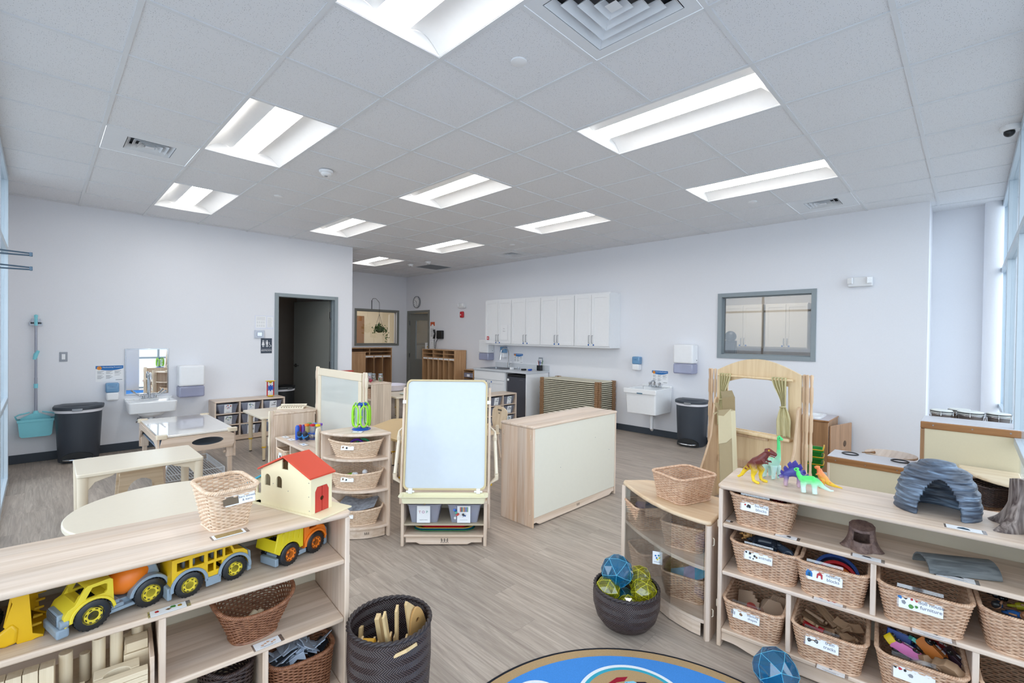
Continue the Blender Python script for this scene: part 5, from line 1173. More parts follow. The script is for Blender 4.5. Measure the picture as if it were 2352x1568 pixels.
t = wicker_basket('wicker_basket','brown oval wicker basket of grey foam shapes on the bottom shelf',LSP(0.163,0.1,0.093),LSR,0.245,0.17,0.168,0.86,0.06,'oval',WKB,0.01,None,pitch=0.0062,stake=0.018)
t = wicker_basket('wicker_basket','dark brown wicker basket half hidden in the bottom shelf of the left play shelf',LSP(0.41,0.16,0.093),LSR+R(20),0.15,0.2,0.2,0.85,0.06,'oval',WKD,0.02,None)
# dark round floor baskets with herringbone weave
def herringbone():
    m,nt,b = newmat('black_herringbone_weave'); L = nt.links.new; N = nt.nodes.new
    uv = N('ShaderNodeUVMap'); sp = N('ShaderNodeSeparateXYZ'); L(uv.outputs[0],sp.inputs[0])
    def M_(op,a,v):
        n = N('ShaderNodeMath'); n.operation = op
        if isinstance(a,float): n.inputs[0].default_value = a
        else: L(a,n.inputs[0])
        if isinstance(v,(int,float)): n.inputs[1].default_value = v
        else: L(v,n.inputs[1])
        return n.outputs[0]
    zz = M_('PINGPONG',M_('MULTIPLY',sp.outputs[1],1.0),0.022)
    s = M_('ADD',sp.outputs[0],M_('MULTIPLY',zz,1.1)); fr = M_('PINGPONG',M_('MULTIPLY',s,95.0),0.5); f2 = M_('MULTIPLY',fr,2.0)
    rp = N('ShaderNodeValToRGB'); rp.color_ramp.elements[0].color = lin('1c1517'); rp.color_ramp.elements[1].color = lin('5b4a49'); rp.color_ramp.elements[0].position = 0.1; L(f2,rp.inputs['Fac'])
    L(rp.outputs[0],b.inputs['Base Color']); b.inputs['Roughness'].default_value = 0.38
    bp = N('ShaderNodeBump'); bp.inputs['Strength'].default_value = 0.9; bp.inputs['Distance'].default_value = 0.003; L(f2,bp.inputs['Height']); L(bp.outputs[0],b.inputs['Normal'])
    MATS['black_herringbone_weave'] = m; return m
HB = herringbone()
def round_basket(label,loc,prof,th=0.008):
    t = thing('woven_tub',label,'basket',loc,0,'dark round floor baskets')
    n = 64; inner = [(r-th,z+(th if i == 0 else 0)) for i,(r,z) in enumerate(prof)][::-1]; P = prof+inner
    mb = MB().lathe(P,n,cap=False); mb.add([(0,0,prof[0][1]+0.001)]+[((prof[0][0])*cos(2*pi*i/n),prof[0][0]*sin(2*pi*i/n),prof[0][1]+0.001) for i in range(n)],[(0,1+i,1+(i+1) % n) for i in range(n)])
    mb.add([(0,0,prof[0][1]+th)]+[((prof[0][0]-th)*cos(2*pi*i/n),(prof[0][0]-th)*sin(2*pi*i/n),prof[0][1]+th) for i in range(n)],[(0,1+i,1+(i+1) % n) for i in range(n)])
    o = mb.build('woven_wall',HB,t,smooth='auto'); me = o.data; uvl = me.uv_layers.new(name='UVMap'); rm = prof[-1][0]
    for p in me.polygons:
        an = [atan2(me.vertices[me.loops[li].vertex_index].co.y,me.vertices[me.loops[li].vertex_index].co.x) for li in p.loop_indices]
        if max(an)-min(an) > pi: an = [a+2*pi if a < 0 else a for a in an]
        for li,a in zip(p.loop_indices,an): uvl.data[li].uv = (a*rm,me.vertices[me.loops[li].vertex_index].co.z)
    R0 = prof[-1][0]-th/2; z0 = prof[-1][1]; mb = MB()
    for ph in (0,pi): mb.tube([((R0+0.004*cos(i*0.9+ph))*cos(2*pi*i/140),(R0+0.004*cos(i*0.9+ph))*sin(2*pi*i/140),z0+0.004*sin(i*0.9+ph)) for i in range(140)],0.0065,6,closed=True)
    mb.build('rim',plain('black_rim','332a2b',0.4,noise=0.3,nscale=150),t,smooth=True)
    return t
round_basket('tall dark woven tub of wooden boards beside the left play shelf',(1.262,0.735,0),[(0.11,0.0),(0.135,0.03),(0.155,0.12),(0.162,0.25),(0.160,0.395)])
round_basket('low dark woven tub of faceted balls before the curved shelf',(2.475,0.395,0),[(0.08,0.0),(0.125,0.02),(0.155,0.06),(0.172,0.12),(0.174,0.17),(0.168,0.205)])
# ------------------------------------------------------------ toys on the left play shelf
def cut(o,*cutters):
    """carve openings into a mesh with boolean differences, baked into the mesh"""
    tmp = []
    mats = [m for m in o.data.materials]
    for mb in cutters:
        c = mb.build('cut_tmp',mats[0],o.parent); tmp.append(c)
        b = o.modifiers.new('b','BOOLEAN'); b.operation = 'DIFFERENCE'; b.object = c; b.solver = 'EXACT'
    dg = bpy.context.evaluated_depsgraph_get(); dg.update()
    me = bpy.data.meshes.new_from_object(o.evaluated_get(dg)); o.modifiers.clear(); o.data = me
    for c in tmp: bpy.data.objects.remove(c)
    return o
def toy_wheel(parent,x,y,z,r,w,hubm,side):
    """wheel axis along local y; side -1 faces -y"""
    mb = MB().at(x,y,z,0,pi/2*(1))
    mb.lathe([(r*0.6,-w/2),(r*0.9,-w/2),(r,-w*0.38),(r,w*0.38),(r*0.9,w/2),(r*0.6,w/2)],36)
    for k in range(24):
        a = 2*pi*k/24; mb.at(x,y,z,0,0,a).box(-0.0022,0.0022,-w*0.42,w*0.42,r*0.97,r*1.03)
    wh = mb.build('wheel',TYRE,parent,smooth='auto')
    s = side; mb = MB().at(x,y+s*w*0.5,z,0,pi/2)
    d = -s
    mb.lathe([(r*0.62,0.000),(r*0.62,d*-0.0035),(r*0.52,d*-0.004),(r*0.5,d*0.001),(r*0.30,d*0.0),(r*0.25,d*-0.0045),(r*0.12,d*-0.006),(0,d*-0.006)],32)
    for k in range(8): a = 2*pi*k/8; mb.ball(r*0.41*cos(a),r*0.41*sin(a),d*-0.001,r*0.06,8)
    hb = mb.build('hub',hubm,wh,smooth='auto')
    mb = MB().at(x,y+s*(w*0.5+0.0026),z,0,pi/2)
    for k in range(8):
        a = 2*pi*(k+0.5)/8; mb.tube([(r*0.44*cos(a-0.17),r*0.44*sin(a-0.17),0),(r*0.44*cos(a+0.17),r*0.44*sin(a+0.17),0)],r*0.035,5)
    mb.build('hub_slots',BLACK,hb)
    return wh
def fender(parent,x,z,r0,r1,y0,y1,m,a0=0.0,a1=pi,name='fender'):
    n = 14; pts = [(x+r1*cos(a0+(a1-a0)*i/n),z+r1*sin(a0+(a1-a0)*i/n)) for i in range(n+1)]+[(x+r0*cos(a1-(a1-a0)*i/n),z+r0*sin(a1-(a1-a0)*i/n)) for i in range(n+1)]
    return MB().prism_y(pts,y0,y1).build(name,m,parent,bev=0.002)
ct,st_ = 0,0
def rounded_cab(name,prof,w,m,parent,bev=0.008):
    return MB().prism_y(prof,-w/2,w/2).build(name,m,parent,bev=bev,segs=3)
def bake(o):
    dg = bpy.context.evaluated_depsgraph_get(); me = bpy.data.meshes.new_from_object(o.evaluated_get(dg)); o.modifiers.clear(); o.data = me; return o
YM = plain('toy_yellow','e6cf35',0.38); YB = plain('bus_yellow','e8bb10',0.35); GRT = plain('toy_grey','8b9ba9',0.42); ORT = plain('toy_orange','ee7d1c',0.35); YD = plain('dump_yellow','dcc820',0.38)
# --- mixer: nose towards -x, seen side faces -y
t = thing('mixer_truck','yellow and grey toy cement mixer with an orange drum','toy truck',LSP(0.728,0.112,0.615),LSR+R(19))
r = 0.044; fx,bx = -0.07,0.078
for x in (fx,bx):
    for s in (-1,1): toy_wheel(t,x,s*0.045,r,r,0.028,YM,s)
MB().box(-0.03,0.115,-0.03,0.03,0.03,0.05).box(-0.03,0.04,-0.05,0.05,0.022,0.033).box(-0.03,0.01,-0.048,0.048,0.033,0.046).box(-0.03,0.0,-0.045,0.045,0.046,0.058).build('chassis',GRT,t,bev=0.003)
prof = [(-0.135,0.034),(-0.137,0.066),(-0.128,0.084),(-0.112,0.092),(-0.09,0.132),(-0.083,0.138),(-0.03,0.14),(-0.022,0.134),(-0.018,0.04)]+[(fx+0.050*cos(a),r+0.050*sin(a)) for a in [pi*k/10 for k in range(0,11)]]
cab = bake(rounded_cab('cab',prof,0.116,YM,t))
cut(cab,MB().box(-0.1,-0.028,-0.05,0.05,0.092,0.133),MB().prism_y([(-0.088,0.1),(-0.042,0.1),(-0.036,0.106),(-0.036,0.126),(-0.042,0.129),(-0.072,0.129)],-0.07,0.07),MB().add([(-0.14,-0.044,0.096),(-0.1,-0.044,0.096),(-0.075,-0.044,0.128),(-0.14,-0.044,0.128),(-0.14,0.044,0.096),(-0.1,0.044,0.096),(-0.075,0.044,0.128),(-0.14,0.044,0.128)],[(0,1,2,3),(7,6,5,4),(0,4,5,1),(1,5,6,2),(2,6,7,3),(3,7,4,0)]))
for s in (-1,1): fender(t,fx,r,0.048,0.056,s*0.06-0.004,s*0.06+0.004,YM,0.1,pi)
MB().box(-0.153,-0.124,-0.06,0.06,0.01,0.038).build('bumper',GRT,t,bev=0.006,segs=3)
g = MB().box(-0.147,-0.13,-0.042,0.042,0.038,0.074).build('grille',GRT,t,bev=0.004)
mb = MB()
for k in range(7): mb.box(-0.1495,-0.146,-0.038,0.038,0.041+k*0.0045,0.0435+k*0.0045)
mb.build('grille_bars',plain('toy_dark_grey','5e666e',0.4),g)
for s in (-1,1): MB().cyl((-0.125,s*0.05,0.048),(-0.145,s*0.05,0.048),0.012,16).build('headlight',GRT,t,bev=0.002)
for s in (-1,1): fender(t,bx,r,0.048,0.058,s*0.046-0.014,s*0.046+0.014,GRT,-0.1,pi*0.97)
MB().box(0.124,0.144,-0.045,0.045,0.04,0.065).box(0.126,0.14,-0.04,0.04,0.024,0.04).build('rear_bumper',GRT,t,bev=0.004)
MB().at(0.03,0,0.1,0,0,R(68)).lathe([(0.026,-0.046),(0.042,-0.028),(0.05,0.0),(0.045,0.025),(0.03,0.055),(0.02,0.064)],28).build('mixer_drum',ORT,t,smooth='auto')
MB().prism_y([(0.065,0.09),(0.115,0.09),(0.1,0.135),(0.085,0.15),(0.07,0.148)],-0.03,0.03).build('chute_frame',GRT,t,bev=0.004)
# --- school bus: nose towards +x (photo right), seen side -y
t = thing('toy_bus','yellow toy school bus with grey wheel arches','toy bus',LSP(0.472,0.14,0.615),LSR+R(14))
r = 0.041; bx,fx = -0.075,0.07
for x in (fx,bx):
    for s in (-1,1): toy_wheel(t,x,s*0.045,r,r,0.026,YM,s)
prof = [(-0.126,0.03),(-0.126,0.142),(0.055,0.142),(0.068,0.112),(0.1,0.105),(0.114,0.092),(0.121,0.036)]+[(fx+0.048*cos(a),r+0.048*sin(a)) for a in [pi*k/10 for k in range(0,11)]]+[(bx+0.048*cos(a),r+0.048*sin(a)) for a in [pi*k/10 for k in range(0,11)]]
body = bake(rounded_cab('body',prof,0.112,YB,t,0.006))
W4 = [(-0.112,-0.075),(-0.066,-0.03),(-0.019,0.002),(0.009,0.03)]
cutters = [MB().box(-0.118,0.05,-0.049,0.049,0.094,0.136)]
for x0,x1 in W4: cutters.append(MB().box(x0,x1,-0.07,0.07,0.1,0.128))
cutters.append(MB().prism_y([(0.037,0.1),(0.064,0.1),(0.054,0.128),(0.037,0.128)],-0.07,0.07))
for x0,x1 in ((-0.019,0.000),(0.007,0.026)): cutters.append(MB().box(x0,x1,-0.07,-0.04,0.062,0.09))
cutters.append(MB().box(-0.025,0.03,-0.049,0.049,0.058,0.092))
cut(body,*cutters)
mb = MB()
for k in range(6): mb.box(-0.10+k*0.03,-0.098+k*0.03,-0.05,0.05,0.1415,0.144)
mb.build('roof_ribs',YB,t)
for k in range(5): MB().box(-0.09+k*0.03,-0.08+k*0.03,-0.035,-0.01,0.0945,0.12).build('seat',plain('toy_dark_grey','5e666e',0.4),t,bev=0.004)
for x,nm in ((fx,'wheel_arch'),(bx,'wheel_arch')):
    for s in (-1,1): fender(t,x,r,0.047,0.057,s*0.058-0.004,s*0.058+0.004,GRT,-0.15,pi+0.15,nm)
for s in (-1,1): MB().box(-0.026,0.022,s*0.058-0.004,s*0.058+0.004,0.014,0.044).build('side_step',GRT,t,bev=0.002)
MB().prism_y([(0.116,0.01),(0.132,0.014),(0.128,0.085),(0.118,0.092)],-0.052,0.052).build('grille',GRT,t,bev=0.004)
MB().box(-0.137,-0.123,-0.05,0.05,0.008,0.05).build('rear_bumper',GRT,t,bev=0.004)
text_mesh('lettering','SCHOOL BUS',0.0135,YB,t,face_M(-0.066,-0.0563,0.0935),extrude=0.0008)
# --- dump truck: nose +x
t = thing('dump_truck','orange toy dump truck with yellow bed','toy truck',LSP(0.172,0.168,0.615),LSR+R(24))
r = 0.042; bx,fx = -0.06,0.062
for x in (fx,bx):
    for s in (-1,1): toy_wheel(t,x,s*0.045,r,r,0.028,ORT,s)
MB().box(-0.1,0.09,-0.03,0.03,0.03,0.048).box(-0.02,0.02,-0.052,0.052,0.018,0.036).box(-0.115,-0.1,-0.045,0.045,0.01,0.04).build('chassis',GRT,t,bev=0.003)
prof = [(0.008,0.034),(0.008,0.138),(0.014,0.145),(0.06,0.145),(0.07,0.139),(0.088,0.108),(0.108,0.1),(0.12,0.07),(0.117,0.036)]+[(fx+0.049*cos(a),r+0.049*sin(a)) for a in [pi*k/10 for k in range(0,11)]]
cab = bake(rounded_cab('cab',prof,0.11,ORT,t))
cut(cab,MB().box(0.018,0.08,-0.047,0.047,0.1,0.138),MB().prism_y([(0.03,0.107),(0.068,0.107),(0.058,0.134),(0.034,0.134)],-0.06,0.06),MB().add([(0.076,-0.04,0.108),(0.12,-0.04,0.108),(0.12,-0.04,0.136),(0.058,-0.04,0.136),(0.076,0.04,0.108),(0.12,0.04,0.108),(0.12,0.04,0.136),(0.058,0.04,0.136)],[(0,1,2,3),(7,6,5,4),(0,4,5,1),(1,5,6,2),(2,6,7,3),(3,7,4,0)]))
for s in (-1,1): fender(t,fx,r,0.047,0.056,s*0.058-0.004,s*0.058+0.004,ORT,0.2,pi)
MB().prism_y([(0.112,0.008),(0.128,0.014),(0.126,0.08),(0.112,0.095)],-0.052,0.052).build('grille',GRT,t,bev=0.006,segs=3)
bed = [(-0.102,0.052),(-0.128,0.072),(-0.112,0.138),(0.003,0.142),(0.002,0.05)]
b = MB().prism_y(bed,-0.056,0.056).build('bed',YD,t,bev=0.003); bake(b)
cut(b,MB().prism_y([(-0.1,0.058),(-0.122,0.075),(-0.112,0.17),(-0.003,0.17),(-0.003,0.056)],-0.05,0.05),MB().at(bx,0,r,0,pi/2).lathe([(0.047,-0.07),(0.047,0.07)],24))
for k in range(4):
    for s in (-1,1): MB().prism_y([(-0.1+k*0.026,0.092),(-0.094+k*0.026,0.134),(-0.086+k*0.026,0.134),(-0.087+k*0.026,0.092)],s*0.056-0.003,s*0.056+0.003).build('bed_rib',YD,b,bev=0.001)
# --- loader at the left edge, bucket raised upright
t = thing('front_loader','golden toy front loader with upright toothed bucket at the left edge','toy truck',LSP(0.985,0.15,0.615),LSR)
toy_wheel(t,-0.04,-0.03,0.04,0.04,0.03,YEL2,-1); toy_wheel(t,-0.04,0.05,0.04,0.04,0.03,YEL2,1); toy_wheel(t,-0.16,-0.03,0.04,0.04,0.03,YEL2,-1); toy_wheel(t,-0.16,0.05,0.04,0.04,0.03,YEL2,1)
MB().box(-0.2,-0.02,-0.02,0.04,0.03,0.09).box(-0.16,-0.09,-0.03,0.05,0.09,0.155).build('body',YEL2,t,bev=0.006,segs=3)
bk = MB().prism_y([(0.045,0.0),(0.075,0.0),(0.098,0.008),(0.076,0.02),(0.068,0.15),(0.05,0.152),(0.03,0.14),(0.035,0.12),(0.018,0.06)],-0.07,-0.064).prism_y([(0.045,0.0),(0.075,0.0),(0.098,0.008),(0.076,0.02),(0.068,0.15),(0.05,0.152),(0.03,0.14),(0.035,0.12),(0.018,0.06)],0.074,0.08).prism_y([(0.016,0.058),(0.022,0.056),(0.052,0.002),(0.098,0.006),(0.098,0.0),(0.045,-0.0),],-0.064,0.074).prism_y([(0.016,0.056),(0.03,0.14),(0.036,0.14),(0.022,0.056)],-0.064,0.074).build('bucket',YEL2,t,bev=0.001)
mb = MB()
for k in range(5): mb.prism([(0.072,-0.05+k*0.028),(0.092,-0.043+k*0.028),(0.072,-0.036+k*0.028)],0.03+k*0.012,0.036+k*0.012)
mb.build('teeth',plain('toy_amber','c99a10',0.4),bk)
MB().at(0,-0.045,0).prism_y([(0.02,0.0),(0.045,0.005),(0.048,0.045),(0.035,0.065),(-0.01,0.03),(-0.015,0.01)],-0.03,-0.016).build('bucket_side_arm',YEL2,t,bev=0.008,segs=3)
for s in (-0.03,0.045): MB().tube([(-0.1,s,0.09),(-0.03,s,0.13),(0.03,s,0.13)],0.008,8).build('lift_arm',plain('toy_amber','c99a10',0.4),t,smooth=True)
# --- things in baskets on the left shelf
CRM = plain('cream_wood_block','efe6cc',0.5)
for k,(dx,dy,z,rr,q) in enumerate(((-0.03,-0.02,0.068,0.5,0.35),(-0.005,-0.035,0.08,0.6,0.25),(0.02,0.0,0.045,-0.4,0.1))):
    o = MB().prism_y([(-0.04,-0.012),(-0.012,-0.012),(-0.012,-0.004),(0.012,-0.004),(0.012,-0.012),(0.04,-0.012),(0.04,0.012),(-0.04,0.012)],-0.007,0.007).build('barn_fence_piece',CRM,None,bev=0.001)
    p = LSP(0.413,0.175,0.804); o.location = (p[0]+dx,p[1]+dy,0.804+z); o.rotation_euler = (0.5,q,rr); tag(o,'cream wooden fence piece in the barn animals basket','toy block','barn fence pieces in the pale basket')
for k,(dx,dy,z,rz_,L,rr) in enumerate(((-0.02,-0.01,0.05,0.6,0.085,0.014),(0.025,0.0,0.055,1.4,0.03,0.014),(0.015,0.03,0.035,-0.3,0.05,0.012))):
    o = MB().cyl((-L/2,0,0),(L/2,0,0),rr,20).build('wood_roller',plain('pale_beech','e2cfae',0.45),None,bev=0.003,smooth='auto')
    p = LSP(0.325,0.125,0.38); o.location = (p[0]+dx,p[1]+dy,0.385+z); o.rotation_euler = (0,-0.35,rz_); tag(o,('long pale wooden roller in the flared brown basket','short pale wooden roller end in the flared brown basket','pale wooden roller half hidden in the flared brown basket')[k],'wooden roller')
rng = random.Random(11); FO = plain('grey_blue_foam','b4bfcf',0.6); FOD = plain('dark_foam_back','2e3238',0.6)
def foam(k):
    g = random.Random(k*3+1); n = 9; pts = []
    for i in range(n): a = 2*pi*i/n; q = (0.045 if i % 2 else 0.026)*(0.7+0.6*g.random()); pts.append((1.25*q*cos(a),q*sin(a)))
    return pts
p = LSP(0.163,0.1,0.093)
for k in range(22):
    dark = k < 7; a = rng.uniform(0,6.28); q = sqrt(rng.random())*0.085
    mb = MB().prism(foam(k),-0.002,0.002); o = mb.build('foam_shape',FOD if dark else FO,None,bev=0.0008)
    o.location = (p[0]+q*cos(a)*1.1,p[1]+q*sin(a)*0.6,0.093+(0.13+0.0025*k if not dark else 0.125+0.006*k)+0.0); o.rotation_euler = (rng.uniform(-0.75,0.1),rng.uniform(-0.5,0.5),rng.uniform(0,6.28))
    tag(o,'dark-backed foam shape under the grey ones in the brown oval basket' if dark else 'grey-blue foam cut-out shape piled in the brown oval basket','foam shape','dark foam shapes in the basket' if dark else 'grey foam shapes in the basket')
# --- unit block tray in the left bay
UB = wood('unit_block_maple','ecdcc0','dcc8a8','x',strip=5,sv=0.0); UBz = wood('unit_block_maple_z','ecdcc0','dcc8a8','z',strip=5,sv=0.0)
t = thing('block_tray','wooden tray of unit blocks in the lower left bay','tray',LSP(0.90,0.175,0.381),LSR+R(0))
MB().box(0.26,0.272,-0.17,0.17,0,0.105).build('side_wall',Wy,t,bev=0.002); MB().box(-0.27,0.26,0.158,0.17,0,0.075).build('back_wall',Wx,t,bev=0.002); MB().box(-0.27,0.26,-0.17,0.158,0,0.008).build('tray_floor',Px,t)
MB().box(-0.282,-0.27,-0.17,0.17,0,0.105).build('side_wall',Wy,t,bev=0.002)
def ub(name,mb,label,u,n,z,rz_=0.0,rot=None,m=None,group=None,cat='wooden block'):
    o = mb.build(name,m or UB,None,bev=0.0015); q = LSP(u,n,z); o.location = q; o.rotation_euler = rot if rot else (0,0,LSR+rz_); return tag(o,label,cat,group)
# local x of tray = -u direction; u of tray centre .90 -> right wall at u .63
cyls = [(0.842,0.13,0.1),(0.80,0.17,0.06),(0.765,0.13,0.115),(0.722,0.13,0.12),(0.693,0.17,0.075),(0.668,0.165,0.10)]
for k,(u,n,L) in enumerate(cyls):
    ub('round_column_block',MB().cyl((0,0,0),(0,0,L+0.03),0.0165 if L > 0.08 else 0.014,24),'pale cylinder block standing in the tray, number %s from the left' % ['one','two','three','four','five','six'][k],u,n,0.3945,0,None,UBz)
for k in range(4): ub('plank_block',MB().box(-0.016,0.016,-0.02,0.02,0,0.125),'flat plank block standing at the left end of the tray',0.88+k*0.034,0.10,0.3945,0,None,UBz,'plank blocks standing in the tray')
tri = [(-0.035,-0.035),(0.035,-0.035),(0.035,0.035)]
ub('triangle_block',MB().prism_y([(-0.032,0),(0.032,0),(0.032,0.045)],-0.02,0.02),'triangle block leaning on the right wall of the tray',0.662,0.22,0.47,0)
ub('triangle_block',MB().prism([(-0.03,-0.025),(0.03,-0.025),(0.03,0.03)],0,0.03),'upper of two triangle blocks at the tray corner',0.672,0.12,0.475)
ub('triangle_block',MB().prism([(-0.03,-0.03),(0.03,0.026),(-0.03,0.026)],0,0.03),'lower of two triangle blocks at the tray corner',0.672,0.12,0.475)
ub('square_block',MB().box(-0.032,0.032,-0.03,0.03,0,0.078),'square block under the two triangle blocks',0.672,0.12,0.3955)
n = 14; half = [(-0.036+0.0,0),(0.036,0)]
archb = [(-0.055,0.0),(-0.032,0.0)]+[(-0.032*cos(pi*i/n),0.032*sin(pi*i/n)*0.8) for i in range(1,n)]+[(0.032,0.0),(0.055,0.0),(0.055,0.05),(-0.055,0.05)]
for i,(u,nn,z,rz_) in enumerate(((0.72,0.045,0.43,0.0),(0.72,0.045,0.3955,0.0))): ub('arch_block',MB().prism([(x,y-0.02) for x,y in archb],0,0.033),('upper','lower')[i]+' pale arch block lying near the tray front',u,nn,z,rz_)
for i in range(4): ub('long_plank',MB().box(-0.07,0.07,-0.016,0.016,0,0.016),'long flat plank at the tray front, layer %s from the bottom' % ['one','two','three','four'][i],0.715,-0.0+0.002,0.3955+i*0.0172,0.0)
for i in range(3): ub('long_plank',MB().box(-0.065,0.065,-0.035,0.035,0,0.018),'wide plank left of the arch block, layer %s from the bottom' % ['one','two','three'][i],0.86,0.03,0.3955+i*0.0185,0.0)
# wooden frame trays in the lower bay
t = thing('frame_tray','slim wooden frame tray in the bottom bay below the brown basket','tray',LSP(0.50,0.15,0.094),LSR+R(12))
for x in (-0.1,0.088): MB().box(x,x+0.012,-0.12,0.12,0,0.06).build('side_wall',Wy,t,bev=0.002)
for y in (-0.12,0.108): MB().box(-0.088,0.088,y,y+0.012,0,0.06).build('end_wall',Wx,t,bev=0.002)
for k in range(6): tag(MB().at(*LSP(0.43+k*0.026,0.15,0.095),rz=LSR+R(12)).box(-0.009,0.009,-0.09,0.09,0,0.05).build('white_tile',CRM,None,bev=0.001),'pale flat block standing in the slim wooden frame tray','wooden block','pale blocks in the frame tray')
# --- barn
BPLY = plain('pale_birch_panel','efe2bd',0.45,noise=0.06,nscale=12); BRED = plain('barn_red','d4492f',0.45); BRED2 = plain('barn_door_red','c63f33',0.45); TEAL = plain('teal_roof','2f9fbb',0.45)
ga = atan2(-0.2806,0.0949)   # direction of the gable wall
t = thing('toy_barn','wooden toy barn with red roof and red doors on the shelf corner','toy house',(1.034,0.947,0.804),ga)
# local: gable wall runs from (0,0) towards -x (length .303); doors face +x... depth towards +y
W_,Dp,he,hr = 0.296,0.104,0.150,0.212
bs = MB().prism([(0.065,-0.012),(0.065,0.15),(-0.335,0.15),(-0.335,-0.012)],0.0,0.006).build('base_board',BPLY,t,bev=0.001)
g1 = MB().prism_y([(0,0.006),(0,he),(-W_*0.5,hr),(-W_,he),(-W_,0.006)],0,0.005).build('gable_wall',BPLY,t)
def archc(cx,z0,w,h,y0=-0.02,y1=0.03):
    return MB().prism_y([(cx-w/2,z0),(cx+w/2,z0)]+[(cx+w/2*cos(pi*i/12),z0+h-w/2+w/2*sin(pi*i/12)) for i in range(13)],y0,y1)
cut(g1,archc(-0.15,0.165,0.036,0.05),archc(-0.185,0.085,0.034,0.048),archc(-0.255,0.085,0.034,0.048))
g2 = MB().prism_y([(0,0.006),(0,he),(-W_*0.5,hr),(-W_,he),(-W_,0.006)],Dp-0.005,Dp).build('gable_wall',BPLY,t)
cut(g2,archc(-0.15,0.165,0.036,0.05,0.08,0.12),archc(-0.185,0.085,0.034,0.048,0.08,0.12))
MB().box(-W_,-W_+0.005,0.005,Dp-0.005,0.006,he).build('side_wall',BPLY,t)
fw_ = MB().box(-0.005,0,0.005,Dp-0.005,0.006,he).build('door_wall',BPLY,t)
cut(fw_,MB().prism_x([(0.02,0.0),(0.02,0.09),(0.03,0.108),(0.078,0.108),(0.088,0.09),(0.088,0.0)],-0.02,0.02))
for s,pts in ((-1,[(0.0205,0.007),(0.0205,0.089),(0.030,0.107),(0.053,0.107),(0.053,0.007)]),(1,[(0.0555,0.007),(0.0555,0.107),(0.078,0.107),(0.0875,0.089),(0.0875,0.007)])):
    dr = MB().prism_x(pts,-0.004,0.0).build('barn_door',BRED2,t); cut(dr,MB().at(0,0.0545,0.06).box(0,0,0,0,0,0).at(0,0,0).cyl((-0.01,0.0545,0.058),(0.01,0.0545,0.058),0.009,20))
for s,x0,x1 in ((1,0.008,-W_/2),(-1,-W_-0.008,-W_/2)):
    z0 = he-0.003; z1 = hr+0.004; rf = MB().add([(x0,-0.012,z0),(x0,Dp+0.012,z0),(x1,Dp+0.012,z1),(x1,-0.012,z1),(x0,-0.012,z0+0.007),(x0,Dp+0.012,z0+0.007),(x1,Dp+0.012,z1+0.007),(x1,-0.012,z1+0.007)],[(0,3,2,1),(4,5,6,7),(0,1,5,4),(1,2,6,5),(2,3,7,6),(3,0,4,7)]).build('roof_panel',BRED,t,bev=0.001)
# lean-to with teal roof behind
l1 = MB().prism_y([(-W_,0.006),(-W_-0.11,0.006),(-W_-0.11,0.062),(-W_,0.118)],0.02,0.025).build('lean_to_wall',BPLY,t)
cut(l1,archc(-W_-0.032,0.035,0.036,0.045),archc(-W_-0.078,0.03,0.03,0.034))
MB().prism([( -W_,0.0),(-W_,0.115),(-W_-0.12,0.115),(-W_-0.12,0.0)],0.0,0.006).build('base_board',BPLY,t)
MB().prism_y([(-W_+0.0,0.118),(-W_-0.122,0.056),(-W_-0.122,0.063),(-W_+0.0,0.125)],0.0,0.11).build('lean_to_roof',TEAL,t)
mb = MB()
for x,z in ((-0.22,0.098),(-0.29,0.15),(-0.13,0.08),(-0.012,0.13),(-0.012,0.075),(-0.008,0.02),(-0.15,0.235)): mb.cyl((x,-0.0008,z),(x,0.001,z),0.0018,8)
mb.build('screw_heads',STEEL,t)
# boards and rollers in the tall dark tub
PW = wood('plywood_board','d9bd8d','c09f6e','z',strip=5,sv=0.0); q0 = Vector((1.262,0.735,0.0))
def board(label,x,y,z,w,L,th,rot,holes=False,cat='wooden board',m=None,shape=None):
    o = (MB().prism_y(shape,-th/2,th/2) if shape else MB().box(-w/2,w/2,-th/2,th/2,0,L)).build('wooden_board',m or PW,None,bev=0.001)
    if holes: cut(o,*[MB().cyl((hx,-0.03,hz),(hx,0.03,hz),0.009,14) for hx,hz in holes])
    o.location = q0+Vector((x,y,z)); o.rotation_euler = rot; tag(o,label,cat); return o
yw = R(45)   # boards seen edge-on from the camera's side
board('longest thin wooden strip sticking out of the tall dark tub',0.03,-0.01,0.06,0.03,0.46,0.009,(R(-2),R(-19),R(45)))
board('second long wooden strip leaning in the tall dark tub',0.035,0.0,0.06,0.035,0.44,0.010,(R(2),R(-14),R(48)))
board('thick square ended wooden bar leaning in the tall dark tub',0.02,0.02,0.06,0.03,0.40,0.018,(R(-4),R(-14),R(44)))
for k in range(6): board('short wooden slat in the tall dark tub',-0.075+0.02*k,0.05-0.022*k,0.1,0.028,0.27-0.01*(k % 3),0.008,(R(3*(k % 2)),R(-12+k*2),R(46)))
for o in [o for o in C.objects if o.name.startswith('wooden_board') and o['label'].startswith('short')]: o['group'] = 'short wooden slats in the dark tub'
board('two slats leaning left in the tall dark tub',-0.105,0.06,0.16,0.03,0.2,0.012,(R(0),R(14),R(46)))
ov = [(-0.045+0.045*(1-cos(pi*i/10)),0.0) for i in range(1)]
oval = [(0.045*cos(a),0.13+0.13*sin(a)) for a in [2*pi*i/28 for i in range(28)]]
board('oval wooden paddle board with round holes in the tall dark tub',0.105,-0.07,0.17,0.09,0.26,0.01,(R(-5),R(-3),R(8)),holes=[(0.0,0.21),(-0.02,0.15),(0.012,0.1),(-0.005,0.05)],shape=oval,m=plain('tan_paddle','c59b62',0.45))
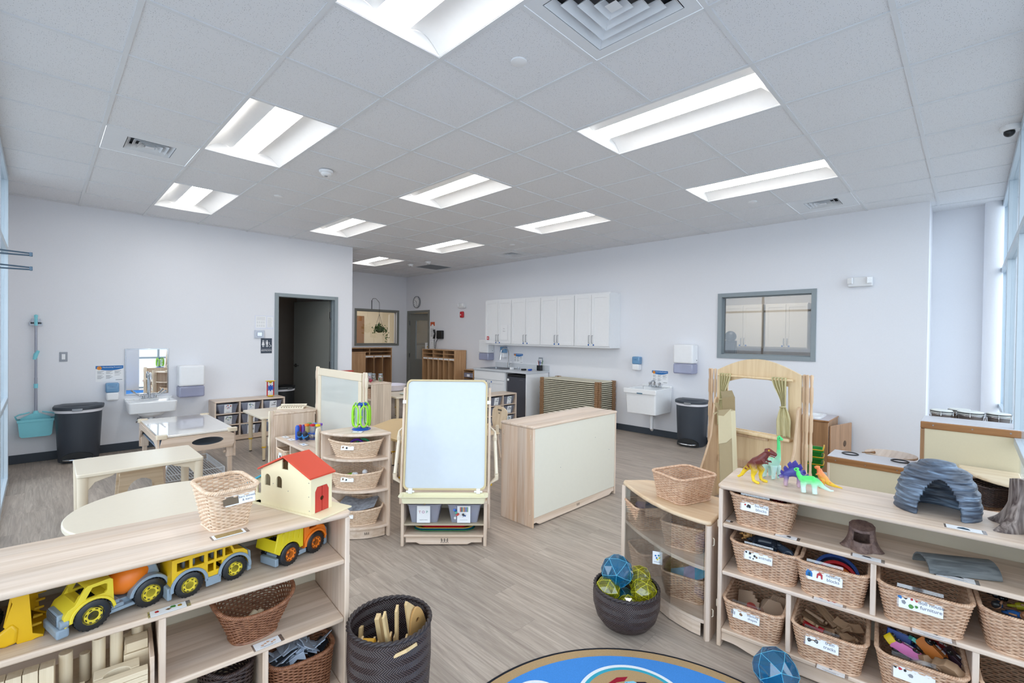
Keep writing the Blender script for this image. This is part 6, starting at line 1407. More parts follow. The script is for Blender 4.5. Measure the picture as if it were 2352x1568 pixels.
board('pale rounded wooden plate behind the oval paddle board',0.115,-0.045,0.17,0.09,0.29,0.012,(R(-5),R(-6),R(20)),shape=[(-0.04,0),(0.045,0),(0.045,0.2),(0.035,0.225),(-0.03,0.3),(-0.04,0.29)])
board('flat wooden plate with a round hole at the rim of the tall dark tub',-0.02,-0.115,0.335,0.1,0.1,0.012,(R(62),R(14),R(30)),holes=[(-0.01,0.03)],shape=[(-0.06,0),(0.07,0),(0.07,0.02),(0.0,0.07),(-0.05,0.05)])
for k,(x,y,z) in enumerate(((-0.10,0.0,0.34),(-0.085,-0.03,0.31),(-0.115,-0.03,0.29),(-0.1,0.03,0.31))):
    o = MB().at(0,0,0,0,pi/2).lathe([(0.013,-0.035),(0.021,-0.03),(0.021,0.03),(0.013,0.035)],20).build('yellow_spool',plain('mustard_foam','d9a428',0.5),None,smooth='auto',bev=0.002); o.location = q0+Vector((x,y,z)); o.rotation_euler = (0.2*k,0.1,0.8); tag(o,'mustard yellow spool at the left of the tall dark tub','spool','yellow spools in the dark tub')
# ------------------------------------------------------------ toys on and in the right play shelf
def painted(name,top,bottom,z0,z1,spots=None,sscale=60,sth=0.62,rough=0.35):
    """two-tone painted toy: bottom colour blends to top colour with height, optional blotches"""
    if name in MATS: return MATS[name]
    m,nt,b = newmat(name); L = nt.links.new; N = nt.nodes.new
    tc = N('ShaderNodeTexCoord'); sp = N('ShaderNodeSeparateXYZ'); L(tc.outputs['Object'],sp.inputs[0])
    n = N('ShaderNodeTexNoise'); n.inputs['Scale'].default_value = sscale; n.inputs['Detail'].default_value = 2; L(tc.outputs['Object'],n.inputs['Vector'])
    a = N('ShaderNodeMath'); a.operation = 'MULTIPLY_ADD'; L(n.outputs['Fac'],a.inputs[0]); a.inputs[1].default_value = (z1-z0)*0.5; L(sp.outputs[2],a.inputs[2])
    mr = N('ShaderNodeMapRange'); mr.inputs[1].default_value = z0+(z1-z0)*0.2; mr.inputs[2].default_value = z1; L(a.outputs[0],mr.inputs[0])
    mx = N('ShaderNodeMix'); mx.data_type = 'RGBA'; L(mr.outputs[0],mx.inputs['Factor']); mx.inputs['A'].default_value = lin(bottom); mx.inputs['B'].default_value = lin(top)
    res = mx.outputs['Result']
    if spots:
        gt = N('ShaderNodeMath'); gt.operation = 'GREATER_THAN'; gt.inputs[1].default_value = sth; L(n.outputs['Fac'],gt.inputs[0])
        m2 = N('ShaderNodeMix'); m2.data_type = 'RGBA'; L(gt.outputs[0],m2.inputs['Factor']); L(res,m2.inputs['A']); m2.inputs['B'].default_value = lin(spots); res = m2.outputs['Result']
    L(res,b.inputs['Base Color']); b.inputs['Roughness'].default_value = rough; MATS[name] = m; return m
def creature(name,mb,m,parent,vox=0.0022):
    o = mb.build(name,m,parent,smooth=True)
    r = o.modifiers.new('r','REMESH'); r.mode = 'VOXEL'; r.voxel_size = vox; r.use_smooth_shade = True
    s = o.modifiers.new('s','SMOOTH'); s.factor = 0.6; s.iterations = 5
    return bake(o)
def dino_thing(label,u,n,rz,z=0.804,group=None):
    return thing('toy_dinosaur',label,'toy dinosaur',RSP(u,n,z),RSR+rz,'toy dinosaurs on the right play shelf')
# t-rex: nose +x
t = dino_thing('yellow and maroon tyrannosaur standing at the left end of the shelf',0.135,0.165,R(-8))
mb = MB().tube([(-0.092,0.0,0.012),(-0.085,0,0.009),(-0.07,0.0,0.022),(-0.055,0.0,0.048),(-0.03,0,0.08),(-0.005,0,0.1),(0.02,0,0.115),(0.038,0,0.14),(0.05,0,0.158)],[0.004,0.006,0.008,0.011,0.016,0.023,0.024,0.018,0.013],14)
mb.tube([(0.04,0,0.162),(0.055,0,0.166),(0.075,0,0.158),(0.092,0,0.152)],[0.013,0.016,0.012,0.008],12)
mb.tube([(0.055,0,0.153),(0.072,0,0.146),(0.086,0,0.142)],[0.008,0.007,0.005],10)
for s in (-1,1):
    k = 0.014 if s > 0 else -0.004
    mb.tube([(-0.012+k*0.3,s*0.018,0.09),(0.004+k,s*0.024,0.06),(-0.004+k,s*0.025,0.034),(0.0+k,s*0.026,0.012),(0.018+k,s*0.028,0.006),(0.03+k,s*0.03,0.005)],[0.018,0.016,0.009,0.008,0.008,0.006],10)
    mb.tube([(0.032,s*0.018,0.122),(0.048,s*0.024,0.108),(0.058,s*0.024,0.112),(0.062,s*0.022,0.106)],[0.008,0.006,0.005,0.004],8)
creature('body',mb,painted('trex_paint','6b2b26','f0cf2c',0.045,0.115,'7a3526',42,0.66),t)
for s in (-1,1): MB().ball(0.061,s*0.0125,0.171,0.0045,10).build('eye',YEL2,t,smooth=True); MB().ball(0.0635,s*0.0158,0.1715,0.002,8).build('pupil',BLACK,t,smooth=True)
mb = MB()
for k in range(6):
    for s in (-1,1): mb.tube([(0.066+k*0.0045,s*0.007,0.150-k*0.0008),(0.0665+k*0.0045,s*0.0075,0.1455-k*0.0006)],[0.0013,0.0003],5)
mb.build('teeth',PAPER,t)
# tall long-neck, head +x, neck up
t = dino_thing('tall pale green long-necked dinosaur behind the tyrannosaur',0.185,0.285,R(-25))
mb = MB().tube([(-0.078,0.0,0.02),(-0.06,0,0.03),(-0.045,0,0.055),(-0.025,0,0.078),(0,0,0.084),(0.02,0,0.085),(0.03,0,0.105),(0.034,0,0.14),(0.034,0,0.175),(0.032,0,0.205),(0.034,0,0.215)],[0.004,0.007,0.012,0.022,0.027,0.022,0.015,0.010,0.008,0.0075,0.009],14)
mb.tube([(0.028,0,0.218),(0.04,0,0.216),(0.054,0,0.21)],[0.009,0.0095,0.006],12).ball(0.036,0,0.224,0.006)
for x in (-0.028,0.02):
    for s in (-1,1): mb.tube([(x,s*0.015,0.07),(x+0.004,s*0.021,0.04),(x+0.002,s*0.022,0.012),(x+0.006,s*0.023,0.006)],[0.016,0.011,0.009,0.0105],10)
creature('body',mb,painted('longneck_paint','4fd07a','c5e8e0',0.07,0.2,None,30),t)
for s in (-1,1): MB().ball(0.043,s*0.0085,0.219,0.0025,8).build('eye',BLACK,t,smooth=True)
# stegosaur, head -x
t = dino_thing('purple plated stegosaur among the toy dinosaurs',0.29,0.205,R(12))
mb = MB().tube([(-0.06,0,0.04),(-0.045,0,0.046),(-0.025,0,0.062),(0.0,0,0.075),(0.028,0,0.066),(0.05,0,0.05),(0.075,0,0.045)],[0.008,0.011,0.02,0.026,0.022,0.011,0.004],14)
for x in (-0.03,0.026):
    for s in (-1,1): mb.tube([(x,s*0.014,0.055),(x,s*0.019,0.03),(x-0.002,s*0.02,0.005)],[0.014,0.009,0.0095],10)
creature('body',mb,painted('stegosaur_paint','4a4a9a','c8a8b8',0.025,0.065,None,40),t)
for k,(x,z,h_) in enumerate(((-0.045,0.056,0.018),(-0.03,0.072,0.024),(-0.012,0.088,0.03),(0.006,0.095,0.032),(0.024,0.085,0.028),(0.04,0.066,0.022),(0.056,0.054,0.015))):
    for s in (-1,1):
        MB().at(x,s*0.007,z,0,s*-0.25,R(-20+k*9)).prism_y([(-h_*0.2,0),(h_*0.2,0),(h_*0.42,h_*0.55),(0,h_*1.05),(-h_*0.42,h_*0.55)],-0.0018,0.0018).build('back_plate',plain('violet_plate','473c9a',0.35),t,bev=0.001)
for s in (-1,1): MB().ball(-0.062,s*0.0055,0.044,0.002,8).build('eye',BLACK,t,smooth=True)
# small bright green long-neck, head -x, tail +x
t = dino_thing('small bright green long-necked dinosaur at the front of the dinosaurs',0.362,0.14,R(8))
mb = MB().tube([(0.098,0,0.028),(0.085,0,0.026),(0.06,0,0.036),(0.04,0,0.052),(0.015,0,0.062),(-0.012,0,0.06),(-0.032,0,0.066),(-0.042,0,0.082),(-0.043,0,0.097)],[0.003,0.005,0.009,0.015,0.021,0.021,0.014,0.010,0.0085],14)
mb.tube([(-0.04,0,0.104),(-0.05,0,0.105),(-0.06,0,0.1)],[0.009,0.009,0.006],12)
for x in (-0.022,0.022):
    for s in (-1,1): mb.tube([(x,s*0.014,0.05),(x,s*0.018,0.028),(x+0.002,s*0.019,0.005)],[0.014,0.010,0.011],10)
creature('body',mb,painted('green_neck_paint','55e070','d8f0e8',0.03,0.08,None,30),t)
for s in (-1,1): MB().ball(-0.052,s*0.0085,0.107,0.0028,8).build('eye',BLACK,t,smooth=True)
# orange raptor, upright, tail +x
t = dino_thing('orange and yellow upright dinosaur at the back right of the dinosaurs',0.405,0.285,R(-5))
mb = MB().tube([(0.08,0.0,0.014),(0.05,0,0.018),(0.025,0,0.026),(0.008,0,0.04),(-0.006,0,0.056),(-0.014,0,0.074),(-0.016,0,0.088)],[0.003,0.007,0.012,0.018,0.018,0.013,0.010],14)
mb.tube([(-0.014,0,0.092),(-0.026,0,0.094),(-0.036,0,0.09)],[0.010,0.009,0.006],12)
for s in (-1,1):
    mb.tube([(0.004,s*0.012,0.04),(-0.004,s*0.018,0.022),(0.0,s*0.018,0.006),(-0.014,s*0.018,0.004)],[0.014,0.009,0.006,0.005],10); mb.tube([(-0.016,s*0.012,0.066),(-0.028,s*0.014,0.06)],[0.005,0.004],8)
creature('body',mb,painted('orange_dino_paint','f08a4a','f3c938',0.02,0.09,'e8603a',55,0.6),t)
# blue rock cave -------------------------------------------------------
def rock_mat():
    m,nt,b = newmat('blue_grey_rock'); L = nt.links.new; N = nt.nodes.new
    tc = N('ShaderNodeTexCoord'); mp = N('ShaderNodeMapping'); mp.inputs['Scale'].default_value = (9,9,60); L(tc.outputs['Object'],mp.inputs[0])
    n = N('ShaderNodeTexNoise'); n.inputs['Scale'].default_value = 1; n.inputs['Detail'].default_value = 5; n.inputs['Distortion'].default_value = 0.8; L(mp.outputs[0],n.inputs['Vector'])
    rp = N('ShaderNodeValToRGB'); e = rp.color_ramp.elements; e[0].position = 0.38; e[0].color = lin('3c4350'); e[1].position = 0.68; e[1].color = lin('8298b0'); k = e.new(0.52); k.color = lin('596678')
    L(n.outputs['Fac'],rp.inputs['Fac']); L(rp.outputs[0],b.inputs['Base Color']); b.inputs['Roughness'].default_value = 0.38
    bp = N('ShaderNodeBump'); bp.inputs['Strength'].default_value = 1.0; bp.inputs['Distance'].default_value = 0.006; L(n.outputs['Fac'],bp.inputs['Height']); L(bp.outputs[0],b.inputs['Normal']); return m
t = thing('rock_cave','blue grey toy rock cave with tall dark opening','toy cave',RSP(0.812,0.225,0.804),RSR)
from mathutils import noise as mnoise
def shell(ax,ay,hz,na,nz,th=0.006,jig=0.006,layers=22,open_fn=None,top_flat=0.85):
    """closed hollow half dome with layered ledges; faces where open_fn(a,z) is true are left out"""
    vo,vi = [],[]
    def cprof(q):
        T_ = [(0,1),(0.33,0.975),(0.6,0.87),(0.8,0.74),(0.86,0.66),(0.88,0.48),(0.97,0.40),(0.985,0.3),(1.0,0.0)]
        for (a_,b_),(c_,d_) in zip(T_,T_[1:]):
            if q <= c_: return b_+(d_-b_)*(q-a_)/(c_-a_)
        return 0.0
    for j in range(nz+1):
        q = j/nz; z = hz*q
        k = cprof(q)
        for i in range(na):
            a = 2*pi*i/na; led = jig*(mnoise.noise(Vector((cos(a)*1.6,sin(a)*1.6,z*layers*4)))+0.6*mnoise.noise(Vector((cos(a)*4,sin(a)*4,z*60))))
            vo.append((ax*k*cos(a)+(led if k else 0)*cos(a),ay*k*sin(a)+(led if k else 0)*sin(a),z))
            vi.append((vo[-1][0]*0.93,vo[-1][1]*0.93,z*0.96))
    N_ = len(vo); fs = []; edge = {}
    for j in range(nz):
        for i in range(na):
            a = 2*pi*(i+0.5)/na; z = hz*(j+0.5)/nz
            if open_fn and open_fn(a,z): continue
            q = (j*na+i,j*na+(i+1) % na,(j+1)*na+(i+1) % na,(j+1)*na+i); fs.append(q); fs.append(tuple(N_+x for x in q[::-1]))
            for e0,e1 in ((q[0],q[1]),(q[1],q[2]),(q[2],q[3]),(q[3],q[0])):
                key = (min(e0,e1),max(e0,e1)); edge.setdefault(key,[]).append((e0,e1))
    for k_,l in edge.items():
        if len(l) == 1: e0,e1 = l[0]; fs.append((e0,N_+e0,N_+e1,e1))
    return MB().add(vo+vi,fs)
def cave_open(a,z):
    d = (a-1.5*pi)
    w = 0.55*sqrt(max(0.0,1-(z/0.158)**1.7))
    return z < 0.158 and abs(d) < w
shell(0.139,0.115,0.218,120,80,open_fn=cave_open).build('rock_shell',rock_mat(),t,smooth=True)
# stump at the right edge, little stump, bark arch ----------------------
def bark(name,h1,h2,axis_scale,rough=0.5,bump=0.8):
    if name in MATS: return MATS[name]
    m,nt,b = newmat(name); L = nt.links.new; N = nt.nodes.new
    tc = N('ShaderNodeTexCoord'); mp = N('ShaderNodeMapping'); mp.inputs['Scale'].default_value = axis_scale; L(tc.outputs['Object'],mp.inputs[0])
    n = N('ShaderNodeTexNoise'); n.inputs['Scale'].default_value = 1; n.inputs['Detail'].default_value = 5; n.inputs['Distortion'].default_value = 1.0; L(mp.outputs[0],n.inputs['Vector'])
    rp = N('ShaderNodeValToRGB'); rp.color_ramp.elements[0].position = 0.35; rp.color_ramp.elements[0].color = lin(h2); rp.color_ramp.elements[1].position = 0.66; rp.color_ramp.elements[1].color = lin(h1)
    L(n.outputs['Fac'],rp.inputs['Fac']); L(rp.outputs[0],b.inputs['Base Color']); b.inputs['Roughness'].default_value = rough
    bp = N('ShaderNodeBump'); bp.inputs['Strength'].default_value = bump; bp.inputs['Distance'].default_value = 0.004; L(n.outputs['Fac'],bp.inputs['Height']); L(bp.outputs[0],b.inputs['Normal']); MATS[name] = m; return m
t = thing('tree_stump','tall grey-brown toy tree stump cut off by the right edge','toy tree',RSP(1.075,0.185,0.804),RSR)
def stump(h,r0,r1,roots,na=72,nz=30,seed=3):
    vs = []; g = random.Random(seed)
    for j in range(nz+1):
        q = j/nz; base = r1+(r0-r1)*(1-q)**3
        for i in range(na):
            a = 2*pi*i/na; lob = 1+((1-q)**2.5)*0.35*cos(roots*a+0.6*sin(3*a))+0.035*sin(17*a+4*q)
            vs.append((base*lob*cos(a),base*lob*sin(a),h*q+(0.01*sin(2*a) if j == nz else 0)))
    fs = [(j*na+i,j*na+(i+1) % na,(j+1)*na+(i+1) % na,(j+1)*na+i) for j in range(nz) for i in range(na)]
    k = len(vs); vs += [(x*0.7,y*0.7,z+0.001) for x,y,z in vs[-na:]]; fs += [(nz*na+i,nz*na+(i+1) % na,k+(i+1) % na,k+i) for i in range(na)]
    k2 = len(vs); vs += [(x*0.9,y*0.9,h*0.45) for x,y,z in vs[k:k+na]]; fs += [(k+i,k+(i+1) % na,k2+(i+1) % na,k2+i) for i in range(na)]+[tuple(range(k2,k2+na))]
    return MB().add(vs,fs)
o = stump(0.19,0.105,0.058,5).build('trunk',bark('grey_brown_bark','a3968f','4e403c',(55,55,6)),t,smooth=True)
t = thing('small_stump','small brown hollow toy stump on the second shelf','toy tree',RSP(0.565,0.105,0.616),RSR)
def open_fn2(a,z): d = a-1.5*pi; return z > 0.045 and abs(d) < 0.85*sqrt(max(0,min(1,(z-0.045)/0.03)))
na,nz = 64,24; vo,vi = [],[]
for j in range(nz+1):
    q = j/nz
    for i in range(na):
        a = 2*pi*i/na; rr = 0.046+0.022*(1-q)**3*(1+0.5*cos(4*a))+0.0012*sin(11*a); hz = 0.1*q+q*0.012*sin(a)
        vo.append((rr*cos(a),rr*sin(a)*0.85,hz)); vi.append((rr*0.86*cos(a),rr*0.86*sin(a)*0.85,hz*0.99+0.001))
N_ = len(vo); fs = []; edge = {}
for j in range(nz):
    for i in range(na):
        a = 2*pi*(i+0.5)/na; z = 0.1*(j+0.5)/nz
        if z > 0.04 and z < 0.088 and abs(a-1.5*pi) < 0.75: continue
        q = (j*na+i,j*na+(i+1) % na,(j+1)*na+(i+1) % na,(j+1)*na+i); fs += [q,tuple(N_+x for x in q[::-1])]
        for e0,e1 in ((q[0],q[1]),(q[1],q[2]),(q[2],q[3]),(q[3],q[0])): edge.setdefault((min(e0,e1),max(e0,e1)),[]).append((e0,e1))
for l in edge.values():
    if len(l) == 1: e0,e1 = l[0]; fs.append((e0,N_+e0,N_+e1,e1))
fs.append(tuple(range(nz*na,nz*na+na)))
MB().add(vo+vi,fs).build('trunk',bark('brown_resin_bark','80685f','5f4a44',(60,60,60),0.55,0.4),t,smooth='auto')
t = thing('bark_arch','grey curved piece of toy bark on the second shelf','toy bark',RSP(0.862,0.10,0.616),RSR+R(24))
n = 20; pr = []
for i in range(n+1): a = pi*0.02+pi*0.96*i/n; pr.append((0.06*cos(a),0.056*sin(a)))
inn = [(y*0.92,z*0.88) for y,z in pr][::-1]
MB().prism_x([(y,z+0.0) for y,z in pr+inn],-0.115,0.115).build('bark_shell',bark('grey_bark','6f7373','4c5052',(8,45,45),0.6,0.7),t,smooth='auto')
# contents of the wicker baskets ---------------------------------------
g = random.Random(21)
def put(name,mb,m,label,cat,u,n,z,rot,group=None,bev=0.0,smooth=False):
    o = mb.build(name,m,None,bev=bev,smooth=smooth); o.location = RSP(u,n,z); o.rotation_euler = rot; return tag(o,label,cat,group)
cl = [clear('ruby_clear',(0.75,0.08,0.12,1),0.1,alpha=0.45,diff=lin('a01020')),clear('amber_clear',(0.8,0.75,0.15,1),0.1,alpha=0.4,diff=lin('a89a20'))]
for k in range(13):
    c_ = k % 2; mb = MB()
    for i in range(6): a = i*pi/3; mb.ball(0.014*cos(a),0.014*sin(a),0,0.009,8)
    mb.ball(0,0,0,0.012,8)
    put('clear_building_piece',mb,cl[c_],('red','yellow')[c_]+' clear building piece in the building blocks basket','toy block',0.09+0.185*g.random(),0.08+0.22*g.random(),0.722+0.014*g.random(),(g.random()*3,g.random()*3,0),('red','yellow')[c_]+' clear pieces in the building blocks basket',smooth=True)
# animals
def beast(label,u,n,z,rz,rx,L,col,stripes=None,tusk=False):
    t = thing('toy_animal',label,'toy animal',RSP(u,n,z),0); t.rotation_euler = (rx,0.1,RSR+rz)
    mb = MB().tube([(-L*0.5,0,0),(-L*0.3,0,0.005),(0,0,0.008),(L*0.28,0,0.006),(L*0.42,0,0.012),(L*0.56,0,0.004)],[L*0.05,L*0.14,L*0.17,L*0.16,L*0.1,L*0.06],12)
    for x in (-0.3,0.25):
        for s in (-1,1): mb.tube([(L*x,s*L*0.1,-0.004),(L*x*1.05,s*L*0.12,-L*0.3)],[L*0.075,L*0.05],8)
    for s in (-1,1): mb.ball(L*0.42,s*L*0.08,L*0.12,L*0.04,8)
    mm = painted(label[:14].replace(' ','_')+'_paint',col,col,0,1,stripes,90,0.56,0.3) if stripes else plain('animal_'+col,col,0.25)
    creature('body',mb,mm,t,0.003)
beast('striped tiger figure in the animals basket',0.115,0.13,0.545,R(70),R(60),0.1,'c9965a','3a2a1c'); beast('big black gorilla-like figure lying across the animals basket',0.19,0.11,0.53,R(175),R(70),0.15,'2c3440')
beast('dark blue whale-grey figure in the animals basket',0.26,0.1,0.52,R(-30),R(-50),0.11,'3a4656'); beast('black animal figure at the back of the animals basket',0.2,0.2,0.54,R(20),R(90),0.13,'23272d'); beast('dark red animal figure at the back of the animals basket',0.15,0.21,0.535,R(120),R(40),0.08,'6a2026')
beast('dark brown animal figure at the right of the animals basket',0.30,0.15,0.50,R(60),R(100),0.08,'5b4638'); beast('green and black frog figure at the right of the animals basket',0.285,0.09,0.49,R(10),R(30),0.05,'6e7a28')
# nesting arches
for k,(rr,m_,nm) in enumerate(((0.088,plain('arch_blue','2f4f93',0.4),'blue'),(0.075,plain('arch_red','c4232c',0.4),'red'),(0.058,plain('arch_orange','cf6a22',0.4),'orange'),(0.044,plain('arch_amber','d99526',0.4),'amber'))):
    n = 18; pts = [(rr*cos(pi*i/n),rr*sin(pi*i/n)) for i in range(n+1)]+[((rr-0.014)*cos(pi-pi*i/n),(rr-0.014)*sin(pi-pi*i/n)) for i in range(n+1)]
    put('nesting_arch',MB().prism_y(pts,-0.022,0.022),m_,nm+' nesting arch in the nesting blocks basket','toy block',0.475+0.006*k,0.13-0.018*k,0.445+(0.012 if k == 0 else 0.004),(R(-40),R(12),RSR+R(-4)),None,0.002)
# stacking shapes basket
put('stacking_block',MB().prism([(0.055*cos(pi*i/3),0.055*sin(pi*i/3)) for i in range(6)],-0.03,0.03),plain('kraft_block','b59a82',0.6),'big hexagon block in the stacking shapes basket','toy block',0.215,0.15,0.185,(R(60),R(15),RSR+R(30)),None,0.001)
for k in range(5): put('hexagon_ring',MB().prism([(0.052*cos(pi*i/3),0.052*sin(pi*i/3)) for i in range(6)],-0.004,0.004),plain('kraft_block','b59a82',0.6),'thin hexagon slice stacked on the big hexagon block','toy block',0.235+0.008*k,0.20,0.195,(R(60),R(15),RSR+R(30)),'thin hexagon slices',0.001)
for k in range(4): put('square_plate',MB().box(-0.045,0.045,-0.035,0.035,-0.004,0.004),plain('kraft_block','b59a82',0.6),'thin square plate at the left of the stacking shapes basket','toy block',0.095+0.012*k,0.17-0.014*k,0.20-0.008*k,(R(65),R(-20),RSR+R(-30)),'thin square plates in the stacking shapes basket',0.001)
put('red_disc',MB().lathe([(0.042,-0.008),(0.045,0),(0.042,0.008),(0,0.01)],28),plain('coral_red','cf5148',0.4),'coral red disc in the stacking shapes basket','toy block',0.155,0.09,0.19,(R(35),R(10),0),None,0.001,'auto')
# train tracks
TRK = plain('track_wood','a58466',0.5,noise=0.1)
for k in range(15):
    L = g.choice((0.05,0.08,0.11)); curved = k % 3 == 0; mb = MB()
    if curved:
        n = 10; R0 = 0.1; a1 = L/R0; mb.prism([((R0+0.018)*sin(a1*i/n)-L/2,(R0+0.018)*(1-cos(a1*i/n))-0.018) for i in range(n+1)]+[((R0-0.018)*sin(a1-a1*i/n)-L/2,0.018+(R0-0.018)*(1-cos(a1-a1*i/n))) for i in range(n+1)],-0.006,0.006)
    else:
        mb.box(-L/2,L/2,-0.018,0.018,-0.006,0.0035).box(-L/2,L/2,-0.018,-0.012,0.0035,0.006).box(-L/2,L/2,-0.006,0.006,0.0035,0.006).box(-L/2,L/2,0.012,0.018,0.0035,0.006)
    mb.cyl((L/2+0.008,0,-0.006),(L/2+0.008,0,0.005),0.006,12)
    put('train_track',mb,TRK,'brown wooden train track piece in the train tracks basket','train track',0.37+0.16*g.random(),0.07+0.2*g.random(),0.172+0.004*k,(R(g.uniform(-35,35)),R(g.uniform(-35,35)),g.uniform(-0.9,0.9)+RSR),'train tracks in the wicker basket',0.001)
put('red_track_bridge',MB().box(-0.04,0.04,-0.012,0.012,-0.004,0.004).box(-0.04,-0.03,-0.012,0.012,-0.02,0),RED,'red bridge piece among the train tracks','train track',0.395,0.10,0.21,(R(20),R(10),RSR+R(-10)),None,0.001)
# wooden cars
def toy_car(label,col,u,n,z,rot,kind='car',L=0.085,nat=False):
    t = thing('toy_car',label,'toy car',RSP(u,n,z),0); t.rotation_euler = rot
    m_ = TRK if nat else plain('car_'+col,col,0.4)
    prof = {'car': [(-0.5,0.08),(-0.5,0.24),(-0.42,0.3),(-0.3,0.32),(-0.16,0.48),(0.16,0.48),(0.3,0.32),(0.5,0.26),(0.5,0.08)],'beetle': [(-0.5,0.08),(-0.48,0.22),(-0.3,0.4),(-0.05,0.48),(0.16,0.44),(0.26,0.3),(0.42,0.24),(0.48,0.08)],'pickup': [(-0.5,0.08),(-0.5,0.28),(-0.08,0.28),(-0.04,0.48),(0.18,0.48),(0.28,0.3),(0.5,0.28),(0.5,0.08)],'van': [(-0.5,0.08),(-0.5,0.5),(0.3,0.5),(0.42,0.3),(0.5,0.28),(0.5,0.08)],'block': [(-0.4,0.08),(-0.4,0.42),(0.1,0.42),(0.15,0.26),(0.45,0.26),(0.45,0.08)]}[kind]
    MB().prism_y([(x*L,zz*L) for x,zz in prof],-L*0.19,L*0.19).build('body',m_,t,bev=0.002)
    for sx in (-0.3,0.3):
        for s in (-1,1):
            w = MB().at(sx*L,s*L*0.2,L*0.1,0,pi/2).lathe([(L*0.11,-L*0.035),(L*0.125,0),(L*0.11,L*0.035)],20).build('wheel',TRK if nat else BLACK,t,smooth='auto')
            MB().ball(sx*L,s*L*0.24,L*0.1,L*0.03,10).build('hub',STEEL,w,smooth=True)
    if not nat and kind != 'block':
        for s in (-1,1):
            for x0,x1 in ((-0.17,-0.01),(0.02,0.15)): MB().at(0,s*L*0.192,0).prism_y([(x0*L,0.33*L),(x1*L,0.33*L),(min(x1,0.12)*L,0.44*L),(max(x0,-0.12)*L,0.44*L)],-0.0008,0.0008).build('window',plain('pale_window_print','dfe3ea',0.4),t)
    return t
CZ = 0.235
toy_car('pink wooden toy car lying on its side at the front left of the car basket','e07ab8',0.715,0.075,CZ+0.012,(R(-105),R(10),RSR+R(-18)),'car',0.10)
toy_car('yellow beetle-shaped wooden toy car lying on its side in the car basket','e8c81e',0.685,0.135,CZ+0.01,(R(100),R(40),RSR+R(15)),'beetle',0.085)
toy_car('orange wooden pickup lying on its side at the middle of the car basket','c9752c',0.80,0.105,CZ+0.015,(R(-100),R(35),RSR+R(-25)),'pickup',0.125)
toy_car('blue wooden toy truck at the back left of the car basket','2a4fa0',0.705,0.21,CZ+0.0,(R(70),R(8),RSR),'van',0.10)
toy_car('green wooden toy car behind the orange pickup','3f6b4a',0.765,0.175,CZ-0.005,(R(-10),R(35),RSR+R(60)),'block',0.07)
toy_car('red wooden toy car at the back right of the car basket','a82430',0.83,0.19,CZ-0.002,(R(-80),R(15),RSR+R(-10)),'beetle',0.085)
toy_car('dark plum wooden toy van at the right of the car basket','4a3340',0.865,0.145,CZ-0.01,(R(-95),R(30),RSR+R(-30)),'van',0.1)
toy_car('plain brown wooden toy car at the front right of the car basket','',0.845,0.045,CZ-0.004,(R(20),R(10),RSR+R(-15)),'car',0.10,True)
toy_car('plain brown wooden toy car at the front middle of the car basket','',0.78,0.05,CZ-0.012,(R(-30),R(-5),RSR+R(40)),'pickup',0.085,True)
toy_car('plain brown wooden toy car between the yellow and green cars','',0.735,0.135,CZ-0.02,(R(60),R(25),RSR+R(20)),'car',0.08,True)
put('turquoise_block',MB().box(-0.02,0.02,-0.016,0.016,-0.008,0.008),plain('turquoise_paint','5cc0b0',0.4),'turquoise wooden block in the middle of the car basket','toy block',0.748,0.155,CZ+0.028,(R(30),R(20),0.4),None,0.001)
# play people basket (right edge)
for k,(lb,c1,c2,du,dn) in enumerate((('play figure with black hair in the people basket','1c1c1e','2d64a8',0.985,0.13),('play figure in blue trousers in the people basket','8a5a3a','2d64a8',1.02,0.08),('play figure in yellow coat in the people basket','20242a','b8b022',1.05,0.17),('play figure in black in the people basket','3a2a22','1d1f24',1.075,0.1))):
    t = thing('play_figure',lb,'toy figure',RSP(du,dn,0.515),0); t.rotation_euler = (R(70),R(30*k-40),RSR+R(40*k))
    MB().tube([(0,0,-0.012),(0,0,0.0),(0,0,0.028)],[0.012,0.014,0.009],12).build('body',plain('figure_'+c2,c2,0.4),t,smooth='auto'); MB().ball(0,0,0.04,0.013,14).build('head',plain('figure_skin','b98a68',0.5),t,smooth=True); MB().ball(0,0.003,0.044,0.0138,14,1,1,0.8).build('hair',plain('figure_'+c1,c1,0.4),t,smooth=True)
    for s in (-1,1): MB().tube([(s*0.006,0,-0.008),(s*0.008,0.002,-0.036)],[0.006,0.005],8).build('leg',plain('figure_'+c2,c2,0.4),t,smooth=True); MB().tube([(s*0.011,0,0.022),(s*0.02,0.006,0.004)],[0.004,0.0035],8).build('arm',plain('figure_skin','b98a68',0.5),t,smooth=True)
t = thing('toy_flower_wheel','glossy black beaded ring in the people basket','toy',RSP(0.985,0.19,0.53),0); t.rotation_euler = (0.3,0.2,0)
for k in range(8): a = k*pi/4; MB().ball(0.026*cos(a),0.026*sin(a),0,0.011,12).build('bead',plain('glossy_black','14161a',0.12),t,smooth=True)
t = thing('white_cup','small white cup cut by the right edge on the second shelf','cup',RSP(1.16,0.19,0.616),0)
MB().lathe([(0.028,0),(0.032,0.003),(0.036,0.07),(0.034,0.07),(0.029,0.005),(0,0.004)],24).build('cup_body',WHITE,t,smooth='auto')
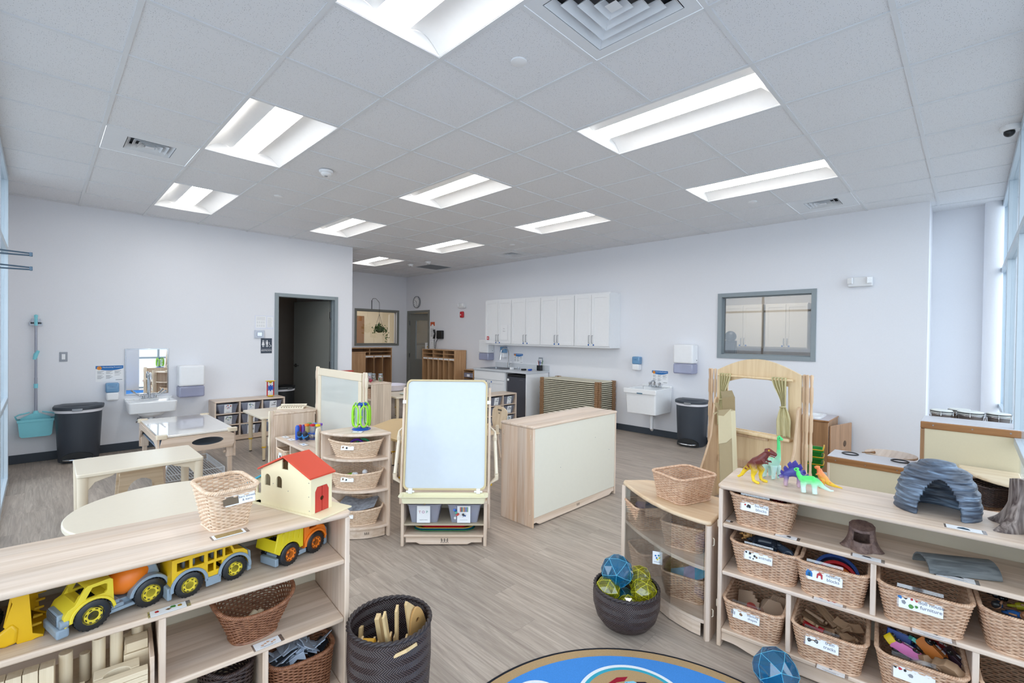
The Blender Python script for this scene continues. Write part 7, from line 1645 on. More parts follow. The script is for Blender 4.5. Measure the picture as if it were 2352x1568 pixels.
# faceted balls ---------------------------------------------------------
def gem_ball(label,loc,r,kind,seed=0):
    col = {'blue': ('blue_gem',(0.03,0.36,0.62,1),'1c8ab5'),'yellow': ('yellow_gem',(0.88,0.86,0.22,1),'c9c62c')}[kind]
    t = thing('faceted_ball',label,'ball',loc,0,'translucent faceted balls')
    bm = bmesh.new(); bmesh.ops.create_icosphere(bm,subdivisions=2,radius=r)
    gg = random.Random(seed)
    me = bpy.data.meshes.new('shell'); 
    for v in bm.verts:
        if len(v.link_edges) == 5: v.co *= 1.03
    bm.to_mesh(me)
    es = [(e.verts[0].co.copy(),e.verts[1].co.copy()) for e in bm.edges if (len(e.verts[0].link_edges) == 5 or len(e.verts[1].link_edges) == 5)]; bm.free()
    me.materials.append(clear(col[0],col[1],0.1,0.03,0.33 if kind == 'blue' else 0.16,lin(col[2])))
    o = bpy.data.objects.new('shell',me); C.objects.link(o); o.parent = t
    mb = MB()
    for a,b in es: mb.tube([a*0.995,b*0.995],r*0.011,5)
    mb.build('seam_lines',plain(kind+'_gem_edge','63c3e0' if kind == 'blue' else 'f2ee30',0.3),t)
    t.rotation_euler = (gg.uniform(0,3),gg.uniform(0,3),gg.uniform(0,3)); return t
bx0 = Vector((2.475,0.395,0))
gem_ball('blue faceted ball on top of the low dark tub',bx0+Vector((-0.005,0.055,0.265)),0.085,'blue',1)
gem_ball('yellow faceted ball at the left of the low dark tub',bx0+Vector((-0.075,0.065,0.19)),0.066,'yellow',2)
gem_ball('yellow faceted ball at the back right of the low dark tub',bx0+Vector((0.10,-0.02,0.215)),0.066,'yellow',3)
gem_ball('yellow faceted ball at the front right of the low dark tub',bx0+Vector((0.03,-0.085,0.195)),0.066,'yellow',4)
gem_ball('yellow faceted ball low at the front of the low dark tub',bx0+Vector((-0.065,-0.05,0.135)),0.06,'yellow',5)
gem_ball('blue faceted ball deep inside the low dark tub',bx0+Vector((0.02,0.04,0.1)),0.075,'blue',6)
gem_ball('blue faceted ball on the floor before the right play shelf',(2.523,-0.308,0.092),0.09,'blue',8)
# ------------------------------------------------------------ rug
t = thing('round_rug','round blue rug with tan border and black edge','rug',(1.648,-0.231,0.0),0)
def carpet(name,h1,h2):
    m = plain(name,h1,0.95,noise=0.25,nscale=260,bump=0.6,spec=0.1); return m
CB = carpet('blue_carpet','4a8fdc',''); CTAN = carpet('tan_carpet','b79a72',''); CBK = carpet('black_carpet','2a2c33',''); CWH = carpet('white_carpet','e8eef4',''); CTL = carpet('teal_carpet','3fa8c0',''); CRD = carpet('red_carpet','9c2436',''); CDK = carpet('navy_carpet','2a2435',''); CLB = carpet('light_blue_carpet','8ccfe8','')
def disc(r0,r1,z0,z1,cx=0,cy=0,n=96):
    mb = MB()
    if r0 > 0: mb.lathe([(r0,z0),(r1,z0),(r1,z1),(r0,z1),(r0,z0)],n,cx,cy,cap=False)
    else: mb.lathe([(r1,z0),(r1,z1),(0,z1)],n,cx,cy)
    return mb
disc(0,0.826,0.0,0.008).build('edge_binding',CBK,t); disc(0,0.813,0.008,0.0095).build('tan_border',CTAN,t); disc(0,0.765,0.0095,0.0105).build('blue_field',CB,t)
# emblem: its centre lies towards the room along the view axis
ex,ey = 0.355,0.30; er = 0.225
disc(er-0.0,er+0.016,0.0105,0.0115,ex,ey).build('white_ring',CWH,t); disc(er-0.016,er,0.0105,0.0115,ex,ey).build('teal_ring',CTL,t); disc(0,er-0.016,0.0105,0.0112,ex,ey).build('tan_disc',CTAN,t)
vx = Vector((0.7025,-0.7117,0)); vy = Vector((0.7117,0.7025,0))   # right and away, seen from the photo side
def rugpoly(name,pts,m,z=0.0112,parent=t):
    P = [(ex+vx.x*a+vy.x*b,ey+vx.y*a+vy.y*b) for a,b in pts]; return MB().prism(P,z,z+0.0009).build(name,m,parent)
rugpoly('bird_crest',[(-0.10,0.08),(-0.085,0.125),(-0.04,0.16),(0.01,0.165),(-0.01,0.14),(-0.05,0.13),(-0.07,0.1),(-0.04,0.12),(0.0,0.13),(0.0,0.11),(-0.04,0.09),(-0.08,0.06)],CRD)
rugpoly('bird_crest',[(-0.075,0.085),(-0.05,0.115),(-0.01,0.125),(-0.02,0.1),(-0.05,0.09)],CDK,0.0121)
rugpoly('bird_face',[(-0.02,0.03),(-0.025,0.09),(-0.01,0.135),(0.03,0.14),(0.05,0.12),(0.045,0.07),(0.04,0.03)],CLB)
rugpoly('bird_beak',[(0.04,0.135),(0.08,0.135),(0.11,0.11),(0.112,0.07),(0.095,0.095),(0.07,0.09),(0.045,0.085)],CDK)
rugpoly('bird_eye',[(0.005,0.1),(0.02,0.118),(0.038,0.1),(0.02,0.088)],CDK,0.0122)
rugpoly('bird_collar',[(-0.03,0.02),(-0.02,0.075),(-0.012,0.04),(0.03,0.03),(0.045,0.055),(0.05,0.01),(0.01,0.0)],CRD,0.0122)
rugpoly('bird_wing',[(-0.15,0.04),(-0.11,0.07),(-0.06,0.06),(-0.03,0.04),(-0.03,-0.04),(-0.12,-0.03)],CDK); rugpoly('bird_wing',[(0.05,0.05),(0.1,0.06),(0.15,0.04),(0.14,-0.03),(0.05,-0.04)],CDK)
rugpoly('bird_chest',[(-0.04,0.02),(0.06,0.02),(0.05,-0.12),(-0.03,-0.12)],CRD,0.0114)
ex,ey = 0.09,0.60; disc(0.1,0.116,0.0105,0.0115,ex,ey).build('white_ring',CWH,t); disc(0,0.1,0.0105,0.0112,ex,ey).build('light_blue_disc',CLB,t)
# ------------------------------------------------------------ easel
er_ = R(-43.8)
t = thing('art_easel','double child easel with white dry-erase board in the middle of the room','easel',(2.33,1.797,0),er_)
TANP = plain('tan_easel_frame','cdbb92',0.4); CREAM = plain('cream_tray','efe9c8',0.4)
for s in (-1,1):
    MB().prism_x([(0,0),(0.035,0),(0.035,0.07),(0.3,0.07),(0.3,0.0),(0.335,0.0),(0.335,0.31),(0,0.31)],s*0.298-0.011,s*0.298+0.011).build('side_panel',Wzy,t,bev=0.004)
    MB().prism_x([(0.02,0.30),(0.055,0.30),(0.175,1.13),(0.145,1.13)],s*0.318-0.009,s*0.318+0.009).build('frame_leg',Wz,t,bev=0.004)
    MB().prism_x([(0.315,0.0),(0.35,0.0),(0.2,1.13),(0.17,1.13)],s*0.318-0.009,s*0.318+0.009).build('frame_leg',Wz,t,bev=0.004)
MB().box(-0.31,0.31,-0.008,0.34,0.31,0.33).build('top_shelf',Wx,t,bev=0.006,segs=3)
MB().box(-0.287,0.287,0.004,0.33,0.150,0.162).build('shelf',plain('grey_beige_shelf','b9ab94',0.4),t,bev=0.002); MB().box(-0.287,0.287,0.0,0.33,0.066,0.084).build('bottom_shelf',Wx,t,bev=0.004)
MB().box(-0.287,0.287,0.325,0.333,0.084,0.31).build('back_panel',BACKP,t)
MB().prism_y([(-0.275,0.062),(-0.275,0.024),(-0.2,0.024),(-0.17,0.01),(0.17,0.01),(0.2,0.024),(0.275,0.024),(0.275,0.062)],0.012,0.028).build('kick_board',Wx,t,bev=0.003)
logo(t,0.005,0.0115,0.038,0.032)
# paint tray
o_,i_ = rrect(0.318,0.055,0.025,5,0,-0.025),rrect(0.30,0.04,0.02,5,0,-0.025); b_ = rrect(0.292,0.034,0.02,5,0,-0.025); n = len(o_)
vs = [(x,y,0.331) for x,y in b_]+[(x,y,0.372) for x,y in i_]+[(x,y,0.38) for x,y in o_]+[(x,y,0.384) for x,y in o_]+[(x*0.985,y,0.38) for x,y in i_]+[(x*0.97,y,0.336) for x,y in b_]
MB().add(vs,[(k*n+j,k*n+(j+1) % n,(k+1)*n+(j+1) % n,(k+1)*n+j) for k in range(5) for j in range(n)]+[tuple(range(n))[::-1],tuple(range(5*n,6*n))]).build('paint_tray',CREAM,t,bev=0.001)
# board leaning back slightly
Mb = Matrix.Translation((0,0.03,0.40)) @ Matrix.Rotation(R(-8.5),4,'X')
def onboard(mb): mb.M = Mb; return mb
bh = 0.80; wo = 0.302
fr = onboard(MB()); n = 8
oo = rrect(wo,bh/2,0.04,8,0,bh/2); ii = rrect(wo-0.014,bh/2-0.014,0.032,8,0,bh/2); k = len(oo)
fr.add([(x,-0.012,z) for x,z in oo]+[(x,-0.012,z) for x,z in ii]+[(x,0.014,z) for x,z in oo]+[(x,0.014,z) for x,z in ii],[(j,(j+1) % k,k+(j+1) % k,k+j) for j in range(k)]+[(2*k+j,3*k+j,3*k+(j+1) % k,2*k+(j+1) % k) for j in range(k)]+[(j,2*k+j,2*k+(j+1) % k,(j+1) % k) for j in range(k)]+[(k+j,k+(j+1) % k,3*k+(j+1) % k,3*k+j) for j in range(k)])
fr.build('board_frame',TANP,t,bev=0.003)
onboard(MB()).prism_y(ii,-0.005,0.006).build('whiteboard',plain('white_dry_erase','ccd4dc',0.18,coat=0.2),t)
for s in (-1,1):
    onboard(MB()).box(s*0.245-0.014,s*0.245+0.014,-0.03,-0.008,-0.022,0.014).cyl((s*0.245-0.03,-0.02,-0.008),(s*0.245+0.03,-0.02,-0.008),0.007,10).build('bottom_clip',WHITE,t,bev=0.003)
    onboard(MB()).box(s*0.312-0.014,s*0.312+0.014,-0.012,0.02,bh*0.775,bh*0.775+0.026).build('side_clip',WHITE,t,bev=0.003)
    # wooden side bars on brackets
    MB().cyl((s*0.375,0.10,0.50),(s*0.36,0.16,0.74),0.013,12).build('side_bar',plain('pale_dowel','efe3cd',0.4),t,smooth='auto')
    MB().tube([(s*0.32,0.16,0.84),(s*0.36,0.165,0.80),(s*0.361,0.162,0.755)],[0.006,0.008,0.016],10).tube([(s*0.375,0.10,0.50),(s*0.376,0.1,0.465),(s*0.33,0.1,0.43),(s*0.315,0.09,0.40)],[0.017,0.017,0.008,0.008],10).tube([(s*0.36,0.16,0.735),(s*0.36,0.16,0.76)],0.017,10).build('bar_bracket',LAMP,t,smooth='auto')
MB().tube([(0.335,0.14,0.43),(0.337,0.13,0.40)],0.006,8).build('yellow_hook',YEL2,t,smooth=True)
# tubs and trays in the easel
def local_to(t,x,y,z):
    return t.location+Euler(t.rotation_euler).to_matrix() @ Vector((x,y,z))
ez = t
for x,lb,mm in ((-0.145,'clear tub of magnetic letters labelled TOP in the easel',0),(0.145,'clear tub of markers in the easel',1)):
    tb = thing('storage_tub',lb,'tub',local_to(ez,x,0.14,0.163),er_,'clear tubs in the easel')
    bin_mesh(0.25,0.135,0.25).build('tub',clear('clear_tub_lilac',(0.86,0.88,0.97,1),0.08,alpha=0.4,diff=lin('dbe0f6')),tb,smooth='auto')
    cd = MB().box(-0.05,0.045,-0.131,-0.1285,0.006,0.128).build('label_card',PAPER,tb)
    if mm == 0:
        for ch_,cc,dx in (('T','c0505a',-0.03),('O','a8508c',-0.004),('P','3f9a86',0.022)): text_mesh('letter_picture',ch_,0.026,plain('ink_'+cc,cc,0.5),cd,face_M(dx,-0.1315,0.083))
        text_mesh('lettering','magnetic letters',0.009,INKG,cd,face_M(-0.002,-0.1315,0.028))
    else:
        for k in range(8): MB().box(-0.03+k*0.0075,-0.0245+k*0.0075,-0.1318,-0.131,0.085,0.12).build('marker_picture',[REDINK,INK,plain('ink_teal','2c7a80',0.5),ORANGEINK,BROWNINK,plain('purple_ink','6a3f8f',0.5),BLUEINK,GREENINK][k],cd)
        MB().prism_y([(-0.012,0.045),(0.0,0.065),(0.014,0.06),(0.01,0.05),(0.0,0.055)],-0.1318,-0.131).build('eraser_picture',plain('navy_ink','1d4f91',0.5),cd)
        MB().box(-0.03,0.025,-0.1316,-0.131,0.026,0.0275).build('text_lines',INKG,cd)
g = random.Random(4)
for k in range(14):
    c_ = ('3a6fd0','4a50b0','6a4aa0','d0504a','c04aa0','e0b04a','3f9a86')[k % 7]; p = local_to(ez,-0.145+g.uniform(-0.08,0.08),0.12+g.uniform(-0.07,0.07),0.18+0.005*k)
    ch_ = 'ABCDEFGHKLMNRS'[k]; hld = thing('magnet_letter','coloured plastic magnet letter in the clear tub','letter',p,0,'magnet letters in the clear tub'); hld.rotation_euler = (g.uniform(0,3),g.uniform(0,3),g.uniform(0,3))
    text_mesh('letter_body',ch_,0.045,plain('magnet_'+c_,c_,0.35),hld,Matrix.Identity(4),extrude=0.004)
for k in range(9):
    c_ = ('d0504a','3a6fd0','f0f0f2','e07030','222226','3f9a86')[k % 6]; p = local_to(ez,0.145+g.uniform(-0.06,0.06),0.1+g.uniform(-0.07,0.07),0.185+0.008*k)
    mk = thing('marker_pen','white marker pen with coloured cap in the clear tub','marker',p,0,'markers in the clear tub'); mk.rotation_euler = (g.uniform(0.9,1.6),g.uniform(-0.8,0.8),er_+g.uniform(-0.8,0.8))
    MB().cyl((0,0,-0.05),(0,0,0.022),0.008,12).build('barrel',WHITE,mk,smooth='auto'); MB().cyl((0,0,0.022),(0,0,0.055),0.0085,12).build('cap',plain('cap_'+c_,c_,0.35),mk,smooth='auto')
for k,(c_,nm,dz) in enumerate((('1f8a5a','green',0.0),('1f6fb0','blue',0.009),('f2e36a','yellow',0.017),('c01428','red',0.026))):
    w_,d_ = 0.225-0.003*k,0.13; o_ = rrect(w_,d_,0.07,8); i_ = rrect(w_-0.012,d_-0.012,0.06,8); q = rrect(w_-0.04,d_-0.03,0.05,8); n = len(o_)
    hh_ = 0.034 if k == 3 else 0.02; vs = [(x,y,0.0) for x,y in q]+[(x,y,hh_-0.002) for x,y in o_]+[(x,y,hh_) for x,y in o_]+[(x,y,hh_-0.001) for x,y in i_]+[(x,y,0.003) for x,y in q]
    o = MB().add(vs,[(k2*n+j,k2*n+(j+1) % n,(k2+1)*n+(j+1) % n,(k2+1)*n+j) for k2 in range(4) for j in range(n)]+[tuple(range(n))[::-1],tuple(range(4*n,5*n))]).build('play_tray',plain('tray_'+nm,c_,0.2),None,smooth='auto')
    o.location = local_to(ez,-0.005,0.165,0.0845+dz); o.rotation_euler = (0,0,er_); tag(o,nm+' oval plastic tray in the stack at the bottom of the easel','tray')
# ------------------------------------------------------------ connecting posts and panels
def post(label,x,y,h,rz=0.0):
    t = thing('connector_post',label,'post',(x,y,0),rz,'scalloped connecting posts')
    for k,(dx,dy) in enumerate(((-0.022,0),(0.022,0),(0,0))):
        w = 0.014 if k < 2 else 0.02; n = 6
        mb = MB(); pr = []; z = 0.0
        zs = [0,0.05,0.07]+[q for b_ in [h*0.33,h*0.66,h*0.93] for q in (b_-0.05,b_-0.03,b_+0.03,b_+0.05)]+[h-0.012,h]
        rad = [w]+[w,w*0.72]+[w*0.72,w,w,w*0.72]*3+[w*0.72,w*0.45]
        zz = sorted(zs); mb.tube([(dx,dy,q) for q in zz],rad[:len(zz)],10); mb.build('wooden_slat',LAMP if k < 2 else Wz,t,smooth='auto')
    return t
# curved corner shelf (quarter round)
def quarter_shelf(label,loc,rz,r=0.375,h=0.79,levels=(0.60,0.365,0.093),sweep=pi/2,group='quarter round corner shelves',back=True):
    """back corner at origin; opens towards -x and -y"""
    t = thing('corner_shelf',label,'shelf',loc,rz,group)
    n = 20
    def q(rr,o=0.0): return [(o,o)]+[(-rr*cos(sweep*i/n),-rr*sin(sweep*i/n)) for i in range(n+1)]
    MB().prism(q(r+0.008,0.008),h-0.02,h).build('top',Wx,t,bev=0.007,segs=3)
    for z in levels: MB().prism(q(r-0.008,-0.014),z-0.018,z).build('shelf',Wx,t,bev=0.003)
    MB().box(-r,0,-0.016,0,0,h-0.02).build('side_panel',Wz,t,bev=0.003); MB().box(-0.016,0,-r,-0.016,0,h-0.02).build('side_panel',Wzy,t,bev=0.003)
    o_ = [(-(r-0.03)*cos(sweep*i/n),-(r-0.03)*sin(sweep*i/n)) for i in range(1,n)]; i_ = [(-(r-0.045)*cos(sweep*i/n),-(r-0.045)*sin(sweep*i/n)) for i in range(1,n)][::-1]
    MB().prism(o_+i_,0.005,0.074).build('kick_board',Wx,t)
    a = R(63); Ml = Matrix.Translation((-(r-0.0285)*cos(a),-(r-0.0285)*sin(a),0.04)) @ Matrix.Rotation(a-pi/2,4,'Z'); logo(t,0,0,0,0.02,M=Ml)
    return t
quarter_shelf('quarter round corner shelf with three wicker baskets left of the easel',(2.15,2.60,0),0)
q2 = quarter_shelf('quarter round corner shelf behind the low shelf, holding a white peg rack',(2.16,3.64,0),-pi/2)
post('short connecting post left of the quarter round shelf',1.765,2.622,0.812,R(45)); post('connecting post at the far end of the low shelf',1.775,3.66,0.815,0.2)
def cs_basket(label,z,h=0.12,pts=(),rot=0.0):
    t = wicker_basket('wicker_basket',label,(1.985,2.435,z+0.001),R(-45),0.40,0.27,h,0.74,0.05,'wedge',WKP,0.035,'wedge wicker baskets in the corner shelf',pitch=0.0065,stake=0.02)
    basket_label(t,'',0.09,0.032,-0.03,-0.124,h-0.035,-0.3,[(BROWNINK,blob(-0.3,0.1,0.25,6,int(z*100))),(INK,blob(0.5,-0.05,0.25,6,int(z*77)))],hook=False)
    return t
cs_basket('wedge shaped wicker basket on the upper level of the corner shelf',0.60); cs_basket('wedge shaped wicker basket on the middle level of the corner shelf',0.365); cs_basket('wedge shaped wicker basket on the lowest level of the corner shelf',0.093)
for k,(c_,nm,dx) in enumerate((('5a28a8','purple',0.0),('2f9a6a','green',0.045))):
    o = MB().at(0,0,0,0,0).tube([(0.055*cos(pi*i/14),0,0.055*sin(pi*i/14)) for i in range(15)],0.009,10).build('plastic_hoop',plain('hoop_'+nm,c_,0.3),None,smooth=True); o.location = (1.98+dx,2.44-dx*0.4,0.665); o.rotation_euler = (R(-15),0,R(-45)); tag(o,nm+' plastic hoop in the upper wedge basket','toy')
g = random.Random(8)
for k in range(4):
    o = MB().ball(0,0,0,0.02,16).build('white_ball',WHITE,None,smooth=True); o.location = (1.985+g.uniform(-0.03,0.05),2.44+g.uniform(-0.05,0.03),0.445+0.008*k); tag(o,'white ball in the middle wedge basket','ball','white balls in the middle wedge basket')
for nm,c_,p,rot in (('lime','8cc62c',(1.94,2.455,0.455),(0,pi/2,0.3)),('magenta','b03aa8',(2.03,2.41,0.44),(0,pi/2,1.0)),('orange','e0702c',(1.92,2.48,0.44),(0,pi/2,0.8))):
    o = MB().tube([(0,0,-0.03),(0,0,-0.025),(0,0,0.025),(0,0,0.03)],[0.008,0.014,0.014,0.008],14).build('toy_egg',plain('egg_'+nm,c_,0.3),None,smooth='auto'); o.location = p; o.rotation_euler = rot; tag(o,nm+' plastic shaker in the middle wedge basket','toy')
o = MB().add([(-0.14,-0.09,0.0),(0.0,-0.1,-0.012),(0.14,-0.07,0.035),(0.13,0.09,0.045),(0.0,0.08,0.0),(-0.13,0.09,0.01)]+[(-0.14,-0.09,0.003),(0.0,-0.1,-0.009),(0.14,-0.07,0.038),(0.13,0.09,0.048),(0.0,0.08,0.003),(-0.13,0.09,0.013)],[(0,1,4,5),(1,2,3,4),(6,7,10,11),(7,8,9,10),(0,1,7,6),(1,2,8,7),(2,3,9,8),(3,4,10,9),(4,5,11,10),(5,0,6,11)]).build('picture_book',plain('black_white_print','a9adb6',0.4,noise=0.9,nscale=35),None); o.location = (1.99,2.42,0.225); o.rotation_euler = (0.12,0.1,R(-45)); tag(o,'black and white picture sheets lying in the lowest wedge basket','book')
# goggle stand
t = thing('goggle_stand','blue spinning stand hung with lime green goggles','toy stand',(2.03,2.46,0.79),0)
MB().lathe([(0.068,0),(0.07,0.004),(0.062,0.01),(0.012,0.014),(0.0,0.014)],36).build('base',BLU,t,smooth='auto'); MB().cyl((0,0,0.01),(0,0,0.2),0.008,12).build('pole',BLU,t,smooth='auto')
MB().torus(0.04,0.006,0,0,0.195,28).box(-0.04,0.04,-0.004,0.004,0.191,0.199).box(-0.004,0.004,-0.04,0.04,0.191,0.199).build('top_ring',BLU,t,smooth='auto')
for k in range(6):
    a = pi/3*k+0.35; gg = thing('toy_goggles','lime green safety goggles hanging on the blue stand','goggles',(2.03+0.058*cos(a),2.46+0.058*sin(a),0.895),a+pi/2,'lime goggles on the blue stand')
    ring = [(x*0.5,0,z) for x,z in rrect(0.052,0.078,0.048,6)]
    ring = [(x,-0.006*cos(z/0.08*pi/2),z-(0.012 if abs(x) < 0.012 and 0 else 0)) for x,_,z in ring]
    MB().tube([(x,y,z) for x,y,z in ring],0.006,8,closed=True).tube([(-0.024,-0.004,0.0),(-0.012,0.004,0.004),(-0.012,0.004,-0.004),(-0.024,-0.004,-0.012)],0.004,6).build('goggle_frame',GRN,gg,smooth=True)
    MB().prism_y([(x*0.46,z) for x,z in rrect(0.05,0.075,0.046,5)],-0.001,0.0).build('lens',clear('goggle_lens',(0.93,0.97,1,1),0.15),gg)
    MB().tube([(0,0,0.078),(0,0.012,0.1),(0,0.02,0.1)],0.004,6).build('strap_clip',GRN,gg,smooth=True)
card('small picture card before the goggle stand',(1.96,2.385,0.79),R(-45),0.07,0.04,[(GREENINK,blob(0.1,0.0,0.2,6,1))])
# low shelf with dividers facing left
t = thing('low_shelf','low wooden shelf with science toys left of the corner shelf','shelf',(1.78,3.10,0),-pi/2)   # local +x = world -y, +y = world +x
w = 0.96; MB().box(-w/2,w/2,-0.004,0.385,0.565,0.585).build('top',Wx,t,bev=0.006,segs=3)
for x in (-w/2,w/2-0.018): MB().box(x,x+0.018,0.003,0.38,0,0.565).build('side_panel',Wzy,t,bev=0.003)
for x in (-w/6,w/6): MB().box(x-0.008,x+0.008,0.01,0.372,0.33,0.565).build('divider',Wzy,t,bev=0.002)
for z in (0.33,0.093): MB().box(-w/2+0.018,w/2-0.018,0.006,0.372,z-0.018,z).build('shelf',Wx,t,bev=0.003)
MB().box(-w/2+0.018,w/2-0.018,0.372,0.379,0.05,0.565).build('back_panel',BACKP,t)
for k,(y,lb) in enumerate(((3.43,'small pale fabric bin with white card at the far end of the low shelf'),(3.10,'small pale fabric bin with green card in the middle of the low shelf'))):
    b_ = wicker_basket('shelf_basket',lb,(1.90,y,0.331),-pi/2,0.22,0.26,0.17,0.85,0.03,'rect',WKP,0.0,'small baskets in the low shelf'); basket_label(b_,'',0.07,0.06,0,-0.132,0.11,-0.1,[(INK if k == 0 else GREENINK,blob(0.4,0,0.25,6,k))],hook=False)
# tall clear panel with frame
t = thing('room_divider','tall clear panel in a pale wooden frame behind the low shelf','divider',(2.19,3.19,0),-pi/2)
hw = 0.43; MB().box(-hw,hw,-0.012,0.012,1.125,1.195).box(-hw,hw,-0.012,0.012,0.03,0.12).box(-hw,-hw+0.05,-0.012,0.012,0.12,1.125).box(hw-0.05,hw,-0.012,0.012,0.12,1.125).build('frame',LAMP,t,bev=0.006,segs=3)
MB().box(-hw+0.05,hw-0.05,-0.003,0.003,0.12,1.125).build('panel',clear('milky_acrylic',(0.97,0.98,0.96,1),0.08,0.05,0.62,lin('f0f1ea')),t)
post('tall connecting post at the near end of the clear panel',2.195,2.715,1.205,R(90)); post('tall connecting post at the far end of the clear panel',2.195,3.665,1.205,R(90))
# things on the low shelf
t = thing('test_tube_rack','clear and blue test tube rack with coloured caps on the low shelf','toy',(1.995,3.27,0.585),R(-50))
MB().box(-0.075,0.075,-0.035,0.035,0,0.012).build('base',clear('blue_clear_plastic2',(0.2,0.35,0.8,1),0.1,alpha=0.5,diff=lin('2a4fb0')),t,bev=0.003); MB().box(-0.075,0.075,-0.035,0.035,0.05,0.06).build('rack_plate',BLU,t,bev=0.002)
for sx in (-1,1): MB().box(sx*0.07-0.005,sx*0.07+0.005,-0.03,0.03,0.012,0.05).build('rack_post',BLU,t)
for k,c_ in enumerate((ORA,RED,YEL,plain('green_cap','3fae4a',0.3),plain('sky_cap','3a8fe0',0.3),plain('violet_cap','7a4ac0',0.3))):
    x,y = -0.05+0.05*(k % 3),(-0.02 if k < 3 else 0.02)
    tu = MB().lathe([(0.008,0.015),(0.016,0.03),(0.017,0.12),(0.0155,0.12)],18,x,y,cap=False).build('test_tube',clear('tube_clear',(0.88,0.92,0.98,1),0.1,alpha=0.12),t,smooth='auto'); MB().cyl((x,y,0.12),(x,y,0.14),0.021,20).build('cap',c_,tu,bev=0.003)
t = thing('toy_binoculars','blue and black toy binoculars lying on the low shelf','binoculars',(1.90,3.245,0.62),R(-50)); t.rotation_euler = (R(35),0,R(-50))
for s in (-1,1):
    MB().tube([(s*0.028,0,-0.02),(s*0.026,0,0.03),(s*0.024,0,0.06)],[0.019,0.022,0.017],16).build('barrel',plain('navy_rubber','1f2a3f',0.5),t,smooth='auto'); MB().tube([(s*0.026,0,0.02),(s*0.025,0,0.03)],0.0235,16).build('blue_band',plain('sky_blue_plastic','2f8fdc',0.3),t,smooth='auto')
MB().box(-0.02,0.02,-0.01,0.012,-0.015,0.035).build('bridge',plain('sky_blue_plastic','2f8fdc',0.3),t,bev=0.004)
MB().tube([(0.03,0,0.06),(0.09,-0.02,0.03),(0.14,0.01,-0.01),(0.2,0.0,-0.02)],0.0015,5).build('cord',BLACK,t)
for k,(c_,x,y) in enumerate((('b8203c',1.915,3.37),('5a3a9a',1.935,3.345),('eec81e',1.96,3.32),('1f56c0',1.885,3.35))):
    o = MB().tube([(0,0,0),(0,0,0.02),(0,0,0.11),(0,0,0.125)],[0.016,0.018,0.018,0.010],14).build('toy_handle',plain('handle_'+c_,c_,0.3),None,smooth='auto'); o.location = (x,y,0.586); o.rotation_euler = (0.0,0.0,0); tag(o,('raspberry red','violet','yellow','blue')[k]+' rounded toy handle standing by the test tube rack','toy')  # coloured toy handles, each modelled as a plain rounded rod
for k,(x,y) in enumerate(((1.845,3.52),(1.845,3.38),(1.85,3.12),(1.86,2.80))): card('white card on the low shelf, %s from its far end' % ['first','second','third','fourth'][k],(x,y,0.5855),-pi/2,0.09,0.045,[(BLUEINK if k > 1 else INKG,blob(0,0,0.25,6,k))])
t = thing('peg_rack','white wooden peg rack lying on the far quarter round shelf','toy rack',(2.03,3.87,0.79),R(-35))
MB().box(-0.12,0.12,-0.075,-0.055,0,0.012).box(-0.12,0.12,0.055,0.075,0.02,0.032).box(-0.12,-0.1,-0.06,0.06,0.008,0.02).box(0.1,0.12,-0.06,0.06,0.008,0.02).build('frame',plain('white_pine','eadfca',0.5),t,bev=0.002)
for k in range(9): MB().box(-0.095+k*0.022,-0.083+k*0.022,-0.07,0.06,0.012,0.022).build('slat',plain('white_pine','eadfca',0.5),t,bev=0.002)
# small wedge basket peeking under the far quarter shelf
wicker_basket('shelf_basket','pale basket peeking out of the far quarter round shelf',(2.0,3.8,0.366),R(-135),0.34,0.24,0.12,0.78,0.05,'wedge',WKP,0.02,None)
tag(MB().box(-0.03,0.03,-0.004,0.004,0,0.03).build('red_tab',BRED2,None,bev=0.002),'small red block clipped to the short connecting post','toy block').location = (1.752,2.585,0.52)
bpy.data.objects['red_tab'].rotation_euler = (0,0,R(-45))
# ------------------------------------------------------------ cabinet turned with its back to us
t = thing('storage_cabinet','wooden cabinet turned with its cream back panel to the viewer','cabinet',(3.02,1.56,0),0)
MB().box(0.0,1.225,0.0,0.375,0.787,0.81).build('top',Wx,t,bev=0.009,segs=4)
MB().box(0.008,0.026,0.004,0.37,0.0,0.787).build('side_panel',wood('maple_side',MAPLE1,'cfa985','z',strip=0.09,strip_axis='y',sv=0.16),t,bev=0.003); MB().box(1.199,1.217,0.004,0.37,0,0.787).build('side_panel',Wzy,t,bev=0.003)
MB().box(0.028,1.197,0.008,0.014,0.075,0.787).build('back_panel',plain('cream_panel_back','dfdacb',0.45),t)
MB().prism_y([(0.03,0.072),(0.03,0.03),(0.06,0.03),(0.1,0.008),(1.12,0.008),(1.16,0.03),(1.195,0.03),(1.195,0.072)],0.01,0.026).build('kick_board',Wx,t,bev=0.003)
logo(t,0.62,0.0095,0.042,0.024)
for z in (0.095,0.4): MB().box(0.026,1.199,0.014,0.36,z-0.018,z).build('shelf',Wx,t)
for x,y,z in ((0.004,0.03,0.72),(0.004,0.03,0.12),(0.004,0.34,0.72)): MB().tube([(x+0.004,y,z-0.02),(x-0.002,y,z-0.015),(x-0.002,y,z+0.015),(x+0.004,y,z+0.02)],0.003,6).build('connector',LAMP,t,smooth=True)
for x,z in ((0.36,0.42),(0.87,0.6),(1.1,0.45)): MB().cyl((x,0.0075,z),(x,0.009,z),0.004,8).build('screw',STEEL,t)
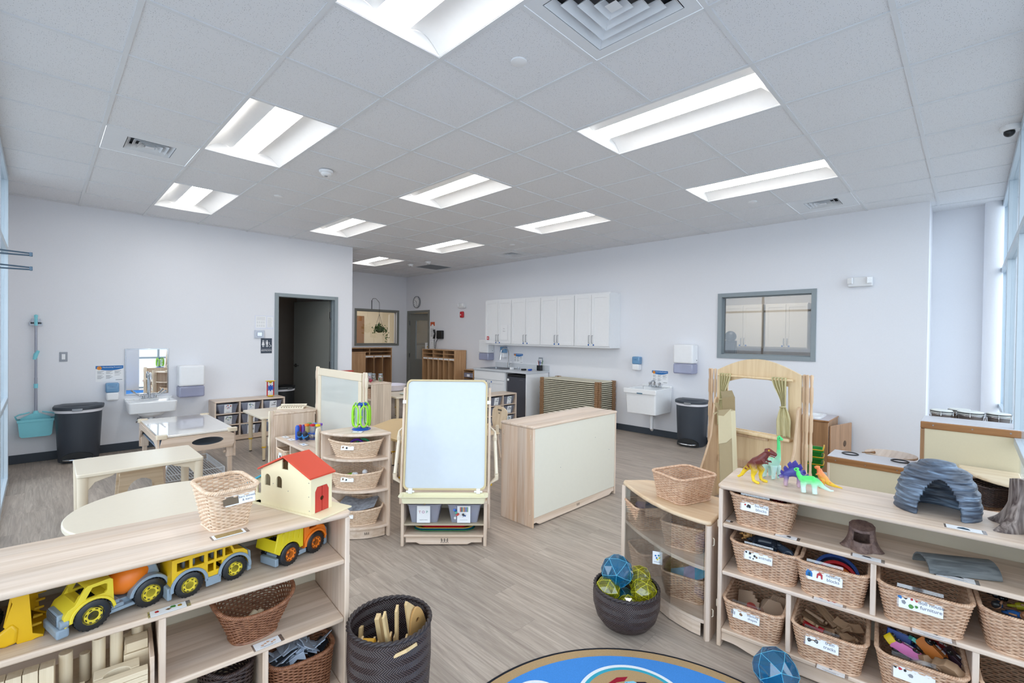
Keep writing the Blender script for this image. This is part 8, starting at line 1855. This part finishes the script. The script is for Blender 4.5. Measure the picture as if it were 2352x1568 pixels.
# jar cabinet
t = thing('jar_cabinet','wooden cabinet end with glass jars on top near the left wall end','cabinet',(3.755,5.49,0),0)
MB().box(-0.004,0.35,-0.004,1.2,0.77,0.79).build('top',Wy,t,bev=0.006,segs=3); MB().box(0.01,0.345,0.0,0.018,0,0.77).build('side_panel',wood('maple_end','e3d0ba','cdb79f','z',strip=0.1,strip_axis='x',sv=0.1),t,bev=0.003); MB().box(0.01,0.345,1.178,1.196,0,0.77).build('side_panel',Wz,t)
for z in (0.1,0.33,0.55): MB().box(0.01,0.335,0.018,1.178,z-0.018,z).build('shelf',Wy,t)
MB().box(0.337,0.345,0.018,1.178,0.05,0.77).build('back_panel',BACKP,t)
wicker_basket('shelf_basket','wicker basket in the side opening of the jar cabinet',(3.93,5.75,0.551),-pi/2,0.3,0.26,0.14,0.85,0.04,'rect',WK,0.0)
for k,(x,y,c1,c2,lb) in enumerate(((3.87,5.93,'c86a9a','2f7fc0','glass jar of pink and blue bits, leftmost on the jar cabinet'),(3.90,5.80,'b02a4a','8a2040','glass jar with dark red bits, second from the left on the jar cabinet'),(4.0,5.98,'e8e0d0','6a7a50','glass jar at the back of the jar cabinet'),(3.985,5.84,'e0d0a8','3a5a70','glass jar of mixed bits in the middle of the jar cabinet'),(4.06,5.75,'3aa84a','e07a8a','glass jar of green and pink bits, rightmost on the jar cabinet'))):
    j = thing('glass_jar',lb,'jar',(x,y,0.79),0,'glass jars on the cabinet')
    MB().lathe([(0.032,0),(0.038,0.006),(0.038,0.085),(0.03,0.1),(0.03,0.108)],24).build('glass_body',clear('jar_glass',(0.93,0.96,0.98,1),0.12,alpha=0.08),j,smooth='auto'); MB().cyl((0,0,0.106),(0,0,0.122),0.032,24).build('lid',plain('grey_jar_lid','9fa9b2',0.3,0.6),j,bev=0.002)
    g = random.Random(k); mbs = [MB(),MB()]
    for i in range(40): mbs[i % 2].ball(g.uniform(-0.022,0.022),g.uniform(-0.022,0.022),0.008+0.075*i/40,0.008,6)
    for i_,mb in enumerate(mbs): o = mb.build('filling',plain('bits_'+(c1,c2)[i_],(c1,c2)[i_],0.5),j,smooth=True); o['kind'] = 'stuff'
t = thing('red_heart_tin','dark red lump toy before the jars on the cabinet','toy',(3.86,5.70,0.79),0)
MB().ball(0,0,0.022,0.022,14).ball(0.02,0.005,0.03,0.018,14).build('body',plain('raspberry','9c2440',0.4),t,smooth=True)
t = thing('stacking_toy','red and yellow slotted toy on the far end of the jar cabinet','toy',(3.82,6.45,0.79),0)
MB().box(-0.1,0.1,-0.06,0.06,0.0,0.06).build('base',YEL2,t,bev=0.006); MB().prism([(-0.11,-0.07),(0.11,-0.06),(0.12,0.07),(-0.1,0.06)],0.12,0.14).build('red_top',plain('toy_red2','b8382c',0.4),t,bev=0.004); MB().box(-0.07,-0.03,-0.03,0.03,0.06,0.12).box(0.03,0.08,-0.03,0.03,0.06,0.12).build('prong',YEL2,t,bev=0.003)
# ------------------------------------------------------------ puppet theatre
tz = R(-101); TFO = Vector((4.93,0.92,0))
def TP(u,n,z): return TFO+Vector((-0.1908*u+0.9816*n,-0.9816*u-0.1908*n,z))
THW = wood('theatre_birch','e6cda6','d6b88e','z',strip=2,sv=0.0); THE = wood('theatre_edge','dcc0a0','c9a583','z',strip=0.03,sv=0.1)
t = thing('puppet_theatre','wooden puppet theatre with arched top and tied curtains','puppet theatre',TFO,tz)
n = 16; top = [(0.06+0.76*i/n,1.225+0.12*sin(pi*i/n)) for i in range(n+1)]
outer = [(0.06,0.12)]+top+[(0.82,0.12)]
pan = MB().prism_y(outer,-0.009,0.009).build('arched_panel',THW,t)
m2 = 14; op = [(0.23,0.69),(0.20,0.72),(0.175,0.85),(0.165,1.10)]+[(0.165+0.55*i/m2,1.12+0.055*sin(pi*i/m2)) for i in range(m2+1)]+[(0.715,1.10),(0.72,0.85),(0.715,0.72),(0.70,0.69)]
cut(pan,MB().prism_y(op,-0.05,0.05))
MB().box(0.16,0.76,-0.07,0.02,0.655,0.683).build('ledge',THW,t,bev=0.01,segs=3); MB().box(0.27,0.56,-0.026,-0.009,0.625,0.648).build('card_rail',THE,t,bev=0.003)
MB().box(0.09,0.80,-0.024,-0.009,0.34,0.41).build('cross_rail',THE,t,bev=0.006)
MB().cyl((0.09,-0.04,1.178),(0.765,-0.04,1.178),0.011,14).build('curtain_rod',THW,t,smooth='auto')
for u in (0.0,0.86):
    s = 1
    for k,(du,r0) in enumerate(((0.0,0.016),(0.03,0.014),(0.055,0.014))):
        z_ = []; rr_ = []; h_ = 1.235
        for q in (0,0.38,0.62,0.86,1.09): z_ += [q,q+0.03,q+0.05,q+0.13,q+0.15]; rr_ += [r0,r0,r0*0.7,r0*0.7,r0]
        z_ = [q for q in z_ if q < h_-0.02]; rr_ = rr_[:len(z_)]
        MB().tube([(u+du-0.02,(0.0 if k != 1 else -0.016),q) for q in z_+[h_-0.008,h_]],rr_+[r0,r0*0.5],10).build('post_slat',THE,t,smooth='auto')
    u0 = 0.065 if u == 0 else 0.815
    pr = [(0.0,0.95),(-0.03,0.965),(-0.06,0.94),(-0.075,0.8),(-0.11,0.6),(-0.2,0.42),(-0.27,0.3),(-0.28,0.15),(-0.3,0.0),(0.0,0.0)]
    MB().prism_x([(y,z) for y,z in pr],u0-0.011,u0+0.011).build('foot_wing',THE,t,bev=0.006,segs=3)
    MB().prism_x([(-y,z*0.6) for y,z in pr],u0-0.011,u0+0.011).build('foot_wing',THE,t,bev=0.006,segs=3)
# curtains: pleated cloth gathered at a tie
def curtain(u0,u1,ztop,ztie,utie,zbot,ub0,ub1,m):
    nx,nz = 40,44; vs = []
    for j in range(nz+1):
        z = ztop+(zbot-ztop)*j/nz
        if z > ztie:
            q = (ztop-z)/(ztop-ztie); s = q*q*(3-2*q); a = u0+(utie-0.012-u0)*s; b = u1+(utie+0.022-u1)*s
        else:
            q = (ztie-z)/(ztie-zbot); s = min(1,q*2.2)**0.6; a = utie-0.012+(ub0-utie+0.012)*s; b = utie+0.022+(ub1-utie-0.022)*s
        for i in range(nx+1):
            x = a+(b-a)*i/nx; amp = 0.014*(0.5+0.8*abs(z-ztie)) + (0.007 if z > ztie else 0.004); vs.append((x,-0.05+amp*sin(i/nx*pi*(9 if z > ztie else 5)+z*3)+0.003*sin(i*1.3+z*30),z))
    fs = [(j*(nx+1)+i,j*(nx+1)+i+1,(j+1)*(nx+1)+i+1,(j+1)*(nx+1)+i) for j in range(nz) for i in range(nx)]
    o = MB().add(vs,fs).build('curtain',m,t,smooth=True); s_ = o.modifiers.new('s','SOLIDIFY'); s_.thickness = 0.002
    MB().tube([(utie-0.02,-0.06,ztie-0.004),(utie+0.005,-0.072,ztie),(utie+0.028,-0.06,ztie+0.004)],0.006,8).build('tie_band',m,o,smooth=True)
CURT = plain('khaki_tie_dye_cloth','cfc59a',0.85,noise=0.22,nscale=9,spec=0.1)
curtain(0.115,0.225,1.20,0.95,0.13,0.70,0.09,0.18,CURT); curtain(0.60,0.72,1.20,0.95,0.695,0.695,0.64,0.765,CURT)
MB().box(0.07,0.81,-0.007,0.007,0.02,0.12).build('bottom_rail',THW,t,bev=0.003)
# cardboard box leaning against it
t = thing('cardboard_box','long open cardboard box leaning against the puppet theatre','box',TP(0.44,-0.40,0.0)+Vector((0,0,0.0)))
KR = plain('kraft_cardboard','b09f7e',0.8,noise=0.06,nscale=20); KD = plain('kraft_inside','a08d6a',0.85)
up = (TP(0.235,-0.14,0.93)-TP(0.44,-0.40,0.0)).normalized(); xr = Vector((-0.1908,-0.9816,0)).normalized(); yr = up.cross(xr).normalized(); xr = yr.cross(up).normalized()
t.rotation_euler = Matrix((xr,yr,up)).transposed().to_euler()
L_,w_,d_ = 0.92,0.062,0.036
mb = MB()
for (a,b,c_,e) in ((-w_,w_,-d_,-d_+0.003),(-w_,w_,d_-0.003,d_),(-w_,-w_+0.003,-d_,d_),(w_-0.003,w_,-d_,d_)): mb.box(a,b,c_,e,0.012,L_)
mb.box(-w_,w_,-d_,d_,0.012,0.015); mb.build('carton',KR,t)
MB().add([(-w_,d_,L_),(w_,d_,L_),(w_,d_+0.004,L_+0.13),(-w_,d_+0.004,L_+0.13),(-w_,d_+0.003,L_),(w_,d_+0.003,L_),(w_,d_+0.007,L_+0.13),(-w_,d_+0.007,L_+0.13)],[(0,1,2,3),(7,6,5,4),(0,4,5,1),(1,5,6,2),(2,6,7,3),(3,7,4,0)]).build('end_flap',KD,t)
MB().add([(-w_,d_+0.004,L_+0.13),(w_,d_+0.004,L_+0.13),(w_-0.006,d_-0.03,L_+0.185),(-w_+0.01,d_-0.03,L_+0.185)],[(0,1,2,3)]).build('end_flap',KR,t)
MB().add([(-w_,-d_,L_),(-w_,d_,L_),(-w_-0.035,d_-0.005,L_+0.09),(-w_-0.045,-d_+0.01,L_+0.07)],[(0,1,2,3)]).build('side_flap',KD,t)
MB().add([(-w_-0.001,-d_,L_-0.02),(-w_-0.001,-d_+0.03,L_),(-w_-0.05,-d_-0.0,L_-0.025),(-w_-0.03,-d_-0.02,L_-0.05)],[(0,1,2,3)]).build('side_flap',KR,t)
MB().prism_y([(-w_+0.002,L_-0.31),(w_*0.2,L_-0.30),(w_,L_-0.26),(w_+0.0005,L_),(-w_*0.1,L_-0.06),(-w_+0.002,L_-0.05)],-d_-0.004,-d_-0.0005).build('torn_liner',plain('pale_kraft','d3c7a6',0.8),t)
MB().prism_x([(-d_-0.003,0.02),(d_,0.02),(d_,L_),(-d_-0.003,L_-0.02)],w_+0.0003,w_+0.003).build('torn_liner',plain('pale_kraft','d3c7a6',0.8),t)
# ------------------------------------------------------------ curved shelf with clear front
t = thing('curved_shelf','curved wooden shelf with clear front panel left of the right play shelf','shelf',(0,0,0))
arc = [(2.915,0.685),(2.86,0.615),(2.809,0.542),(2.758,0.463),(2.715,0.384),(2.682,0.305),(2.658,0.231),(2.645,0.15),(2.640,0.09),(2.643,0.045)]
top = arc+[(2.66,0.025),(3.03,0.065),(3.06,0.09),(3.08,0.56),(3.06,0.60),(2.95,0.70)]
MB().prism(top,0.58,0.602).build('top',wood('maple_fan','e9cfae','d3ae84','y',strip=0.12,strip_axis='x',sv=0.12),t,bev=0.009,segs=4)
def inset(P,d):
    cx_ = sum(p[0] for p in P)/len(P); cy_ = sum(p[1] for p in P)/len(P); out = []
    for x,y in P: v = Vector((cx_-x,cy_-y)); v.normalize(); out.append((x+v.x*d,y+v.y*d))
    return out
for z in (0.365,0.093): MB().prism(inset(top,0.02),z-0.02,z).build('shelf',Wy,t,bev=0.003)
MB().box(2.905,2.925,0.66,0.69,0,0.58).build('side_panel',Wz,t,bev=0.003)
MB().add([(2.92,0.675,0),(3.06,0.58,0),(3.07,0.597,0),(2.93,0.692,0),(2.92,0.675,0.58),(3.06,0.58,0.58),(3.07,0.597,0.58),(2.93,0.692,0.58)],[(0,3,2,1),(4,5,6,7),(0,1,5,4),(1,2,6,5),(2,3,7,6),(3,0,4,7)]).build('side_panel',Wz,t)
MB().add([(2.655,0.045,0),(2.66,0.025,0),(3.04,0.065,0),(3.035,0.085,0),(2.655,0.045,0.58),(2.66,0.025,0.58),(3.04,0.065,0.58),(3.035,0.085,0.58)],[(0,1,2,3),(7,6,5,4),(0,4,5,1),(1,5,6,2),(2,6,7,3),(3,7,4,0)]).build('side_panel',Wz,t)
MB().box(3.055,3.065,0.08,0.58,0.05,0.58).build('back_panel',BACKP,t)
n = len(arc); fr_in = inset(arc+[(3.06,0.09),(3.06,0.6)],0.012)[:n]; fr2 = inset(arc+[(3.06,0.09),(3.06,0.6)],0.016)[:n]
MB().prism(fr_in+fr2[::-1],0.095,0.578).build('clear_front',clear('clear_acrylic_front',(0.97,0.98,0.98,1),0.03,0.05),t)
k1 = inset(arc+[(3.06,0.09),(3.06,0.6)],0.03)[:n]; k2 = inset(arc+[(3.06,0.09),(3.06,0.6)],0.045)[:n]
MB().prism(k1+k2[::-1],0.006,0.073).build('kick_board',Wy,t)
MB().tube([(2.652,0.04,0.0),(2.652,0.04,0.58)],0.014,4).build('front_post',Wz,t)
for z in (0.14,0.5): MB().tube([(2.668,0.022,z-0.02),(2.67,0.016,z-0.015),(2.67,0.016,z+0.015),(2.668,0.022,z+0.02)],0.003,6).build('connector',LAMP,t,smooth=True)
sg = thing('ball_sign','small card with blue and yellow dots behind the clear front of the curved shelf','card',(2.70,0.335,0.30),R(-68+0))
MB().box(-0.026,0.026,-0.002,0,-0.035,0.035).build('card',PAPER,sg)
for dx,dz,m_ in ((-0.01,0.012,BLUEINK),(0.006,0.015,plain('teal_ink','2a8aa0',0.5)),(-0.004,0.0,BLUEINK),(0.01,0.002,plain('lemon_ink','d9cf3a',0.5)),(0.0,-0.008,plain('lemon_ink','d9cf3a',0.5))): MB().cyl((dx,-0.002,dz),(dx,-0.0026,dz),0.005,12).build('dot',m_,sg)
MB().box(-0.018,0.018,-0.0026,-0.002,-0.023,-0.021).build('text_lines',INKG,sg)
wicker_basket('wicker_basket','square wicker basket standing on the curved shelf',(2.905,0.285,0.603),R(-19.6),0.29,0.24,0.145,0.84,0.045,'rect',WK,0.0,None)
for k,(x,y,w,l,hh_,rz_) in enumerate(((2.93,0.33,0.05,0.10,0.05,0.4),(2.85,0.27,0.06,0.12,0.03,-0.3),(2.97,0.24,0.04,0.08,0.03,0.9))):
    o = MB().box(-l/2,l/2,-w/2,w/2,0,hh_).build('wooden_block',plain('tan_block','d9b27e',0.5),None,bev=0.003); o.location = (x,y,0.612+0.02*(k % 2)); o.rotation_euler = (0.15*k,0,rz_); tag(o,('tall','long','small')[k]+' tan wooden block in the square wicker basket','wooden block')
for k,(x,y,z,rz_,lb) in enumerate(((2.94,0.52,0.366,R(-38),'wicker basket at the upper left inside the curved shelf'),(2.84,0.235,0.366,R(-80),'wicker basket at the upper right inside the curved shelf'),(2.95,0.5,0.094,R(-38),'wicker basket at the lower left inside the curved shelf'),(2.84,0.225,0.094,R(-80),'wicker basket of picture books at the lower right inside the curved shelf'))):
    wicker_basket('wicker_basket',lb,(x,y,z),rz_,0.24,0.21,0.135,0.82,0.04,'rect',WK,0.0,'wicker baskets inside the curved shelf')
for k,(x,y,z,c_,nm) in enumerate(((2.95,0.52,0.43,'4a3f8a','dark violet'),(2.96,0.47,0.43,'2f6fae','blue'))):
    o = MB().box(-0.09,0.09,-0.07,0.07,0,0.085).build('cloth_bundle',plain('cloth_'+nm.replace(' ','_'),c_,0.7),None,bev=0.02,segs=3); o.location = (x,y+(0.02 if k else -0.01),z-0.03-0.03*k); o.rotation_euler = (0.1,0.1,R(-38)); tag(o,nm+' folded cloth in the upper left basket of the curved shelf','cloth')
for k,(c_,nm) in enumerate((('9cc4e0','pale blue'),('c0b8d8','lilac'),('5aa8c8','turquoise'))):
    o = MB().box(-0.08,0.08,-0.055,0.055,0,0.006).build('picture_book',plain('book_'+nm.replace(' ','_'),c_,0.35,noise=0.4,nscale=30),None,bev=0.001); o.location = (2.83+0.005*k,0.24-0.03*k,0.19+0.016*k); o.rotation_euler = (R(25),R(-22-6*k),R(-80)); tag(o,nm+' picture book leaning in the lower right basket of the curved shelf','book')
# ------------------------------------------------------------ play kitchen behind the right shelf
TOPG = plain('grey_white_laminate','ccccd2',0.3)
t = thing('play_stove','toy stove with cream back, brown trim and two black rings on top','toy stove',(4.98,-0.035,0))
# local y runs along world y negative: built directly
MB().box(0,0.31,-0.575,0,0.535,0.548).build('stove_top',TOPG,t,bev=0.003); MB().box(-0.006,0.014,-0.575,0.002,0.49,0.543).build('trim_band',WALy,t,bev=0.006,segs=3)
MB().box(0.0,0.014,-0.018,0.0,0.0,0.49).build('corner_post',Wz,t,bev=0.003); MB().box(0.004,0.01,-0.575,-0.018,0.03,0.49).build('back_panel',plain('cream_kitchen_back','d3c8ab',0.6,noise=0.04,nscale=150),t); MB().box(0.014,0.31,-0.014,0.0,0,0.535).build('side_panel',WAL,t,bev=0.003); MB().box(0.014,0.31,-0.575,-0.561,0,0.535).build('side_panel',WAL,t,bev=0.003); MB().box(0.296,0.31,-0.561,-0.014,0.04,0.53).build('oven_door',WAL,t,bev=0.003)
for y in (-0.13,-0.46): MB().torus(0.055,0.006,0.2,y,0.551,36,8).build('burner_ring',BLACK,t,smooth=True)
for y in (-0.06,-0.26,-0.46): MB().cyl((-0.008,y,0.515),(-0.004,y,0.515),0.004,8).build('screw',STEEL,t)
t = thing('play_fridge','tall toy kitchen unit with cream back and brown trim at the right edge','toy fridge',(5.02,-0.625,0))
MB().box(0,0.35,-0.52,0,0.905,0.92).build('unit_top',TOPG,t,bev=0.003); MB().box(-0.006,0.016,-0.52,0.002,0.862,0.915).build('trim_band',WALy,t,bev=0.006,segs=3)
MB().box(-0.003,0.016,-0.022,0.002,0,0.86).build('corner_post',WAL,t,bev=0.003); MB().box(0.003,0.01,-0.52,-0.022,0.03,0.862).build('back_panel',plain('cream_kitchen_back','d3c8ab',0.6),t); MB().box(0.016,0.35,-0.014,0.0,0,0.905).build('side_panel',WAL,t,bev=0.003); MB().box(0.016,0.35,-0.52,-0.506,0,0.905).build('side_panel',WAL,t); MB().box(0.336,0.35,-0.506,-0.014,0.03,0.9).build('door',WAL,t)
for y in (-0.07,-0.28,-0.47): MB().cyl((-0.009,y,0.892),(-0.005,y,0.892),0.005,10).build('screw',STEEL,t)
t = thing('drum_stand','wooden box carrying bongo drums behind the tall toy kitchen unit','stand',(5.65,-0.86,0))
MB().box(-0.26,0.3,-0.28,0.24,0,0.745).build('body',Wz,t,bev=0.004); MB().box(-0.265,0.305,-0.285,0.245,0.745,0.765).build('top',Wx,t,bev=0.006)
def drum(label,x,y,r,h=0.19):
    t = thing('bongo_drum',label,'drum',(x,y,0.765),0,'bongo drums behind the toy kitchen')
    MB().lathe([(r*0.8,0),(r*0.92,h*0.5),(r,h*0.95)],32).build('drum_body',plain('grey_brown_drum','6f6763',0.35,noise=0.2,nscale=20),t,smooth='auto'); MB().lathe([(r*1.02,h*0.9),(r*1.05,h),(r*0.98,h+0.006),(0,h+0.006)],32).build('drum_head',plain('drum_skin','dfe3df',0.4),t,smooth='auto')
    MB().torus(r*1.07,0.004,0,0,h*0.97,36,6).build('rim_ring',BLACK,t,smooth=True); MB().torus(r*1.07,0.0035,0,0,h*0.86,36,6).build('hoop',CHROME,t,smooth=True)
    for k in range(5): a = 2*pi*k/5+0.6; MB().tube([(r*1.1*cos(a),r*1.1*sin(a),h*0.97),(r*1.13*cos(a),r*1.13*sin(a),h*0.8),(r*1.0*cos(a),r*1.0*sin(a),h*0.4)],0.003,6).build('tension_rod',CHROME,t,smooth=True)
drum('leftmost bongo drum with pale head',5.53,-0.725,0.066); drum('bongo drum half hidden at the back of the four',5.72,-0.83,0.066); drum('large middle bongo drum with pale head',5.60,-0.895,0.076); drum('rightmost bongo drum with pale head',5.64,-1.055,0.066)
t = thing('play_sink','brown toy kitchen sink cabinet with open door against the right wall','toy sink',(6.5,0.235,0))
MB().box(0,0.53,0,0.5,0.0,0.60).build('body',WAL,t,bev=0.004); MB().box(-0.01,0.535,-0.008,0.505,0.60,0.618).build('sink_top',WALx,t,bev=0.005); MB().box(0.0,0.525,0.0,0.5,0.618,0.620).build('laminate_top',plain('grey_rose_laminate','bdb6bb',0.35),t)
o_ = rrect(0.2,0.17,0.07,6,0.26,0.26); i_ = rrect(0.17,0.14,0.06,6,0.26,0.26); n = len(o_)
MB().add([(x,y,0.621) for x,y in o_]+[(x,y,0.634) for x,y in o_]+[(x,y,0.636) for x,y in i_]+[(x,y,0.6225) for x,y in i_],[(k*n+j,k*n+(j+1) % n,(k+1)*n+(j+1) % n,(k+1)*n+j) for k in range(3) for j in range(n)]+[tuple(range(3*n,4*n))]).build('white_basin',PORC,t,smooth='auto')
MB().box(0.1,0.13,0.42,0.45,0.62,0.65).build('black_knob',BLACK,t,bev=0.003)
dr = MB().at(0.02,-0.004,0,R(-14)).box(0,0.5,-0.018,0,0.03,0.56).build('door',wood('warm_brown_door','b58c6a','97714f','z',strip=0.2,sv=0.05),t,bev=0.005)
MB().at(0.02,-0.004,0,R(-14)).lathe([(0.001,0),(0.001,0.001)],8).cyl((0.33,-0.0185,0.33),(0.33,-0.0165,0.33),0.036,24).build('finger_hole',plain('dark_brown_hole','5a4330',0.7),dr)
t = thing('basket_stand','low brown stand under the green toy baskets','stand',(5.62,0.2,0))
MB().box(-0.13,0.2,-0.12,0.14,0,0.185).build('body',WAL,t,bev=0.004); MB().box(-0.135,0.205,-0.125,0.145,0.185,0.2).build('top',plain('pale_grey_top','cfd3d6',0.4),t,bev=0.003)
for k in range(3):
    tb = thing('toy_shopping_basket',('bottom','middle','top')[k]+' green toy shopping basket with yellow handle in the stack of three','toy basket',(5.62,0.2,0.2+0.07*k),R(10),'stacked green toy shopping baskets'); GRB = plain('green_basket_plastic','1f9a3a',0.35)
    b_ = rrect(0.085,0.06,0.02,4); tp = rrect(0.105,0.08,0.025,4); lp = rrect(0.118,0.092,0.03,4); ti = rrect(0.1,0.075,0.022,4); bi = rrect(0.082,0.057,0.02,4); n = len(b_)
    MB().add([(x,y,0) for x,y in b_]+[(x,y,0.115) for x,y in tp]+[(x,y,0.11) for x,y in lp]+[(x,y,0.125) for x,y in lp]+[(x,y,0.125) for x,y in ti]+[(x,y,0.004) for x,y in bi],[(q*n+j,q*n+(j+1) % n,(q+1)*n+(j+1) % n,(q+1)*n+j) for q in range(5) for j in range(n)]+[tuple(range(n))[::-1],tuple(range(5*n,6*n))]).build('basket_body',GRB,tb,smooth='auto')
    MB().tube([(-0.11,-0.085,0.13),(-0.05,-0.09,0.135+0.02*(k == 2)),(0.05,-0.09,0.135+0.02*(k == 2)),(0.11,-0.085,0.13)],0.006,8).tube([(-0.11,0.085,0.13),(0.11,0.085,0.13)],0.006,8).tube([(-0.11,-0.085,0.13),(-0.11,0.085,0.13)],0.006,8).build('handle',YEL2,tb,smooth=True)
t = thing('round_play_table','small round pale wood table behind the toy stove','table',(5.72,-0.385,0))
MB().cyl((0,0,0.48),(0,0,0.5),0.19,48).build('tabletop',Wx,t,bev=0.006,segs=3)
for a in (0.8,2.4,3.9,5.5): MB().cyl((0.13*cos(a),0.13*sin(a),0),(0.11*cos(a),0.11*sin(a),0.48),0.014,12).build('leg',Wz,t,smooth='auto')
t = thing('wooden_spoon','brown wooden spoon lying on the small round table','spoon',(5.585,-0.235,0.505),R(-50))
MB().tube([(-0.05,0,0.0),(0.02,0,0.004),(0.06,0,0.006)],[0.004,0.005,0.012],8).build('spoon_body',WAL,t,smooth='auto')
# curved shelf at the right edge with two baskets
t = thing('curved_top_shelf','pale curved shelf with two baskets before the tall toy kitchen unit','shelf',(0,0,0))
P = [(5.0,-0.835),(4.93,-0.84),(4.84,-0.865),(4.76,-0.905),(4.68,-0.955),(4.62,-1.01),(4.585,-1.06),(4.57,-1.14),(5.0,-1.14)]
MB().prism(P,0.605,0.63).build('top',wood('pale_maple','ecdcc2','dcc6a5','y',strip=0.3,sv=0.03),t,bev=0.009,segs=3)
for z in (0.36,0.09): MB().prism(inset(P,0.02),z-0.018,z).build('shelf',Wy,t,bev=0.002)
MB().box(4.985,5.0,-1.14,-0.84,0,0.605).build('back_panel',Wzy,t); MB().box(4.57,4.985,-1.14,-1.125,0,0.605).build('side_panel',Wz,t)
wicker_basket('wicker_basket','dark brown wicker basket on the curved shelf at the right edge',(4.83,-1.0,0.43),R(-50),0.24,0.22,0.13,0.85,0.04,'rect',WKD,0.0,None)
t2 = wicker_basket('wicker_basket','natural wicker basket with label below the dark one at the right edge',(4.73,-0.99,0.361),R(-50),0.3,0.16,0.06,0.85,0.04,'rect',WK,0.0,None)
basket_label(t2,'',0.1,0.04,-0.02,-0.083,0.035,-0.2,[(INK,blob(-0.5,0.1,0.2,5,2)),(INK,blob(0.2,0.1,0.2,5,3))],hook=False)
# ------------------------------------------------------------ kitchen seen through window_2
for k,(y0,y1) in enumerate(((2.9,2.15),(2.1,1.35),(1.3,0.55))):
    w = y0-y1; t = thing('far_cabinet','cream upper cabinet %s behind the right wall window' % ['left','middle','right'][k],'cabinet',(10.98,(y0+y1)/2,1.35),-pi/2,'cabinets behind the right wall window')
    MB().box(-w/2+0.001,w/2-0.001,-0.31,0,0,0.9).build('body',plain('cream_cabinet','ddd6c6',0.4),t)
    for s in (-1,1):
        mb = MB(); x0,x1 = (-w/2+0.006,-0.0025) if s < 0 else (0.0025,w/2-0.006); shaker_door(mb,x0,x1,0.03,0.88,-0.312); dd = mb.build('door',plain('cream_cabinet','ddd6c6',0.4),t); pull(s*0.03,-0.332,0.07,dd); MB().cyl((s*0.06,-0.3325,0.05),(s*0.06,-0.334,0.05),0.016,16).build('blue_dot_sticker',plain('blue_sticker','1c5fae',0.5),dd)
t = thing('far_dark_object','black unit behind the left of the right wall window','phone',(9.9,2.35,1.22),-pi/2)  # dark object of unsettled identity, built as a box and ball
MB().box(-0.1,0.1,-0.06,0.06,0.0,0.3).ball(0,-0.02,0.38,0.11,16).build('body',BLACK,t,bev=0.01,smooth='auto')
t.location = (9.9,2.5,0); 
MB().box(-0.25,0.25,-0.2,0.2,0,1.2).build('stand',plain('grey_counter_wall','9a948c',0.6),t)
for o in [c for c in children(t) if c.name.startswith('body')]: o.location = (0,0,1.2)
portal_ = None
def room_lamp(x,y,z,sx,sy,w,nm):
    l = bpy.data.lights.new(nm,'AREA'); l.shape = 'RECTANGLE'; l.size = sx; l.size_y = sy; l.energy = w; l.color = (1,0.93,0.85); o = bpy.data.objects.new(nm,l); o.location = (x,y,z); C.objects.link(o)
room_lamp(9.2,2.0,3.0,1.2,1.2,38,'kitchen_room_light'); room_lamp(6.2,11.0,2.85,1.2,0.6,28,'next_room_light')
